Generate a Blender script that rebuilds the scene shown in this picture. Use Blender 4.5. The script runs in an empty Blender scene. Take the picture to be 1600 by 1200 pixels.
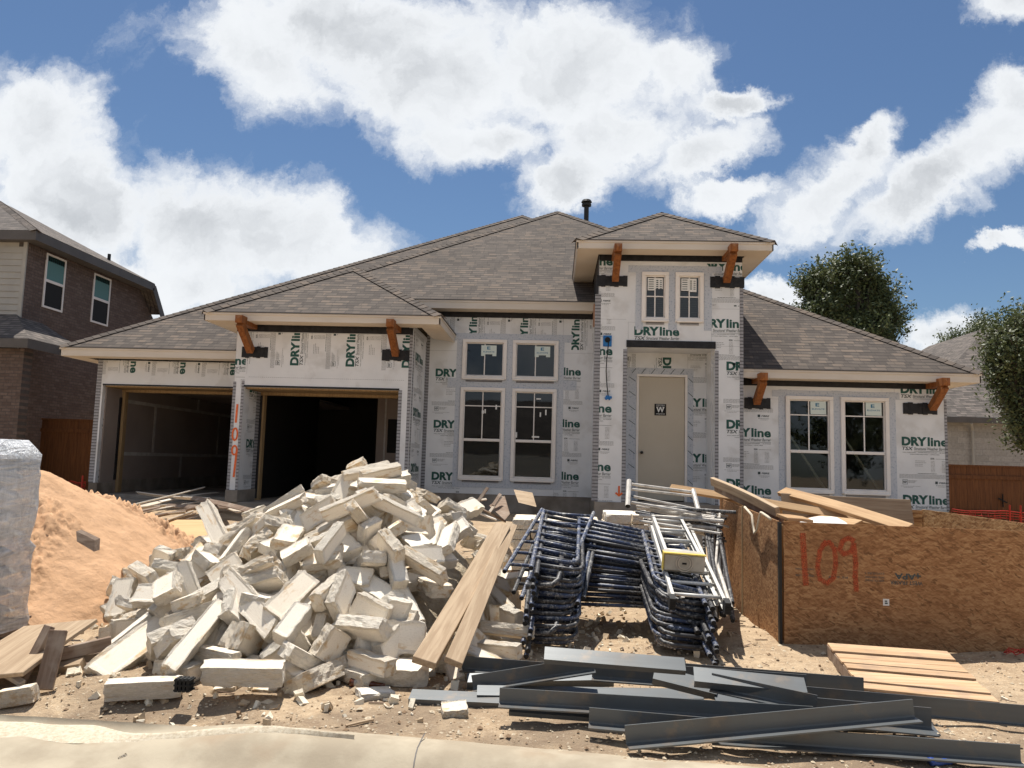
import bpy, math, random
from math import radians, sin, cos, pi, tan, sqrt, atan2, floor
from mathutils import Vector, Matrix, Euler, Quaternion, noise as mnoise
SC = bpy.context.scene
COL = SC.collection
# ------------------------------------------------------------ camera
CAMLOC = Vector((0, 0, 1.6))
F_PX = 1202.0
CR = (Matrix.Rotation(radians(3.28), 4, 'Z') @ Matrix.Rotation(radians(90 + 5.84), 4, 'X') @ Matrix.Rotation(radians(1.65), 4, 'Z'))
cam_d = bpy.data.cameras.new('camera'); cam = bpy.data.objects.new('camera', cam_d); COL.objects.link(cam)
cam.matrix_world = Matrix.Translation(CAMLOC) @ CR
cam_d.sensor_width = 36; cam_d.lens = 36 * F_PX / 1600; cam_d.clip_start = 0.05; cam_d.clip_end = 3000
SC.camera = cam
SC.view_settings.view_transform = 'Standard'; SC.view_settings.look = 'None'
SC.view_settings.gamma = 1; SC.view_settings.exposure = 0.62
def ray(px, py):
    return (CR.to_3x3() @ Vector(((px - 800) / F_PX, -(py - 600) / F_PX, -1))).normalized()
def U(px, py, Y):           # point of the pixel's ray at depth Y
    d = ray(px, py); return CAMLOC + d * (Y / d.y)
def G(px, py, z=0.0):       # point of the pixel's ray at height z
    d = ray(px, py); return CAMLOC + d * ((z - CAMLOC.z) / d.z)
# ------------------------------------------------------------ light
SUN = Vector((-0.13, 0.40, 1.0)).normalized()
sd = bpy.data.lights.new('sun', 'SUN'); sun = bpy.data.objects.new('sun', sd); COL.objects.link(sun)
sd.energy = 4.3; sd.angle = radians(0.5); sd.color = (1.0, 0.95, 0.87)
sun.rotation_euler = SUN.to_track_quat('Z', 'Y').to_euler(); sun.location = (0, 20, 60)
W = bpy.data.worlds.new('World'); SC.world = W; W.use_nodes = True

class NT:
    """tiny node-tree writer"""
    def __init__(s, tree): s.t = tree; s.t.nodes.clear()
    def n(s, typ, ins=None, **kw):
        nd = s.t.nodes.new(typ)
        for k, v in kw.items(): setattr(nd, k, v)
        for k, v in (ins or {}).items():
            sock = nd.inputs[k]
            if isinstance(v, bpy.types.NodeSocket): s.t.links.new(v, sock)
            elif isinstance(v, bpy.types.Node): s.t.links.new(v.outputs[0], sock)
            else: sock.default_value = v
        return nd
    def m(s, op, a, b=0.0, c=None, clamp=False):
        i = {0: a, 1: b}
        if c is not None: i[2] = c
        return s.n('ShaderNodeMath', i, operation=op, use_clamp=clamp).outputs[0]
    def vm(s, op, a, b=(0, 0, 0)):
        return s.n('ShaderNodeVectorMath', {0: a, 1: b}, operation=op).outputs[0]
    def mix(s, f, a, b, bt='MIX'):
        nd = s.n('ShaderNodeMix', data_type='RGBA', blend_type=bt)
        for k, v in ((0, f), (6, a), (7, b)):
            if isinstance(v, bpy.types.NodeSocket): s.t.links.new(v, nd.inputs[k])
            else: nd.inputs[k].default_value = v if k == 0 else (tuple(v) + (1,))[:4]
        return nd.outputs[2]
    def mr(s, v, a, b, c=0.0, d=1.0, smooth=False):
        return s.n('ShaderNodeMapRange', {0: v, 1: a, 2: b, 3: c, 4: d}, interpolation_type='SMOOTHSTEP' if smooth else 'LINEAR').outputs[0]
    def noise(s, vec, scale, det=4, rough=0.55, dist=0.0, col=False):
        nd = s.n('ShaderNodeTexNoise', {'Vector': vec, 'Scale': scale, 'Detail': det, 'Roughness': rough, 'Distortion': dist})
        return nd.outputs[1 if col else 0]

def build_world():
    t = NT(W.node_tree)
    sky = t.n('ShaderNodeTexSky', sky_type='NISHITA', sun_disc=False, sun_elevation=math.asin(SUN.z),
              sun_rotation=atan2(SUN.x, SUN.y), altitude=200, air_density=1.15, dust_density=0.35, ozone_density=3.2)
    tint = t.mix(1.0, sky.outputs[0], (0.66, 0.745, 0.83), 'MULTIPLY')
    bsky = t.n('ShaderNodeBackground', {0: tint, 1: 0.062})
    d = t.n('ShaderNodeTexCoord').outputs['Generated']
    sep = t.n('ShaderNodeSeparateXYZ', {0: d})
    y = t.m('MAXIMUM', sep.outputs[1], 0.08)
    uv = t.n('ShaderNodeCombineXYZ', {0: t.m('DIVIDE', sep.outputs[0], y), 1: t.m('DIVIDE', sep.outputs[2], y), 2: 0.0}).outputs[0]
    w1 = t.noise(uv, 6.0, 10, 0.68, col=True)
    w = t.vm('SUBTRACT', w1, (0.5, 0.5, 0.5))
    w = t.vm('MULTIPLY', w, (0.17, 0.14, 0.0))
    w2 = t.vm('MULTIPLY', t.vm('SUBTRACT', t.noise(uv, 1.9, 4, 0.5, col=True), (0.5, 0.5, 0.5)), (0.12, 0.1, 0))
    uvw = t.vm('ADD', t.vm('ADD', uv, w), w2)
    blobs = [(520, 40, 300, 100, 0), (400, 95, 170, 85, -25), (700, 130, 190, 110, 0), (900, 120, 230, 120, 0), (760, 215, 150, 50, 0),
             (880, 285, 110, 60, 20), (960, 210, 150, 70, 0), (1050, 110, 90, 50, 0), (1090, 240, 120, 42, 25), (1165, 150, 70, 24, 0),
             (50, 190, 140, 110, -30), (110, 300, 230, 120, -20), (330, 350, 240, 110, -12), (470, 365, 190, 85, -22), (180, 430, 300, 80, 0), (20, 400, 200, 200, 0),
             (1290, 295, 130, 55, 30), (1350, 240, 75, 40, 35), (1450, 295, 170, 55, 22), (1560, 240, 110, 75, 35), (1610, 170, 60, 60, 0), (1600, 20, 85, 50, 10),
             (1195, 440, 60, 30, 0), (1480, 525, 95, 42, 5), (1150, 290, 90, 30, 10), (1580, 375, 60, 14, 10)]
    cur = None
    for (bx, by, rx, ry, rot) in blobs:
        c = ray(bx, by); cu, cv = c.x / c.y, c.z / c.y
        mp = t.n('ShaderNodeMapping', {'Vector': uvw, 'Location': (cu, cv, 0), 'Rotation': (0, 0, radians(rot)), 'Scale': (rx / F_PX, ry / F_PX, 1)}, vector_type='TEXTURE')
        L = t.n('ShaderNodeVectorMath', {0: mp.outputs[0]}, operation='LENGTH').outputs['Value']
        cur = L if cur is None else t.n('ShaderNodeMath', {0: cur, 1: L, 2: 0.22}, operation='SMOOTH_MIN').outputs[0]
    fb = t.noise(uvw, 6.5, 14, 0.62)
    # elsewhere in the sky: plain broken cumulus
    gen = t.noise(d, 3.2, 8, 0.6)
    fld = t.m('ADD', t.m('SUBTRACT', 1.0, cur), t.m('MULTIPLY', t.m('SUBTRACT', fb, 0.5), 2.0))
    fld = t.m('MULTIPLY', fld, 1.0)
    front = t.mr(sep.outputs[1], 0.3, 0.5)
    genf = t.m('MULTIPLY', t.m('SUBTRACT', gen, 0.5), 3.0)
    fld = t.n('ShaderNodeMix', {0: front, 2: genf, 3: fld}, data_type='FLOAT').outputs[0]
    mask = t.mr(fld, -0.22, 0.46, 0, 1, True)
    # thickness shading of the cloud body (bases greyer than the sunlit rims)
    body = t.mr(fld, 0.25, 1.0, 0, 1, True)
    sh = t.noise(uvw, 4.6, 12, 0.6)
    sh = t.mr(sh, 0.34, 0.68, 0, 1, True)
    grey = t.m('MULTIPLY', body, sh)
    ccol = t.mix(t.m('MULTIPLY', grey, 0.95), (0.91, 0.935, 0.96), (0.54, 0.565, 0.595))
    bcl = t.n('ShaderNodeBackground', {0: ccol, 1: 0.66})
    mx = t.n('ShaderNodeMixShader', {0: t.m('MULTIPLY', mask, 0.97), 1: bsky.outputs[0], 2: bcl.outputs[0]})
    t.n('ShaderNodeOutputWorld', {0: mx.outputs[0]})
build_world()

# ------------------------------------------------------------ materials
MATS = {}
def principled(t, col, rough=0.8, metal=0.0, bump=None, bstr=0.3, bdist=0.02, spec=0.3, **kw):
    i = {'Base Color': col if isinstance(col, (bpy.types.NodeSocket,)) else tuple(col) + (1,), 'Roughness': rough, 'Metallic': metal, 'Specular IOR Level': spec}
    i.update(kw)
    if bump is not None: i['Normal'] = t.n('ShaderNodeBump', {'Height': bump, 'Strength': bstr, 'Distance': bdist}).outputs[0]
    p = t.n('ShaderNodeBsdfPrincipled', i)
    t.n('ShaderNodeOutputMaterial', {0: p.outputs[0]}); return p
def newmat(name):
    m = bpy.data.materials.new(name); m.use_nodes = True; MATS[name] = m
    return NT(m.node_tree), m
def simple(name, c1, c2=None, scale=6.0, rough=0.8, metal=0.0, bscale=None, bstr=0.3, bdist=0.01, det=5, stretch=(1, 1, 1), c3=None, s3=1.0, lo=0.35, hi=0.65, spec=0.3, perobj=0.0):
    t, m = newmat(name)
    co = t.n('ShaderNodeTexCoord').outputs['Object']
    v = t.vm('MULTIPLY', co, stretch)
    col = c1
    if c2: col = t.mix(t.mr(t.noise(v, scale, det), lo, hi, 0, 1, True), c1, c2)
    if c3: col = t.mix(t.mr(t.noise(co, s3, 4), 0.52, 0.66, 0, 1, True), col if c2 else tuple(c1), c3)
    if perobj:
        oi = t.n('ShaderNodeObjectInfo').outputs['Random']
        hs = t.n('ShaderNodeHueSaturation', {'Color': col if isinstance(col, bpy.types.NodeSocket) else tuple(col) + (1,), 'Value': t.mr(oi, 0, 1, 1 - perobj, 1 + perobj)})
        col = hs.outputs[0]
    b = t.noise(v, bscale, 5) if bscale else None
    principled(t, col, rough, metal, b, bstr, bdist, spec)
    return m

def mat_shingle(name, cols):
    t, m = newmat(name)
    uv = t.n('ShaderNodeUVMap').outputs[0]
    s = t.n('ShaderNodeSeparateXYZ', {0: uv}); u, v = s.outputs[0], s.outputs[1]
    def tabs(width, seed, course=0.142):
        r = t.m('FLOOR', t.m('DIVIDE', v, course))
        off = t.n('ShaderNodeTexWhiteNoise', {'W': t.m('ADD', r, seed)}, noise_dimensions='1D').outputs[0]
        uu = t.m('ADD', t.m('DIVIDE', u, width), t.m('MULTIPLY', off, 7.0))
        c = t.m('FLOOR', uu)
        rnd = t.n('ShaderNodeTexWhiteNoise', {'Vector': t.n('ShaderNodeCombineXYZ', {0: c, 1: r, 2: seed}).outputs[0]}, noise_dimensions='3D').outputs[0]
        return rnd, uu
    r1, u1 = tabs(0.30, 3.0); r2, u2 = tabs(0.17, 11.0)
    fv = t.m('FRACT', t.m('DIVIDE', v, 0.142))
    cr = t.n('ShaderNodeValToRGB', {0: t.m('ADD', t.m('MULTIPLY', r1, 0.5), t.m('MULTIPLY', r2, 0.5))})
    e = cr.color_ramp.elements
    for i, c in enumerate(cols):
        p = 0.22 + 0.56 * i / (len(cols) - 1)
        el = e[i] if i < 2 else e.new(p); el.position = p; el.color = tuple(c) + (1,)
    g = t.noise(uv, 90.0, 3, 0.7)
    big = t.noise(uv, 0.55, 4, 0.5)
    col = t.mix(0.34, cr.outputs[0], t.mix(g, (0.045, 0.038, 0.035), (0.21, 0.18, 0.165)))
    col = t.mix(t.mr(big, 0.35, 0.65, 0, 0.3), col, tuple(x * 0.72 for x in cols[0]))
    line = t.m('MULTIPLY', t.m('LESS_THAN', fv, 0.21), t.mr(r1, 0.2, 0.8, 0.45, 1.0))  # shadow line along the foot of each course, painted into the colour
    fu = t.m('FRACT', u1)
    line2 = t.m('MULTIPLY', t.m('LESS_THAN', fu, 0.035), 0.6)
    dk = t.m('MAXIMUM', line, line2)
    col = t.mix(t.m('MULTIPLY', dk, 0.92), col, (0.03, 0.027, 0.026))
    h = t.m('ADD', t.m('MULTIPLY', t.m('SUBTRACT', 1.0, fv), 1.0), t.m('MULTIPLY', t.m('GREATER_THAN', r1, 0.5), 0.5))
    h = t.m('ADD', h, t.m('MULTIPLY', g, 0.25))
    principled(t, col, 0.93, 0, h, 0.7, 0.012, 0.2)
    return m
SH = [(0.064, 0.051, 0.041), (0.098, 0.079, 0.064), (0.133, 0.107, 0.086), (0.195, 0.146, 0.108)]
mat_shingle('shingle', SH)
mat_shingle('shingle_far', [(0.09, 0.078, 0.07), (0.13, 0.115, 0.10), (0.18, 0.152, 0.135), (0.25, 0.21, 0.18)])

def mat_brick(name, c1, c2, mortar, axis, bw=0.21, bh=0.075, vertical=False):
    t, m = newmat(name)
    co = t.n('ShaderNodeTexCoord').outputs['Object']; s = t.n('ShaderNodeSeparateXYZ', {0: co})
    a, b = s.outputs['XY'.index(axis)], s.outputs[2]
    v = t.n('ShaderNodeCombineXYZ', {0: b if vertical else a, 1: a if vertical else b, 2: 0.0}).outputs[0]
    br = t.n('ShaderNodeTexBrick', {'Vector': v, 'Color1': tuple(c1) + (1,), 'Color2': tuple(c2) + (1,), 'Mortar': tuple(mortar) + (1,), 'Scale': 1.0,
                                   'Mortar Size': 0.006, 'Mortar Smooth': 0.2, 'Bias': 0.0, 'Brick Width': bw, 'Row Height': bh})
    n = t.noise(co, 14.0, 5)
    col = t.mix(t.mr(n, 0.3, 0.7, 0.0, 0.5), br.outputs[0], tuple(x * 0.55 for x in c1))
    principled(t, col, 0.9, 0, t.m('ADD', t.m('MULTIPLY', br.outputs[1], -1.0), t.m('MULTIPLY', n, 0.4)), 0.6, 0.01)
    return m
mat_brick('brick_brown', (0.125, 0.088, 0.074), (0.19, 0.14, 0.118), (0.085, 0.078, 0.073), 'Y')
mat_brick('brick_brown_front', (0.125, 0.088, 0.074), (0.19, 0.14, 0.118), (0.085, 0.078, 0.073), 'X')
mat_brick('brick_grey', (0.36, 0.34, 0.31), (0.46, 0.43, 0.40), (0.34, 0.33, 0.31), 'X', 0.4, 0.2)

def mat_osb(name, base, dark, light, sx=1.0, sy=1.0):
    """oriented strand board: overlapping chips, each its own tone"""
    t, m = newmat(name)
    co = t.n('ShaderNodeTexCoord').outputs['Object']
    wv = t.vm('ADD', co, t.vm('MULTIPLY', t.vm('SUBTRACT', t.noise(co, 3.5, 6, 0.7, col=True), (0.5, 0.5, 0.5)), (0.10, 0.10, 0.10)))
    def chips(rotdeg, sc, seed):
        # u = horizontal run of the sheet (x+y works for any vertical sheet), v = height
        s = t.n('ShaderNodeSeparateXYZ', {0: wv})
        u = t.m('ADD', t.m('MULTIPLY', s.outputs[0], sx), t.m('MULTIPLY', s.outputs[1], sy))
        a = radians(rotdeg)
        up = t.m('ADD', t.m('MULTIPLY', u, cos(a)), t.m('MULTIPLY', s.outputs[2], sin(a)))
        vp = t.m('ADD', t.m('MULTIPLY', u, -sin(a)), t.m('MULTIPLY', s.outputs[2], cos(a)))
        vec = t.n('ShaderNodeCombineXYZ', {0: t.m('MULTIPLY', up, sc), 1: t.m('MULTIPLY', vp, sc * 4.2), 2: seed}).outputs[0]
        vo = t.n('ShaderNodeTexVoronoi', {'Vector': vec, 'Scale': 1.0, 'Randomness': 1.0})
        return t.n('ShaderNodeSeparateColor', {0: vo.outputs['Color']}), vo.outputs['Distance']
    a1, d1 = chips(2, 13.0, 1.0); a2, d2 = chips(-30, 21.0, 5.0); a3, d3 = chips(22, 30.0, 9.0)
    val = t.m('ADD', t.m('MULTIPLY', a1.outputs[0], 0.42), t.m('MULTIPLY', a2.outputs[0], 0.33))
    val = t.m('ADD', val, t.m('MULTIPLY', a3.outputs[0], 0.25))
    cr = t.n('ShaderNodeValToRGB', {0: val}); e = cr.color_ramp.elements
    e[0].position = 0.2; e[0].color = tuple(dark) + (1,); e[1].position = 0.8; e[1].color = tuple(light) + (1,)
    k = e.new(0.48); k.color = tuple(base) + (1,)
    st = t.noise(co, 1.3, 5); col = t.mix(t.mr(st, 0.4, 0.7, 0, 0.4), cr.outputs[0], dark)
    slit = t.m('GREATER_THAN', a2.outputs[1], 0.93)
    col = t.mix(t.m('MULTIPLY', slit, 0.55), col, tuple(x * 0.45 for x in dark))
    principled(t, col, 0.75, 0, val, 0.35, 0.004, 0.25)
mat_osb('osb', (0.345, 0.175, 0.078), (0.22, 0.105, 0.045), (0.48, 0.28, 0.135))
mat_osb('osb_pale', (0.46, 0.27, 0.12), (0.26, 0.13, 0.055), (0.66, 0.44, 0.22), 0.3, 1.0)

def mat_wood(name, c1, c2, rough=0.75, axis=0, sc=3.0, stain=None, perobj=0.12):
    t, m = newmat(name)
    co = t.n('ShaderNodeTexCoord').outputs['Object']
    st = [22.0, 22.0, 22.0]; st[axis] = 1.2
    v = t.vm('MULTIPLY', co, tuple(st))
    g = t.noise(v, sc * 0.4, 5, 0.65, 0.6)
    col = t.mix(t.mr(g, 0.36, 0.66, 0, 1, True), c1, c2)
    if stain: col = t.mix(t.mr(t.noise(co, 5.0, 6), 0.52, 0.68, 0, 0.75), col, stain)
    oi = t.n('ShaderNodeObjectInfo').outputs['Random']
    col = t.n('ShaderNodeHueSaturation', {'Color': col, 'Value': t.mr(oi, 0, 1, 1 - perobj, 1 + perobj)}).outputs[0]
    principled(t, col, rough, 0, g, 0.35, 0.004, 0.25)
mat_wood('cedar_beam', (0.30, 0.115, 0.035), (0.185, 0.062, 0.018), 0.6, 2, 2.0)
mat_wood('lumber', (0.52, 0.34, 0.18), (0.40, 0.24, 0.12), 0.75, 0)
mat_wood('lumber_y', (0.52, 0.36, 0.20), (0.42, 0.27, 0.14), 0.75, 1)
mat_wood('plank_grey', (0.27, 0.20, 0.15), (0.18, 0.12, 0.085), 0.85, 0, 3, (0.36, 0.29, 0.23))
mat_wood('pallet_wood', (0.56, 0.38, 0.235), (0.44, 0.275, 0.15), 0.8, 0, 3, (0.36, 0.25, 0.17))
mat_wood('fence_wood', (0.165, 0.068, 0.026), (0.105, 0.042, 0.017), 0.75, 2, 3)
mat_wood('stud_wood', (0.35, 0.245, 0.13), (0.25, 0.165, 0.085), 0.8, 2, 3)
mat_wood('sheet_ply', (0.60, 0.38, 0.19), (0.52, 0.315, 0.15), 0.75, 0, 1.4)
mat_wood('trim_board', (0.62, 0.54, 0.44), (0.50, 0.42, 0.33), 0.8, 0, 2)

simple('sheathing', (0.735, 0.75, 0.765), (0.665, 0.68, 0.695), 1.3, 0.55, bscale=2.2, bstr=0.35, bdist=0.02, c3=(0.61, 0.615, 0.615), s3=1.7)
simple('sheathing_seam', (0.44, 0.45, 0.47), None, rough=0.7)
simple('ink_green', (0.022, 0.085, 0.070), None, rough=0.6)
simple('ink_dark', (0.055, 0.075, 0.078), None, rough=0.6)
simple('ink_faint', (0.33, 0.34, 0.345), None, rough=0.6)
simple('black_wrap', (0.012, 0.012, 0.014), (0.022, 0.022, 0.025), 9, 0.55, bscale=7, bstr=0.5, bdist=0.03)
simple('fascia_paint', (0.66, 0.60, 0.525), (0.61, 0.55, 0.47), 1.2, 0.6, stretch=(1, 1, 4))
simple('soffit_paint', (0.70, 0.62, 0.52), (0.66, 0.57, 0.46), 1.5, 0.7)
simple('vinyl', (0.80, 0.765, 0.73), (0.76, 0.72, 0.68), 4, 0.4)
simple('drywall', (0.30, 0.25, 0.22), (0.26, 0.215, 0.19), 1.0, 0.9)
simple('drywall_mud', (0.50, 0.47, 0.44), (0.40, 0.37, 0.34), 6, 0.9)
simple('dark_room', (0.018, 0.017, 0.016), None, rough=0.9)  # near-black: the gloom of the unlit interior is put into the wall colour
simple('concrete', (0.30, 0.265, 0.225), (0.215, 0.185, 0.155), 2.5, 0.9, bscale=18, bstr=0.3, c3=(0.17, 0.14, 0.11), s3=1.1)
simple('curb_concrete', (0.43, 0.37, 0.275), (0.33, 0.275, 0.20), 3.0, 0.9, bscale=60, bstr=0.35, bdist=0.004, c3=(0.34, 0.265, 0.185), s3=1.4)
simple('door_paint', (0.52, 0.465, 0.375), (0.50, 0.445, 0.355), 1.5, 0.45)
simple('steel_black', (0.02, 0.02, 0.02), None, rough=0.5)
simple('black_matte', (0.012, 0.012, 0.012), None, rough=0.7)
simple('blue_tape', (0.02, 0.13, 0.38), (0.03, 0.20, 0.5), 12, 0.5)
def spray(name, col, a, b):
    t, m = newmat(name)
    co = t.n('ShaderNodeTexCoord').outputs['Object']; f = t.mr(t.noise(co, 40.0, 5, 0.7), 0.35, 0.65, a, b)
    p = t.n('ShaderNodeBsdfPrincipled', {'Base Color': tuple(col) + (1,), 'Roughness': 0.75})
    mx = t.n('ShaderNodeMixShader', {0: f, 1: t.n('ShaderNodeBsdfTransparent').outputs[0], 2: p.outputs[0]}); t.n('ShaderNodeOutputMaterial', {0: mx.outputs[0]})
spray('orange_spray', (0.85, 0.17, 0.04), 0.6, 1.0)
spray('red_spray', (0.52, 0.09, 0.03), 0.12, 0.6)
simple('sticker_white', (0.62, 0.70, 0.66), None, rough=0.5)
simple('sticker_blue', (0.03, 0.17, 0.30), None, rough=0.5)
simple('paper_white', (0.74, 0.74, 0.72), None, rough=0.6)
simple('copper_tone', (0.42, 0.22, 0.13), None, rough=0.5)
simple('siding_grey', (0.40, 0.385, 0.35), (0.36, 0.345, 0.315), 2, 0.7)
simple('trim_dark', (0.115, 0.105, 0.10), (0.095, 0.088, 0.083), 2, 0.6)
simple('blind', (0.10, 0.22, 0.22), None, rough=0.6)
def mat_glass():
    t, m = newmat('glass')
    g = t.n('ShaderNodeBsdfGlossy', {'Color': (0.9, 0.95, 1, 1), 'Roughness': 0.02, 'Normal': t.n('ShaderNodeBump', {'Height': t.noise(t.n('ShaderNodeTexCoord').outputs['Object'], 1.3, 2), 'Strength': 0.04, 'Distance': 0.03}).outputs[0]})
    tr = t.n('ShaderNodeBsdfTransparent', {'Color': (0.5, 0.56, 0.55, 1)})
    fr = t.n('ShaderNodeFresnel', {'IOR': 1.5})
    mx = t.n('ShaderNodeMixShader', {0: t.m('ADD', t.m('MULTIPLY', fr.outputs[0], 1.15), 0.0, clamp=True), 1: tr.outputs[0], 2: g.outputs[0]})
    t.n('ShaderNodeOutputMaterial', {0: mx.outputs[0]})
mat_glass()
def mat_ruler():
    t, m = newmat('ruler_tape')
    co = t.n('ShaderNodeTexCoord').outputs['Object']; s = t.n('ShaderNodeSeparateXYZ', {0: co})
    z = t.m('FRACT', t.m('MULTIPLY', s.outputs[2], 15.0)); k = t.m('LESS_THAN', z, 0.3)
    n = t.noise(co, 22, 4)
    col = t.mix(t.m('MULTIPLY', k, 0.75), t.mix(n, (0.20, 0.20, 0.215), (0.42, 0.42, 0.44)), (0.05, 0.05, 0.055))
    principled(t, col, 0.7)
mat_ruler()
def mat_wintape():
    t, m = newmat('window_tape')
    co = t.n('ShaderNodeTexCoord').outputs['Object']
    v = t.vm('MULTIPLY', co, (1, 0, 1))
    a = t.noise(t.vm('MULTIPLY', co, (1.0, 0.0, 1.0)), 26.0, 2, 0.5)
    b = t.noise(v, 60.0, 2, 0.6)
    k = t.m('MULTIPLY', t.mr(a, 0.54, 0.60), t.mr(b, 0.45, 0.55))
    col = t.mix(t.m('MULTIPLY', k, 0.7), (0.50, 0.53, 0.58), (0.20, 0.27, 0.36))
    principled(t, col, 0.5)
mat_wintape()

# ------------------------------------------------------------ mesh builder
ORG = {}
class MB:
    def __init__(s): s.v = []; s.f = []; s.m = []; s.uv = []
    def face(s, pts, mi=0, uv=None):
        b = len(s.v); s.v += [Vector(p) for p in pts]; s.f.append(list(range(b, b + len(pts)))); s.m.append(mi); s.uv.append(uv)
    def hull8(s, c, mi=0):      # c: 8 corners, index = x + 2y + 4z
        b = len(s.v); s.v += [Vector(p) for p in c]
        for q in ((0, 2, 3, 1), (4, 5, 7, 6), (0, 1, 5, 4), (2, 6, 7, 3), (0, 4, 6, 2), (1, 3, 7, 5)):
            s.f.append([b + i for i in q]); s.m.append(mi); s.uv.append(None)
    def box(s, x0, x1, y0, y1, z0, z1, mi=0, M=None):
        c = [Vector((x, y, z)) for z in (z0, z1) for y in (y0, y1) for x in (x0, x1)]
        if M: c = [M @ p for p in c]
        s.hull8(c, mi)
    def beam(s, p0, p1, w, h, mi=0, up=(0, 0, 1), roll=0.0):   # rectangular bar from p0 to p1
        p0, p1 = Vector(p0), Vector(p1); d = (p1 - p0); L = d.length; d.normalize()
        upv = Vector(up)
        if abs(d.dot(upv)) > 0.98: upv = Vector((0, 1, 0))
        x = d.cross(upv).normalized(); z = x.cross(d)
        if roll:
            R = Matrix.Rotation(roll, 3, d); x = R @ x; z = R @ z
        c = [p0 + d * (L * a) + x * ((b - 0.5) * w) + z * ((e - 0.5) * h) for e in (0, 1) for b in (0, 1) for a in (0, 1)]
        s.hull8(c, mi)
    def tube(s, pts, r, n=8, mi=0, cap=True, r1=None, hollow=False):
        pts = [Vector(p) for p in pts]; b = len(s.v); N = len(pts); rings = []
        prev = None
        for i, p in enumerate(pts):
            d = ((pts[min(i + 1, N - 1)] - p).normalized() + (p - pts[max(i - 1, 0)]).normalized())
            d = d.normalized() if d.length > 1e-6 else Vector((0, 0, 1))
            if prev is None:
                a = d.cross(Vector((0, 0, 1)) if abs(d.z) < 0.9 else Vector((1, 0, 0))).normalized()
            else: a = (prev - d * prev.dot(d)).normalized()
            prev = a; c = d.cross(a)
            rr = r if r1 is None else r + (r1 - r) * i / (N - 1)
            s.v += [p + a * (rr * cos(2 * pi * k / n)) + c * (rr * sin(2 * pi * k / n)) for k in range(n)]
        for i in range(N - 1):
            for k in range(n):
                k2 = (k + 1) % n
                s.f.append([b + i * n + k, b + i * n + k2, b + (i + 1) * n + k2, b + (i + 1) * n + k]); s.m.append(mi); s.uv.append(None)
        if cap:
            s.f.append([b + k for k in range(n)][::-1]); s.m.append(mi if not hollow else hollow); s.uv.append(None)
            s.f.append([b + (N - 1) * n + k for k in range(n)]); s.m.append(mi if not hollow else hollow); s.uv.append(None)
    def build(s, name, mats, parent=None, smooth=False, bevel=0.0, origin=None, auto=None):
        if not isinstance(mats, (list, tuple)): mats = [mats]
        if parent is not None: o0 = ORG[parent.name]
        elif origin is not None: o0 = Vector(origin)
        else:
            xs = [p.x for p in s.v]; ys = [p.y for p in s.v]; zs = [p.z for p in s.v]
            o0 = Vector(((min(xs) + max(xs)) / 2, (min(ys) + max(ys)) / 2, min(zs)))
        me = bpy.data.meshes.new(name)
        me.from_pydata([tuple(p - o0) for p in s.v], [], s.f)
        for mm in mats: me.materials.append(MATS[mm])
        me.polygons.foreach_set('material_index', s.m)
        if smooth: me.polygons.foreach_set('use_smooth', [True] * len(s.f))
        if any(u is not None for u in s.uv):
            ul = me.uv_layers.new(name='UVMap')
            k = 0
            for p, u in zip(me.polygons, s.uv):
                for j in range(len(p.vertices)):
                    if u is not None: ul.data[p.loop_start + j].uv = u[j]
        me.validate(); me.update()
        ob = bpy.data.objects.new(name, me); COL.objects.link(ob)
        ORG[ob.name] = o0
        if parent is not None: ob.parent = parent
        else: ob.location = o0
        if bevel:
            bm_ = ob.modifiers.new('bevel', 'BEVEL'); bm_.width = bevel; bm_.segments = 1; bm_.limit_method = 'ANGLE'
        return ob
def tag(o, label=None, cat=None, group=None, kind=None):
    if label: o['label'] = label
    if cat: o['category'] = cat
    if group: o['group'] = group
    if kind: o['kind'] = kind
    return o
def thing(name, loc, label, cat, group=None, rz=0.0):
    o = bpy.data.objects.new(name, None); COL.objects.link(o); o.location = loc; o.rotation_euler = (0, 0, rz); o.empty_display_size = 0.3
    ORG[o.name] = Vector(loc); return tag(o, label, cat, group)
def localthing(name, loc, label, cat, group=None, rot=(0, 0, 0)):  # parts given in local coordinates
    o = thing(name, loc, label, cat, group); o.rotation_euler = rot; ORG[o.name] = Vector((0, 0, 0)); return o
def subdup(root, **kw):
    r = root.copy(); COL.objects.link(r); ORG[r.name] = ORG.get(root.name, Vector())
    for ch in list(root.children):
        c = ch.copy(); COL.objects.link(c); c.parent = r
        for g_ in ch.children:
            d = g_.copy(); COL.objects.link(d); d.parent = c
    return r
# ------------------------------------------------------------ lettering
TXT = {}
def glyphs(s, offset=0.0, shear=0.0):
    k = (s, offset, shear)
    if k in TXT: return TXT[k]
    cu = bpy.data.curves.new('lettering', 'FONT'); cu.body = s; cu.size = 1; cu.offset = offset; cu.shear = shear; cu.resolution_u = 3
    ob = bpy.data.objects.new('lettering', cu); COL.objects.link(ob)
    dg = bpy.context.evaluated_depsgraph_get(); me = bpy.data.meshes.new_from_object(ob.evaluated_get(dg))
    vs = [(v.co.x, v.co.y) for v in me.vertices]; fs = [list(p.vertices) for p in me.polygons]
    bpy.data.objects.remove(ob); bpy.data.curves.remove(cu); bpy.data.meshes.remove(me)
    x0 = min(v[0] for v in vs); x1 = max(v[0] for v in vs); y0 = min(v[1] for v in vs); y1 = max(v[1] for v in vs)
    vs = [((x - x0) / (x1 - x0), (y - y0) / (y1 - y0)) for x, y in vs]
    TXT[k] = (vs, fs); return TXT[k]
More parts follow.
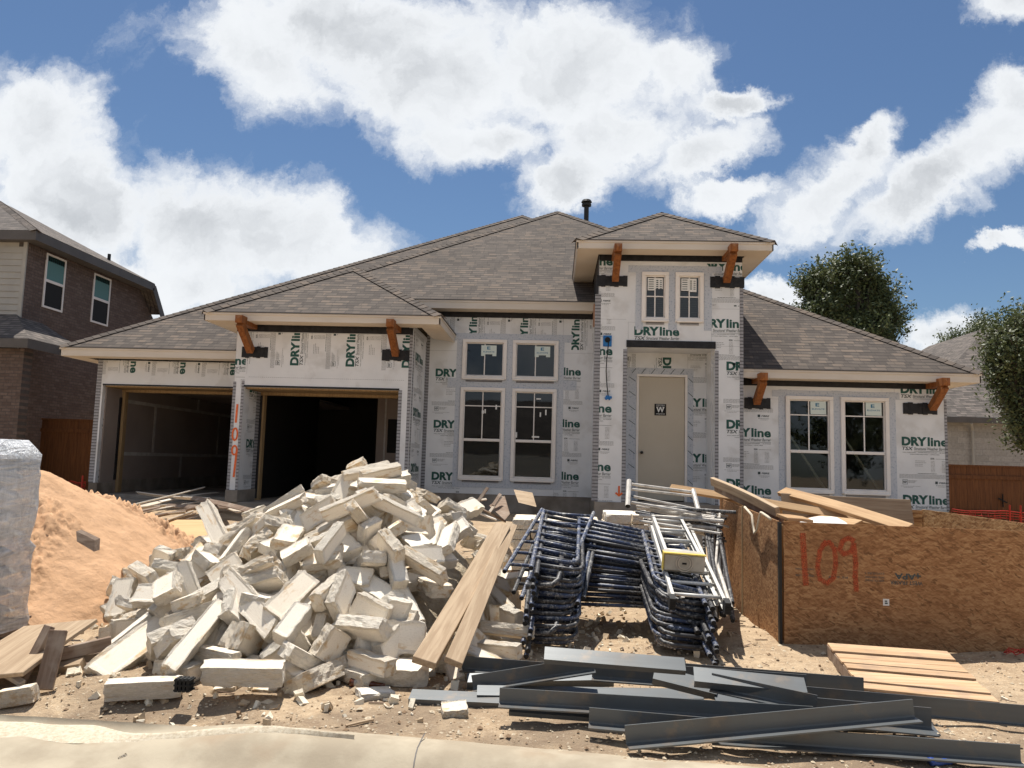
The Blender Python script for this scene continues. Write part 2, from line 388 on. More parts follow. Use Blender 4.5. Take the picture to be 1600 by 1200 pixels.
def clip_poly(poly, rect):
    x0, x1, z0, z1 = rect
    for ax, lim, sgn in ((0, x0, 1), (0, x1, -1), (1, z0, 1), (1, z1, -1)):
        out = []
        for i in range(len(poly)):
            a, b = poly[i - 1], poly[i]
            da, db = (a[ax] - lim) * sgn, (b[ax] - lim) * sgn
            if (da >= 0) != (db >= 0):
                k = da / (da - db); out.append((a[0] + (b[0] - a[0]) * k, a[1] + (b[1] - a[1]) * k))
            if db >= 0: out.append(b)
        poly = out
        if len(poly) < 3: return None
    return poly
def flat(mb, polys, place, mi, clip=None):
    for p in polys:
        if clip: p = clip_poly(p, clip)
        if p and len(p) >= 3: mb.face([place(a, b) for a, b in p], mi)

SK = [0]
def stroke3(mb, p, q, w, mi=0):     # a flat sprayed stroke on a wall facing the street
    SK[0] = (SK[0] + 1) % 24; e = Vector((0, -.00012 * SK[0], 0)); p, q = Vector(p) + e, Vector(q) + e; d = (q - p).normalized() * w * .2
    mb.beam(p - d, q + d, w, 0.001, mi, up=(0, 1, 0))
# ============================================================ ground, street, curb
def smst(a, b, x):
    t = max(0.0, min(1.0, (x - a) / (b - a))); return t * t * (3 - 2 * t)
def curb_y(x):    # back edge of the curb
    return 4.55 - 0.10 * (x + 1.6) if x > -1.6 else 4.55 - 0.03 * (x + 1.6)
def n3(x, y, s, z=0.0): return mnoise.noise(Vector((x * s, y * s, z)))
def drop(x): return 1 - 0.62 * smst(-1.5, -2.6, x)
def gz(x, y):
    b = curb_y(x)
    h = 0.50 * smst(8.0, 14.2, y)
    am = 0.03 + 0.03 * smst(5.0, 7.0, y)
    h += am * n3(x, y, 1.1) + 0.022 * n3(x, y, 3.7, 4) + 0.014 * n3(x, y, 9.0, 7) + 0.008 * n3(x, y, 23.0, 2)
    h -= (0.03 + 0.16 * (1 - drop(x))) * (1 - smst(b + .1, b + 0.9, y))
    return h
def build_ground():
    t, m = newmat('dirt')
    co = t.n('ShaderNodeTexCoord').outputs['Object']
    a = t.noise(co, 0.9, 6, 0.6); b = t.noise(co, 9.0, 8, 0.7); c = t.noise(co, 60.0, 3, 0.7)
    col = t.mix(t.mr(a, 0.38, 0.62, 0, 1, True), (0.52, 0.395, 0.26), (0.42, 0.305, 0.195))
    col = t.mix(t.mr(b, 0.40, 0.66, 0, 0.75), col, (0.27, 0.19, 0.125))
    vo = t.n('ShaderNodeTexVoronoi', {'Vector': co, 'Scale': 42.0, 'Randomness': 1.0})
    sp = t.n('ShaderNodeSeparateColor', {0: vo.outputs['Color']})
    peb = t.m('MULTIPLY', t.m('GREATER_THAN', sp.outputs[0], 0.72), t.m('LESS_THAN', vo.outputs['Distance'], 0.42))
    col = t.mix(t.m('MULTIPLY', peb, 0.7), col, (0.58, 0.46, 0.32))
    col = t.mix(t.mr(c, 0.5, 0.75, 0, 0.4), col, (0.62, 0.50, 0.36))
    s = t.n('ShaderNodeSeparateXYZ', {0: co})
    # darker damp strip of soil beside the curb on the left half
    dk = t.m('MULTIPLY', t.mr(t.noise(co, 1.6, 5), 0.36, 0.56, 0, 1), t.mr(s.outputs[1], 6.4, 5.0, 0, 1))
    col = t.mix(t.m('MULTIPLY', dk, 0.65), col, (0.17, 0.125, 0.09))
    far = t.mr(s.outputs[1], 30.0, 60.0)
    col = t.mix(far, col, (0.10, 0.12, 0.05))
    h = t.m('ADD', t.m('MULTIPLY', b, 1.0), t.m('ADD', t.m('MULTIPLY', c, 0.5), t.m('MULTIPLY', peb, 0.35)))
    principled(t, col, 0.95, 0, h, 0.8, 0.03, 0.1)
    mb = MB()
    xs = [-300, -120, -60, -30, -18, -13] + [-11 + 0.13 * i for i in range(0, 170)] + [13, 18, 30, 60, 120, 300]
    rows = [0.0, 0.05, 0.1, 0.16, 0.22, 0.3] + [0.38 + 0.09 * i for i in range(0, 45)] + [4.6 + 0.17 * i for i in range(0, 40)] + [12, 13, 15, 18, 24, 35, 60, 140, 500]
    nx = len(xs)
    for r in rows:
        for x in xs:
            y = curb_y(max(-20, min(20, x))) + r
            mb.v.append(Vector((x, y, gz(x, y) if abs(x) < 13 else 0.5 * smst(8, 14.2, y) - 0.01)))
    for j in range(len(rows) - 1):
        for i in range(nx - 1):
            mb.f.append([j * nx + i, j * nx + i + 1, (j + 1) * nx + i + 1, (j + 1) * nx + i]); mb.m.append(0); mb.uv.append(None)
    tag(mb.build('ground', 'dirt', smooth=True, origin=(0, 0, 0)), kind='structure')
    # street: one sheet before the curb, reaching far behind the camera
    t, m = newmat('street_dust')
    co = t.n('ShaderNodeTexCoord').outputs['Object']
    a = t.noise(co, 1.4, 6, 0.6); b = t.noise(co, 30.0, 5, 0.7); c = t.noise(t.vm('MULTIPLY', co, (1, 4, 1)), 3.0, 5, 0.6)
    col = t.mix(t.mr(a, 0.4, 0.62, 0, 1, True), (0.42, 0.34, 0.245), (0.45, 0.325, 0.21))
    col = t.mix(t.mr(c, 0.5, 0.7, 0, 0.5), col, (0.36, 0.29, 0.215))
    col = t.mix(t.mr(b, 0.55, 0.8, 0, 0.5), col, (0.23, 0.185, 0.14))
    principled(t, col, 0.95, 0, b, 0.4, 0.01, 0.1)
    mb = MB()
    xs = [-300, -60, -20, -12] + [-8 + 0.5 * i for i in range(33)] + [12, 20, 60, 300]
    for x in xs: mb.v += [Vector((x, -200, -0.16)), Vector((x, -6, -0.15)), Vector((x, curb_y(max(-20, min(20, x))) - 0.42, -0.15))]
    for i in range(len(xs) - 1):
        for k in range(2): mb.f.append([3 * i + k, 3 * i + 3 + k, 3 * i + 4 + k, 3 * i + 1 + k]); mb.m.append(0); mb.uv.append(None)
    tag(mb.build('street', 'street_dust', origin=(0, 0, 0)), kind='structure')
    # rolled concrete curb, dropped on the left for a driveway cut
    mb = MB(); N = 240
    prof = [(0.22, -0.06), (0.20, 0.004), (0.04, 0.010), (-0.04, 0.005), (-0.09, -0.010), (-0.14, -0.036), (-0.19, -0.070), (-0.25, -0.105), (-0.32, -0.130), (-0.40, -0.145), (-0.50, -0.152)]
    sel = []
    X = [-60 + 0.6 * i for i in range(80)] + [-12 + 0.1 * i for i in range(240)] + [12 + 0.8 * i for i in range(60)]
    for x in X:
        if abs(x - (-0.75)) < 0.001: pass
        for (o, z) in prof:
            zz = -0.15 + (z + 0.15) * (drop(x) if z > -0.14 and o < 0.21 else 1.0)
            if o >= 0.20: zz = min(zz, -0.02)
            xx = max(-20, min(20, x))
            mb.v.append(Vector((x, curb_y(xx) + o + 0.008 * n3(x, o, 2.0) * (1 if abs(x) < 12 else 0), zz + 0.004 * n3(x, o, 5.0) + 0.003 * n3(x, o * 6, 14))))
    K = len(prof)
    for i in range(len(X) - 1):
        for k in range(K - 1): mb.f.append([i * K + k, i * K + k + 1, (i + 1) * K + k + 1, (i + 1) * K + k]); mb.m.append(0); mb.uv.append(None)
    o = tag(mb.build('curb', 'curb_concrete', smooth=True, origin=(0, 0, 0)), kind='structure')
    # the joint crack across the curb
    mb = MB(); cx = G(655, 1165, 0.0).x
    pts = []
    for k, (o_, z) in enumerate(prof[1:-2]):
        pts.append(Vector((cx + 0.012 * n3(k, 3, 0.9), curb_y(cx) + o_, z + 0.004)))
    for a, b in zip(pts[:-1], pts[1:]):
        mb.face([a + Vector((-0.003, 0, 0)), a + Vector((0.004, 0, 0)), b + Vector((0.003, 0, 0)), b + Vector((-0.004, 0, 0))], 0)
    tag(mb.build('curb_joint', 'trim_dark'), kind='structure')
    # spill of pale crushed stone in the driveway cut
    t, m = newmat('pale_spill')
    co = t.n('ShaderNodeTexCoord').outputs['Object']; b = t.noise(co, 40, 5, 0.7)
    principled(t, t.mix(t.mr(b, 0.4, 0.65), (0.62, 0.55, 0.43), (0.46, 0.38, 0.27)), 0.95, 0, b, 0.6, 0.01, 0.1)
    mb = MB(); nx = 120
    for i in range(nx + 1):
        x = -5.4 + 4.3 * i / nx
        wv = 0.19 * smst(-5.5, -4.6, x) * (1 - .8 * smst(-2.9, -2.2, x)) * (1 - smst(-1.7, -1.15, x)) * (0.8 + 0.5 * n3(x, 0, 3.1)) + 0.01
        mid = curb_y(x) + 0.02 + 0.03 * n3(x, 1, 1.3)
        base = -0.15 + 0.16 * drop(x)
        for k in range(7):
            s_ = k / 6 - 0.4
            mb.v.append(Vector((x, mid + s_ * wv * 1.25, base + 0.014 * (1 - (2 * k / 6 - 1) ** 2) - 0.004 + 0.03 * max(0, s_) * 1.4 + 0.003 * n3(x, k, 9))))
    for i in range(nx):
        for k in range(6): mb.f.append([i * 7 + k, i * 7 + k + 1, (i + 1) * 7 + k + 1, (i + 1) * 7 + k]); mb.m.append(0); mb.uv.append(None)
    tag(mb.build('gravel_spill', 'pale_spill', smooth=True, origin=(0, 0, 0)), 'pale crushed stone spilled along the dropped curb', 'gravel', kind='stuff')
build_ground()

# ============================================================ the house under construction
HOUSE = thing('house', (0, 17, 0.9), 'single storey house under construction wrapped in printed white sheathing with brown shingle roof', 'house')
YG, YL, YW, YT, YD, YR = 15.2, 16.6, 16.9, 15.2, 16.05, 15.7
SL = 0.90
def wall(x0, x1, z0, z1, Y, ops=(), t=0.15, m='sheathing'):
    xs = sorted({x0, x1} | {v for o in ops for v in o[:2]}); zs = sorted({z0, z1} | {v for o in ops for v in o[2:]})
    xs = [x for x in xs if x0 <= x <= x1]; zs = [z for z in zs if z0 <= z <= z1]
    mb = MB()
    hole = lambda i, j: i < 0 or j < 0 or i >= len(xs) - 1 or j >= len(zs) - 1 or any(o[0] <= (xs[i] + xs[i + 1]) / 2 <= o[1] and o[2] <= (zs[j] + zs[j + 1]) / 2 <= o[3] for o in ops)
    for i in range(len(xs) - 1):
        for j in range(len(zs) - 1):
            if hole(i, j): continue
            a, b, c, d = xs[i], xs[i + 1], zs[j], zs[j + 1]
            mb.face([(a, Y, c), (b, Y, c), (b, Y, d), (a, Y, d)]); mb.face([(b, Y + t, c), (a, Y + t, c), (a, Y + t, d), (b, Y + t, d)])
            if hole(i - 1, j): mb.face([(a, Y + t, c), (a, Y, c), (a, Y, d), (a, Y + t, d)])
            if hole(i + 1, j): mb.face([(b, Y, c), (b, Y + t, c), (b, Y + t, d), (b, Y, d)])
            if hole(i, j - 1): mb.face([(a, Y + t, c), (b, Y + t, c), (b, Y, c), (a, Y, c)])
            if hole(i, j + 1): mb.face([(a, Y, d), (b, Y, d), (b, Y + t, d), (a, Y + t, d)])
    return mb.build('wall', m, HOUSE)
RNG = random.Random(5)
def unit_polys():
    """one repeat of the sheathing print: list of (polygon, ink) in metres, origin at the foot of the D"""
    out = []
    def T(s, x, z, w, h, ink, off=0.0, sh=0.0):
        vs, fs = glyphs(s, off, sh)
        for f in fs: out.append(([(x + vs[i][0] * w, z + vs[i][1] * h) for i in f], ink))
    def R(x0, x1, z0, z1, ink): out.append(([(x0, z0), (x1, z0), (x1, z1), (x0, z1)], ink))
    def micro(x0, x1, z, h, ink):
        x = x0
        while x < x1:
            w = RNG.uniform(0.014, 0.05); R(x, min(x + w, x1), z, z + h, ink); x += w + 0.008
    T('DRY', 0.0, 0, 0.485, 0.178, 0, 0.052); T('line', 0.500, -0.002, 0.385, 0.18, 0, 0.034)
    T('TSX', 0.005, -0.088, 0.215, 0.070, 1, 0.022, 0.25)
    T('Structural Weather Barrier', 0.235, -0.082, 0.65, 0.060, 1, 0.006, 0.22)
    R(0.235, 0.885, -0.106, -0.100, 1)
    T('WALL SHEATHING  |  WATER RESISTIVE BARRIER  |  AIR BARRIER', 0.01, -0.142, 0.875, 0.020, 1, 0.012)
    T('STRUCTURAL SHEATHING  |  VAPOR OPEN', 0.16, -0.178, 0.56, 0.020, 1, 0.012)
    for i in range(4): micro(0.25, 0.25 + RNG.uniform(0.14, 0.22), -0.30 - i * 0.033, 0.010, 2)
    T('ESR', 0.55, -0.262, 0.075, 0.034, 1, 0.02); R(0.645, 0.885, -0.252, -0.247, 1)
    for i in range(9):
        micro(0.55, 0.63, -0.30 - i * 0.026, 0.009, 2); micro(0.76, 0.85, -0.30 - i * 0.026, 0.009, 2)
    micro(0.30, 0.66, -0.545, 0.009, 1)
    for i in range(4): micro(-0.06, 0.93, -0.572 - i * 0.022, 0.010, 2)
    for a, b, c, d in ((0, .096, -.672, -.666), (0, .096, -.76, -.754), (0, .006, -.76, -.666), (.09, .096, -.76, -.666)): R(a, b, c, d, 1)
    T('NSP', 0.012, -0.735, 0.07, 0.045, 1, 0.025)
    for i in range(3): micro(0.11, 0.28 - i * 0.02, -0.69 - i * 0.02, 0.010, 2)
    micro(-0.04, 0.34, -0.80, 0.008, 2); micro(0.02, 0.2, -0.825, 0.008, 2)
    R(0.625, 0.675, -0.742, -0.69, 1); T('FIBRE', 0.70, -0.735, 0.155, 0.034, 1, 0.02, 0.15); micro(0.64, 0.85, -0.775, 0.008, 1); micro(0.68, 0.82, -0.80, 0.008, 2)
    return out
UNIT = None
PITCH = 1.143
def sheet(wallob, rect, ox, oz, Y, rot=0, k0=-4, k1=6):
    """print on one sheet of sheathing. rot 0: upright, repeats upwards; rot 90: reads upwards, repeats sideways; -90: reads downwards"""
    global UNIT
    if UNIT is None: UNIT = unit_polys()
    mb = MB()
    for k in range(k0, k1):
        for poly, ink in UNIT:
            if rot == 0: p = [(ox + a, oz + b + k * PITCH) for a, b in poly]
            elif rot == 90: p = [(ox - b + k * PITCH, oz + a) for a, b in poly]
            else: p = [(ox + b + k * PITCH, oz - a) for a, b in poly]
            q = clip_poly(p, rect)
            if q: mb.face([(a, Y - 0.003, b) for a, b in q], ink)
    x0, x1, z0, z1 = rect
    for a, b, c, d in ((x0, x0 + .006, z0, z1), (x0, x1, z1 - .006, z1)): mb.face([(a, Y - .002, c), (b, Y - .002, c), (b, Y - .002, d), (a, Y - .002, d)], 3)
    return mb.build('print', ['ink_green', 'ink_dark', 'ink_faint', 'sheathing_seam'], wallob)
def strip(par, name, m, x0, x1, z0, z1, Y, pr=0.006, lean=0.0):
    mb = MB(); mb.box(x0, x1, Y - pr, Y - 0.0005, z0, z1); return mb.build(name, m, par)
def xz(px, py, Y): p = U(px, py, Y); return p.x, p.z
def window(x0, x1, z0, z1, Y, rail=None, mz=None, sticker=None, wall_tape=True, brace=False):
    fr = MB(); w = 0.075; d = 0.05
    for a, b, c, e in ((x0, x1, z0, z0 + w), (x0, x1, z1 - w, z1), (x0, x0 + w, z0 + w, z1 - w), (x1 - w, x1, z0 + w, z1 - w)): fr.box(a, b, Y - d, Y + 0.10, c, e)
    iw = 0.022   # inner step
    a0, a1, c0, c1 = x0 + w, x1 - w, z0 + w, z1 - w
    for a, b, c, e in ((a0, a1, c0, c0 + iw), (a0, a1, c1 - iw, c1), (a0, a0 + iw, c0 + iw, c1 - iw), (a1 - iw, a1, c0 + iw, c1 - iw)): fr.box(a, b, Y - 0.012, Y + 0.08, c, e)
    if rail: fr.box(a0 + iw, a1 - iw, Y - 0.02, Y + 0.07, rail - 0.03, rail + 0.03)
    fr.box(x0 + 0.03, x1 - 0.03, Y - 0.075, Y - d - 0.0005, z0 - 0.012, z0 + 0.03)   # sill nose
    f = fr.build('window', 'vinyl', HOUSE, bevel=0.006)
    g = MB(); g.face([(a0, Y + 0.03, c0), (a1, Y + 0.03, c0), (a1, Y + 0.03, c1), (a0, Y + 0.03, c1)]); g.build('pane', 'glass', f)
    m = MB(); lo = rail + 0.03 if rail else c0 + iw
    cx = (x0 + x1) / 2; m.box(cx - 0.011, cx + 0.011, Y + 0.012, Y + 0.028, lo, c1 - iw)
    if mz: 
        m.box(a0 + iw, cx - 0.012, Y + 0.013, Y + 0.027, mz - 0.011, mz + 0.011); m.box(cx + 0.012, a1 - iw, Y + 0.013, Y + 0.027, mz - 0.011, mz + 0.011)
    m.build('muntin', 'vinyl', f)
    s = MB(); s.box(x0 + 0.09, x1 - 0.09, Y - 0.014, Y - 0.001, z0 - 0.06, z0 - 0.014); s.build('sill_flashing', 'ruler_tape', f)
    return f
def house():
    # ---- slab
    global GX; GX = (xz(362, 650, YG)[0], xz(640, 650, YG)[0], xz(378, 650, YG)[0], xz(622, 650, YG)[0])
    s = MB(); rx1_ = xz(1480, 700, YR)[0]
    s.box((xz(148, 650, YL)[0]), -6.42, YL + 0.01, 24, 0.2, 0.66); s.box(-6.42, -2.90, YG + .01, 24, 0.2, 0.66)
    s.box(-10.6, -6.5, YL - 0.9, YL + .009, 0.2, 0.60)
    s.box(-2.90, 0.80, YW + 0.01, 34, 0.2, SL - .002); s.box(0.80, 3.69, YT - .05, 34, 0.2, SL - .002); s.box(3.69, rx1_, YR + .01, 34, 0.2, SL - .002)
    s.box((xz(148, 650, YL)[0]), -2.90, 24, 34, 0.2, SL - .002)
    s.box((xz(148, 650, YL)[0]), (xz(148, 650, YL)[0]) + .2, YL - .03, YL + .6, .655, .90); s.box(GX[0] - .02, GX[2] + .02, YG - .03, YG + .9, .655, .90); s.box(-3.2, -2.9, YG - .03, YG + .9, .655, .90)
    s.build('slab', 'concrete', HOUSE, bevel=0.01)
    # ---- garage, centre bay
    oz = xz(500, 607, YG)[1]
    gx0, gx1 = xz(378, 650, YG)[0], xz(622, 650, YG)[0]
    wx0, wx1 = xz(362, 650, YG)[0], xz(640, 650, YG)[0]
    zt = 4.22
    gw = wall(wx0, wx1, SL, zt, YG, [(gx0, gx1, SL, oz)], t=0.10)
    sheet(gw, (wx0 + .25, wx1, oz + .26, zt - .12), xz(467, 560, YG)[0], xz(460, 571, YG)[1], YG, rot=90, k0=-1, k1=3)
    sheet(gw, (wx0, wx0 + .22, oz - .02, zt), wx0 - .62, 3.42, YG, k0=0, k1=1)
    strip(gw, 'drip_strip', 'black_wrap', gx0, gx1, oz - 0.002, oz + 0.035, YG, 0.012)
    strip(gw, 'corner_tape', 'ruler_tape', wx0 - .01, wx0 + .05, SL, oz + .1, YG); strip(gw, 'corner_tape', 'ruler_tape', gx0 - .045, gx0 + .01, SL, oz + .12, YG, .007)
    strip(gw, 'corner_tape', 'ruler_tape', wx1 - .06, wx1 + .005, SL, zt - .1, YG); strip(gw, 'corner_tape', 'ruler_tape', gx1 - .01, gx1 + .06, SL, oz, YG, .007)
    mk = MB()   # dashed ruler line over the opening
    x = wx0 + .3
    while x < wx1 - .15:
        mk.face([(x, YG - .003, oz + .20), (x + .02, YG - .003, oz + .20), (x + .02, YG - .003, oz + .205), (x, YG - .003, oz + .205)]); x += .04
    mk.build('rule_marks', 'ink_dark', gw)
    # side reveals of the recessed bays (deep returns)
    def ret(x, y0, y1, z0, z1, m='sheathing', t=0.10, side=1):
        mb = MB(); mb.box(min(x, x - side * t), max(x, x - side * t), y0, y1, z0, z1); return mb.build('wall', m, HOUSE)
    r1 = ret(gx0, YG + .10, YG + 0.92, SL, oz + .3)
    def side_print(wob, X, y0, y1, z0, z1, oy, oz_, n=(0, 4), sgn=1):
        global UNIT
        mb = MB()
        for k in range(*n):
            for poly, ink in UNIT:
                q = clip_poly([(oy + sgn * a, oz_ + b + k * PITCH) for a, b in poly], (y0, y1, z0, z1))
                if q:
                    pts = [(X, a, b) for a, b in q]; mb.face(pts if sgn > 0 else pts[::-1], ink)
        return mb.build('print', ['ink_green', 'ink_dark', 'ink_faint'], wob)
    side_print(r1, gx0 + .004, YG + .12, YG + .9, SL, oz, YG + .3, 1.75, (-1, 3))
    mb = MB(); mb.box(gx0 + .0005, gx0 + .007, YG + .70, YG + .92, SL, oz); mb.build('corner_tape', 'ruler_tape', r1)
    ret(gx1 + .1, YG + .10, YG + 0.92, SL, oz + .3)
    s1 = ret(wx1, YG + .10, YW, SL, zt + .1)
    side_print(s1, wx1 + .004, YG + .05, YW, SL, zt, YG + .35, 1.35, (0, 4))
    for ya in (YG + .1, YW - .12):
        mb = MB(); mb.box(wx1 + .0005, wx1 + .007, ya, ya + .10, SL, zt); mb.build('corner_tape', 'ruler_tape', s1)
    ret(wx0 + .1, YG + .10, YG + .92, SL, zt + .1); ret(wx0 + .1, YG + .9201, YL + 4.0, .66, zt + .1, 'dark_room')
    # timber frame of the bay and its head
    fm = MB(); yb = YG + .92
    fm.box(gx0 + .002, gx0 + .09, yb, yb + .14, .66, oz - .09); fm.box(gx1 - .09, gx1 - .002, yb, yb + .14, .66, oz - .09); fm.box(gx0 + .002, gx1 - .002, yb - .02, yb + .14, oz - .088, oz + .04)
    fm.build('door_frame', 'stud_wood', HOUSE)
    bl = MB(); bl.box(gx0 + .01, gx0 + .05, yb - .03, yb - .001, .7, oz - .1); bl.box(gx1 - .05, gx1 - .01, yb - .03, yb - .001, .7, oz - .1); bl.build('jamb_flashing', 'black_wrap', HOUSE)
    hd = MB(); hd.box(gx0, gx1, YG + .101, yb - .021, oz - .03, oz + .001); hd.build('header_soffit', 'stud_wood', HOUSE)
    # ---- garage, left bay
    lx0, lx1 = xz(148, 650, YL)[0], wx0 - .001
    oz2 = xz(260, 604, YL)[1]; zt2 = 3.74
    ox0 = lx0 + .13
    lw = wall(lx0, lx1, SL, zt2, YL, [(ox0, lx1, SL, oz2)], t=.10)
    sheet(lw, (lx0 + .05, lx1, oz2 + .16, zt2 - .10), xz(204, 570, YL)[0], xz(210, 583, YL)[1] + .885, YL, rot=-90, k0=-3, k1=3)
    strip(lw, 'corner_tape', 'ruler_tape', lx0 - .02, lx0 + .09, SL, zt2 - .1, YL)
    strip(lw, 'drip_strip', 'black_wrap', ox0, lx1, oz2 - .002, oz2 + .03, YL, .012)
    r2 = ret(ox0, YL + .10, YL + .75, SL, oz2 + .2)
    side_print(r2, ox0 + .004, YL + .1, YL + .75, SL, oz2, YL - .2, 1.0, (0, 3))
    fm = MB(); yb = YL + .75
    fm.box(ox0 + .002, ox0 + .10, yb, yb + .14, .66, oz2 - .09); fm.box(ox0 + .002, lx1 - .002, yb - .02, yb + .14, oz2 - .088, oz2 + .04)
    fm.build('door_frame', 'stud_wood', HOUSE)
    bl = MB(); bl.box(ox0 + .001, ox0 + .05, yb - .10, yb - .021, .95, oz2 - .22); bl.build('jamb_flashing', 'black_wrap', HOUSE)
    hd = MB(); hd.box(ox0, lx1, YL + .101, yb - .021, oz2 - .03, oz2 + .001); hd.build('header_soffit', 'stud_wood', HOUSE)
    # interior drywall of the garages, with taped seams
    iw = MB(); X = lx0 + .16
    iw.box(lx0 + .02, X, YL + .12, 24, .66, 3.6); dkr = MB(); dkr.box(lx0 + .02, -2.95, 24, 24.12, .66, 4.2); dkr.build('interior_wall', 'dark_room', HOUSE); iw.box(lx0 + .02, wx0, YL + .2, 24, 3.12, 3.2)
    iw.box(wx0 + .12, -2.95, YG + 1.1, 24, 3.7, 3.8)
    iw.box(-4.25, -3.3, 18.2, 18.3, .66, 3.69); iw.box(-3.3, -2.91, YG + 1.2, 24, .66, 3.69)
    iob = iw.build('interior_wall', 'drywall', HOUSE)
    for z in (1.55, 2.78):
        q_ = MB(); q_.box(X, X + .003, YL + .9, 23.9, z - .04, z + .04); q_.build('seam', 'drywall_mud', iob)
    for y, za, zb in ((18.9, 1.6, 2.75), (21.2, 2.82, 3.15), (20.4, .7, 1.5), (22.6, 1.6, 2.75)): q_ = MB(); q_.box(X, X + .0045, y - .05, y + .05, za, zb); q_.build('seam', 'drywall_mud', iob)
    for x in (-4.05, -3.62): q_ = MB(); q_.box(x - .02, x + .02, 18.197, 18.20, 1.4, 3.6); q_.build('seam', 'drywall_mud', iob)
    dk = MB(); dk.box(-3.98, -3.70, 18.18, 18.196, 1.75, 2.55); dk.build('electrical_panel', 'dark_room', iob)
    bb = MB(); bb.box(X, X + .02, YL + .9, 23.9, .665, .95); bb.build('stem_wall', 'concrete', iob)
    # ---- window wall
    a = wx1; b = xz(934, 600, YT)[0]; zt3 = 4.92
    wn = [(-2.09, -1.10, 3.42, 4.315), (-0.97, 0.045, 3.42, 4.315), (-2.10, -1.11, 1.205, 3.24), (-0.955, 0.025, 1.205, 3.235)]
    hole = [(p[0] + .03, p[1] - .03, p[2] + .03, p[3] - .03) for p in wn]
    ww = wall(a, b + .05, SL, zt3, YW, hole)
    dz = xz(690, 587, YW)[1]
    sheet(ww, (a, -2.05, SL, 4.05), xz(680, 600, YW)[0], dz - .02, YW, k0=-3, k1=1)
    sheet(ww, (0.0, b, SL, 4.05), xz(907, 600, YW)[0] - .88, xz(900, 587, YW)[1], YW, k0=-3, k1=1)
    oy_ = xz(745, 520, YW)[0]; sheet(ww, (a + .01, .13, 4.42, zt3 - .05), oy_, 4.10, YW, rot=90, k0=-1, k1=2)
    sheet(ww, (.135, b, 4.12, zt3 - .05), oy_, 4.06, YW, rot=90, k0=2, k1=4)
    for (x0, x1, z0, z1) in wn: pass
    tp = MB()
    for (x0, x1, z0, z1) in ((-2.22, -2.0, 1.05, 4.42), (-1.15, -.92, 1.05, 4.42), (-.02, .17, 1.05, 4.42), (-2.40, .35, 4.28, 4.45), (-2.40, .45, 3.22, 3.44), (-2.22, .15, 1.04, 1.22)):
        tp.box(x0, x1, YW - .006, YW - .0005, z0, z1); 
    # avoid coplanar overlaps: push the horizontals slightly proud
    for i in range(24, len(tp.v)):
        if tp.v[i].y < YW - .004: tp.v[i].y -= .002
    tp.build('flashing_tape', 'window_tape', ww)
    strip(ww, 'corner_tape', 'ruler_tape', a - .0, a + .07, SL, 4.4, YW)
    for i, (x0, x1, z0, z1) in enumerate(wn):
        if i < 2:
            f = window(x0, x1, z0, z1, YW)
            st = MB(); cx = (x0 + x1) / 2 + (-.08 if i == 0 else -.02)
            for q in ((cx, cx + .34, z1 - .33, z1 - .13), (cx, cx + .09, z1 - .37, z1 - .33), (cx + .25, cx + .34, z1 - .37, z1 - .33)): st.box(q[0], q[1], YW + .002, YW + .005, q[2], q[3], 0)
            T2(st, 'E', cx + .13, z1 - .225, .075, .07, YW + .001, 1, .03); T2(st, 'ELEVATE', cx + .045, z1 - .29, .25, .03, YW + .001, 1, .015)
            st.build('sticker', ['sticker_white', 'sticker_blue'], f)
        else:
            f = window(x0, x1, z0, z1, YW, rail=2.08, mz=2.83)
            st = MB()
            for q in (((-1.32, 2.76, .035, .1), (-1.62, 2.66, .05, .07), (-1.56, 2.67, .03, .09)) if i == 2 else ((-.42, 3.0, .1, .03), (-.34, 2.62, .03, .1), (-.22, 2.66, .03, .12), (-.86, 2.15, .035, .12), (-.5, 2.16, .16, .035))):
                st.box(q[0], q[0] + q[2], YW + .002, YW + .005, q[1], q[1] + q[3])
            st.build('sticker', 'paper_white', f)
    # ---- tower with the entrance
    tx0, tx1 = xz(933, 600, YT)[0], xz(1160, 600, YT)[0]; zt4 = 5.80
    px0, px1, pz = xz(978, 650, YT)[0], xz(1117, 650, YT)[0], xz(1047, 543, YT)[1]
    tw = [(1.665, 2.20, 4.465, 5.47), (2.33, 2.885, 4.465, 5.47)]
    tw_w = wall(tx0, tx1, SL - .02, zt4, YT, [(p[0] + .03, p[1] - .03, p[2] + .03, p[3] - .03) for p in tw] + [(px0, px1, SL - .02, pz)], t=.3)
    zz = xz(1000, 524, YT)[1]     # foot of the DRYline over the door
    sheet(tw_w, (px0 + .02, px1 - .08, pz + .02, 4.45), xz(991, 524, YT)[0], zz, YT, k0=0, k1=1)
    sheet(tw_w, (px1 - .07, tx1, pz - 3.2, 4.75), xz(1095, 512, YT)[0], xz(1110, 512, YT)[1], YT, k0=0, k1=1)
    sheet(tw_w, (px1 + .02, tx1, SL, pz + .05), xz(1135, 600, YT)[0], xz(1140, 579, YT)[1], YT, k0=-3, k1=1)
    sheet(tw_w, (tx0, px0 - .02, SL, pz + .55), xz(956, 600, YT)[0] - .88, xz(945, 555, YT)[1], YT, k0=-3, k1=2)
    sheet(tw_w, (tx0, 1.65, 4.55, 5.72), xz(957, 415, YT)[0] - .88, xz(945, 415, YT)[1] , YT, k0=0, k1=1)
    sheet(tw_w, (2.95, tx1, 4.80, 5.66), xz(1097, 423, YT)[0], xz(1110, 423, YT)[1], YT, k0=-0, k1=1)
    tp = MB()
    for (x0, x1, z0, z1) in ((1.55, 1.70, 4.3, 5.55), (2.20, 2.37, 4.3, 5.55), (2.90, 3.05, 4.3, 5.55)): tp.box(x0, x1, YT - .006, YT - .0005, z0, z1)
    tp.box(1.4, 3.25, YT - .008, YT - .0005, 5.46, 5.60)
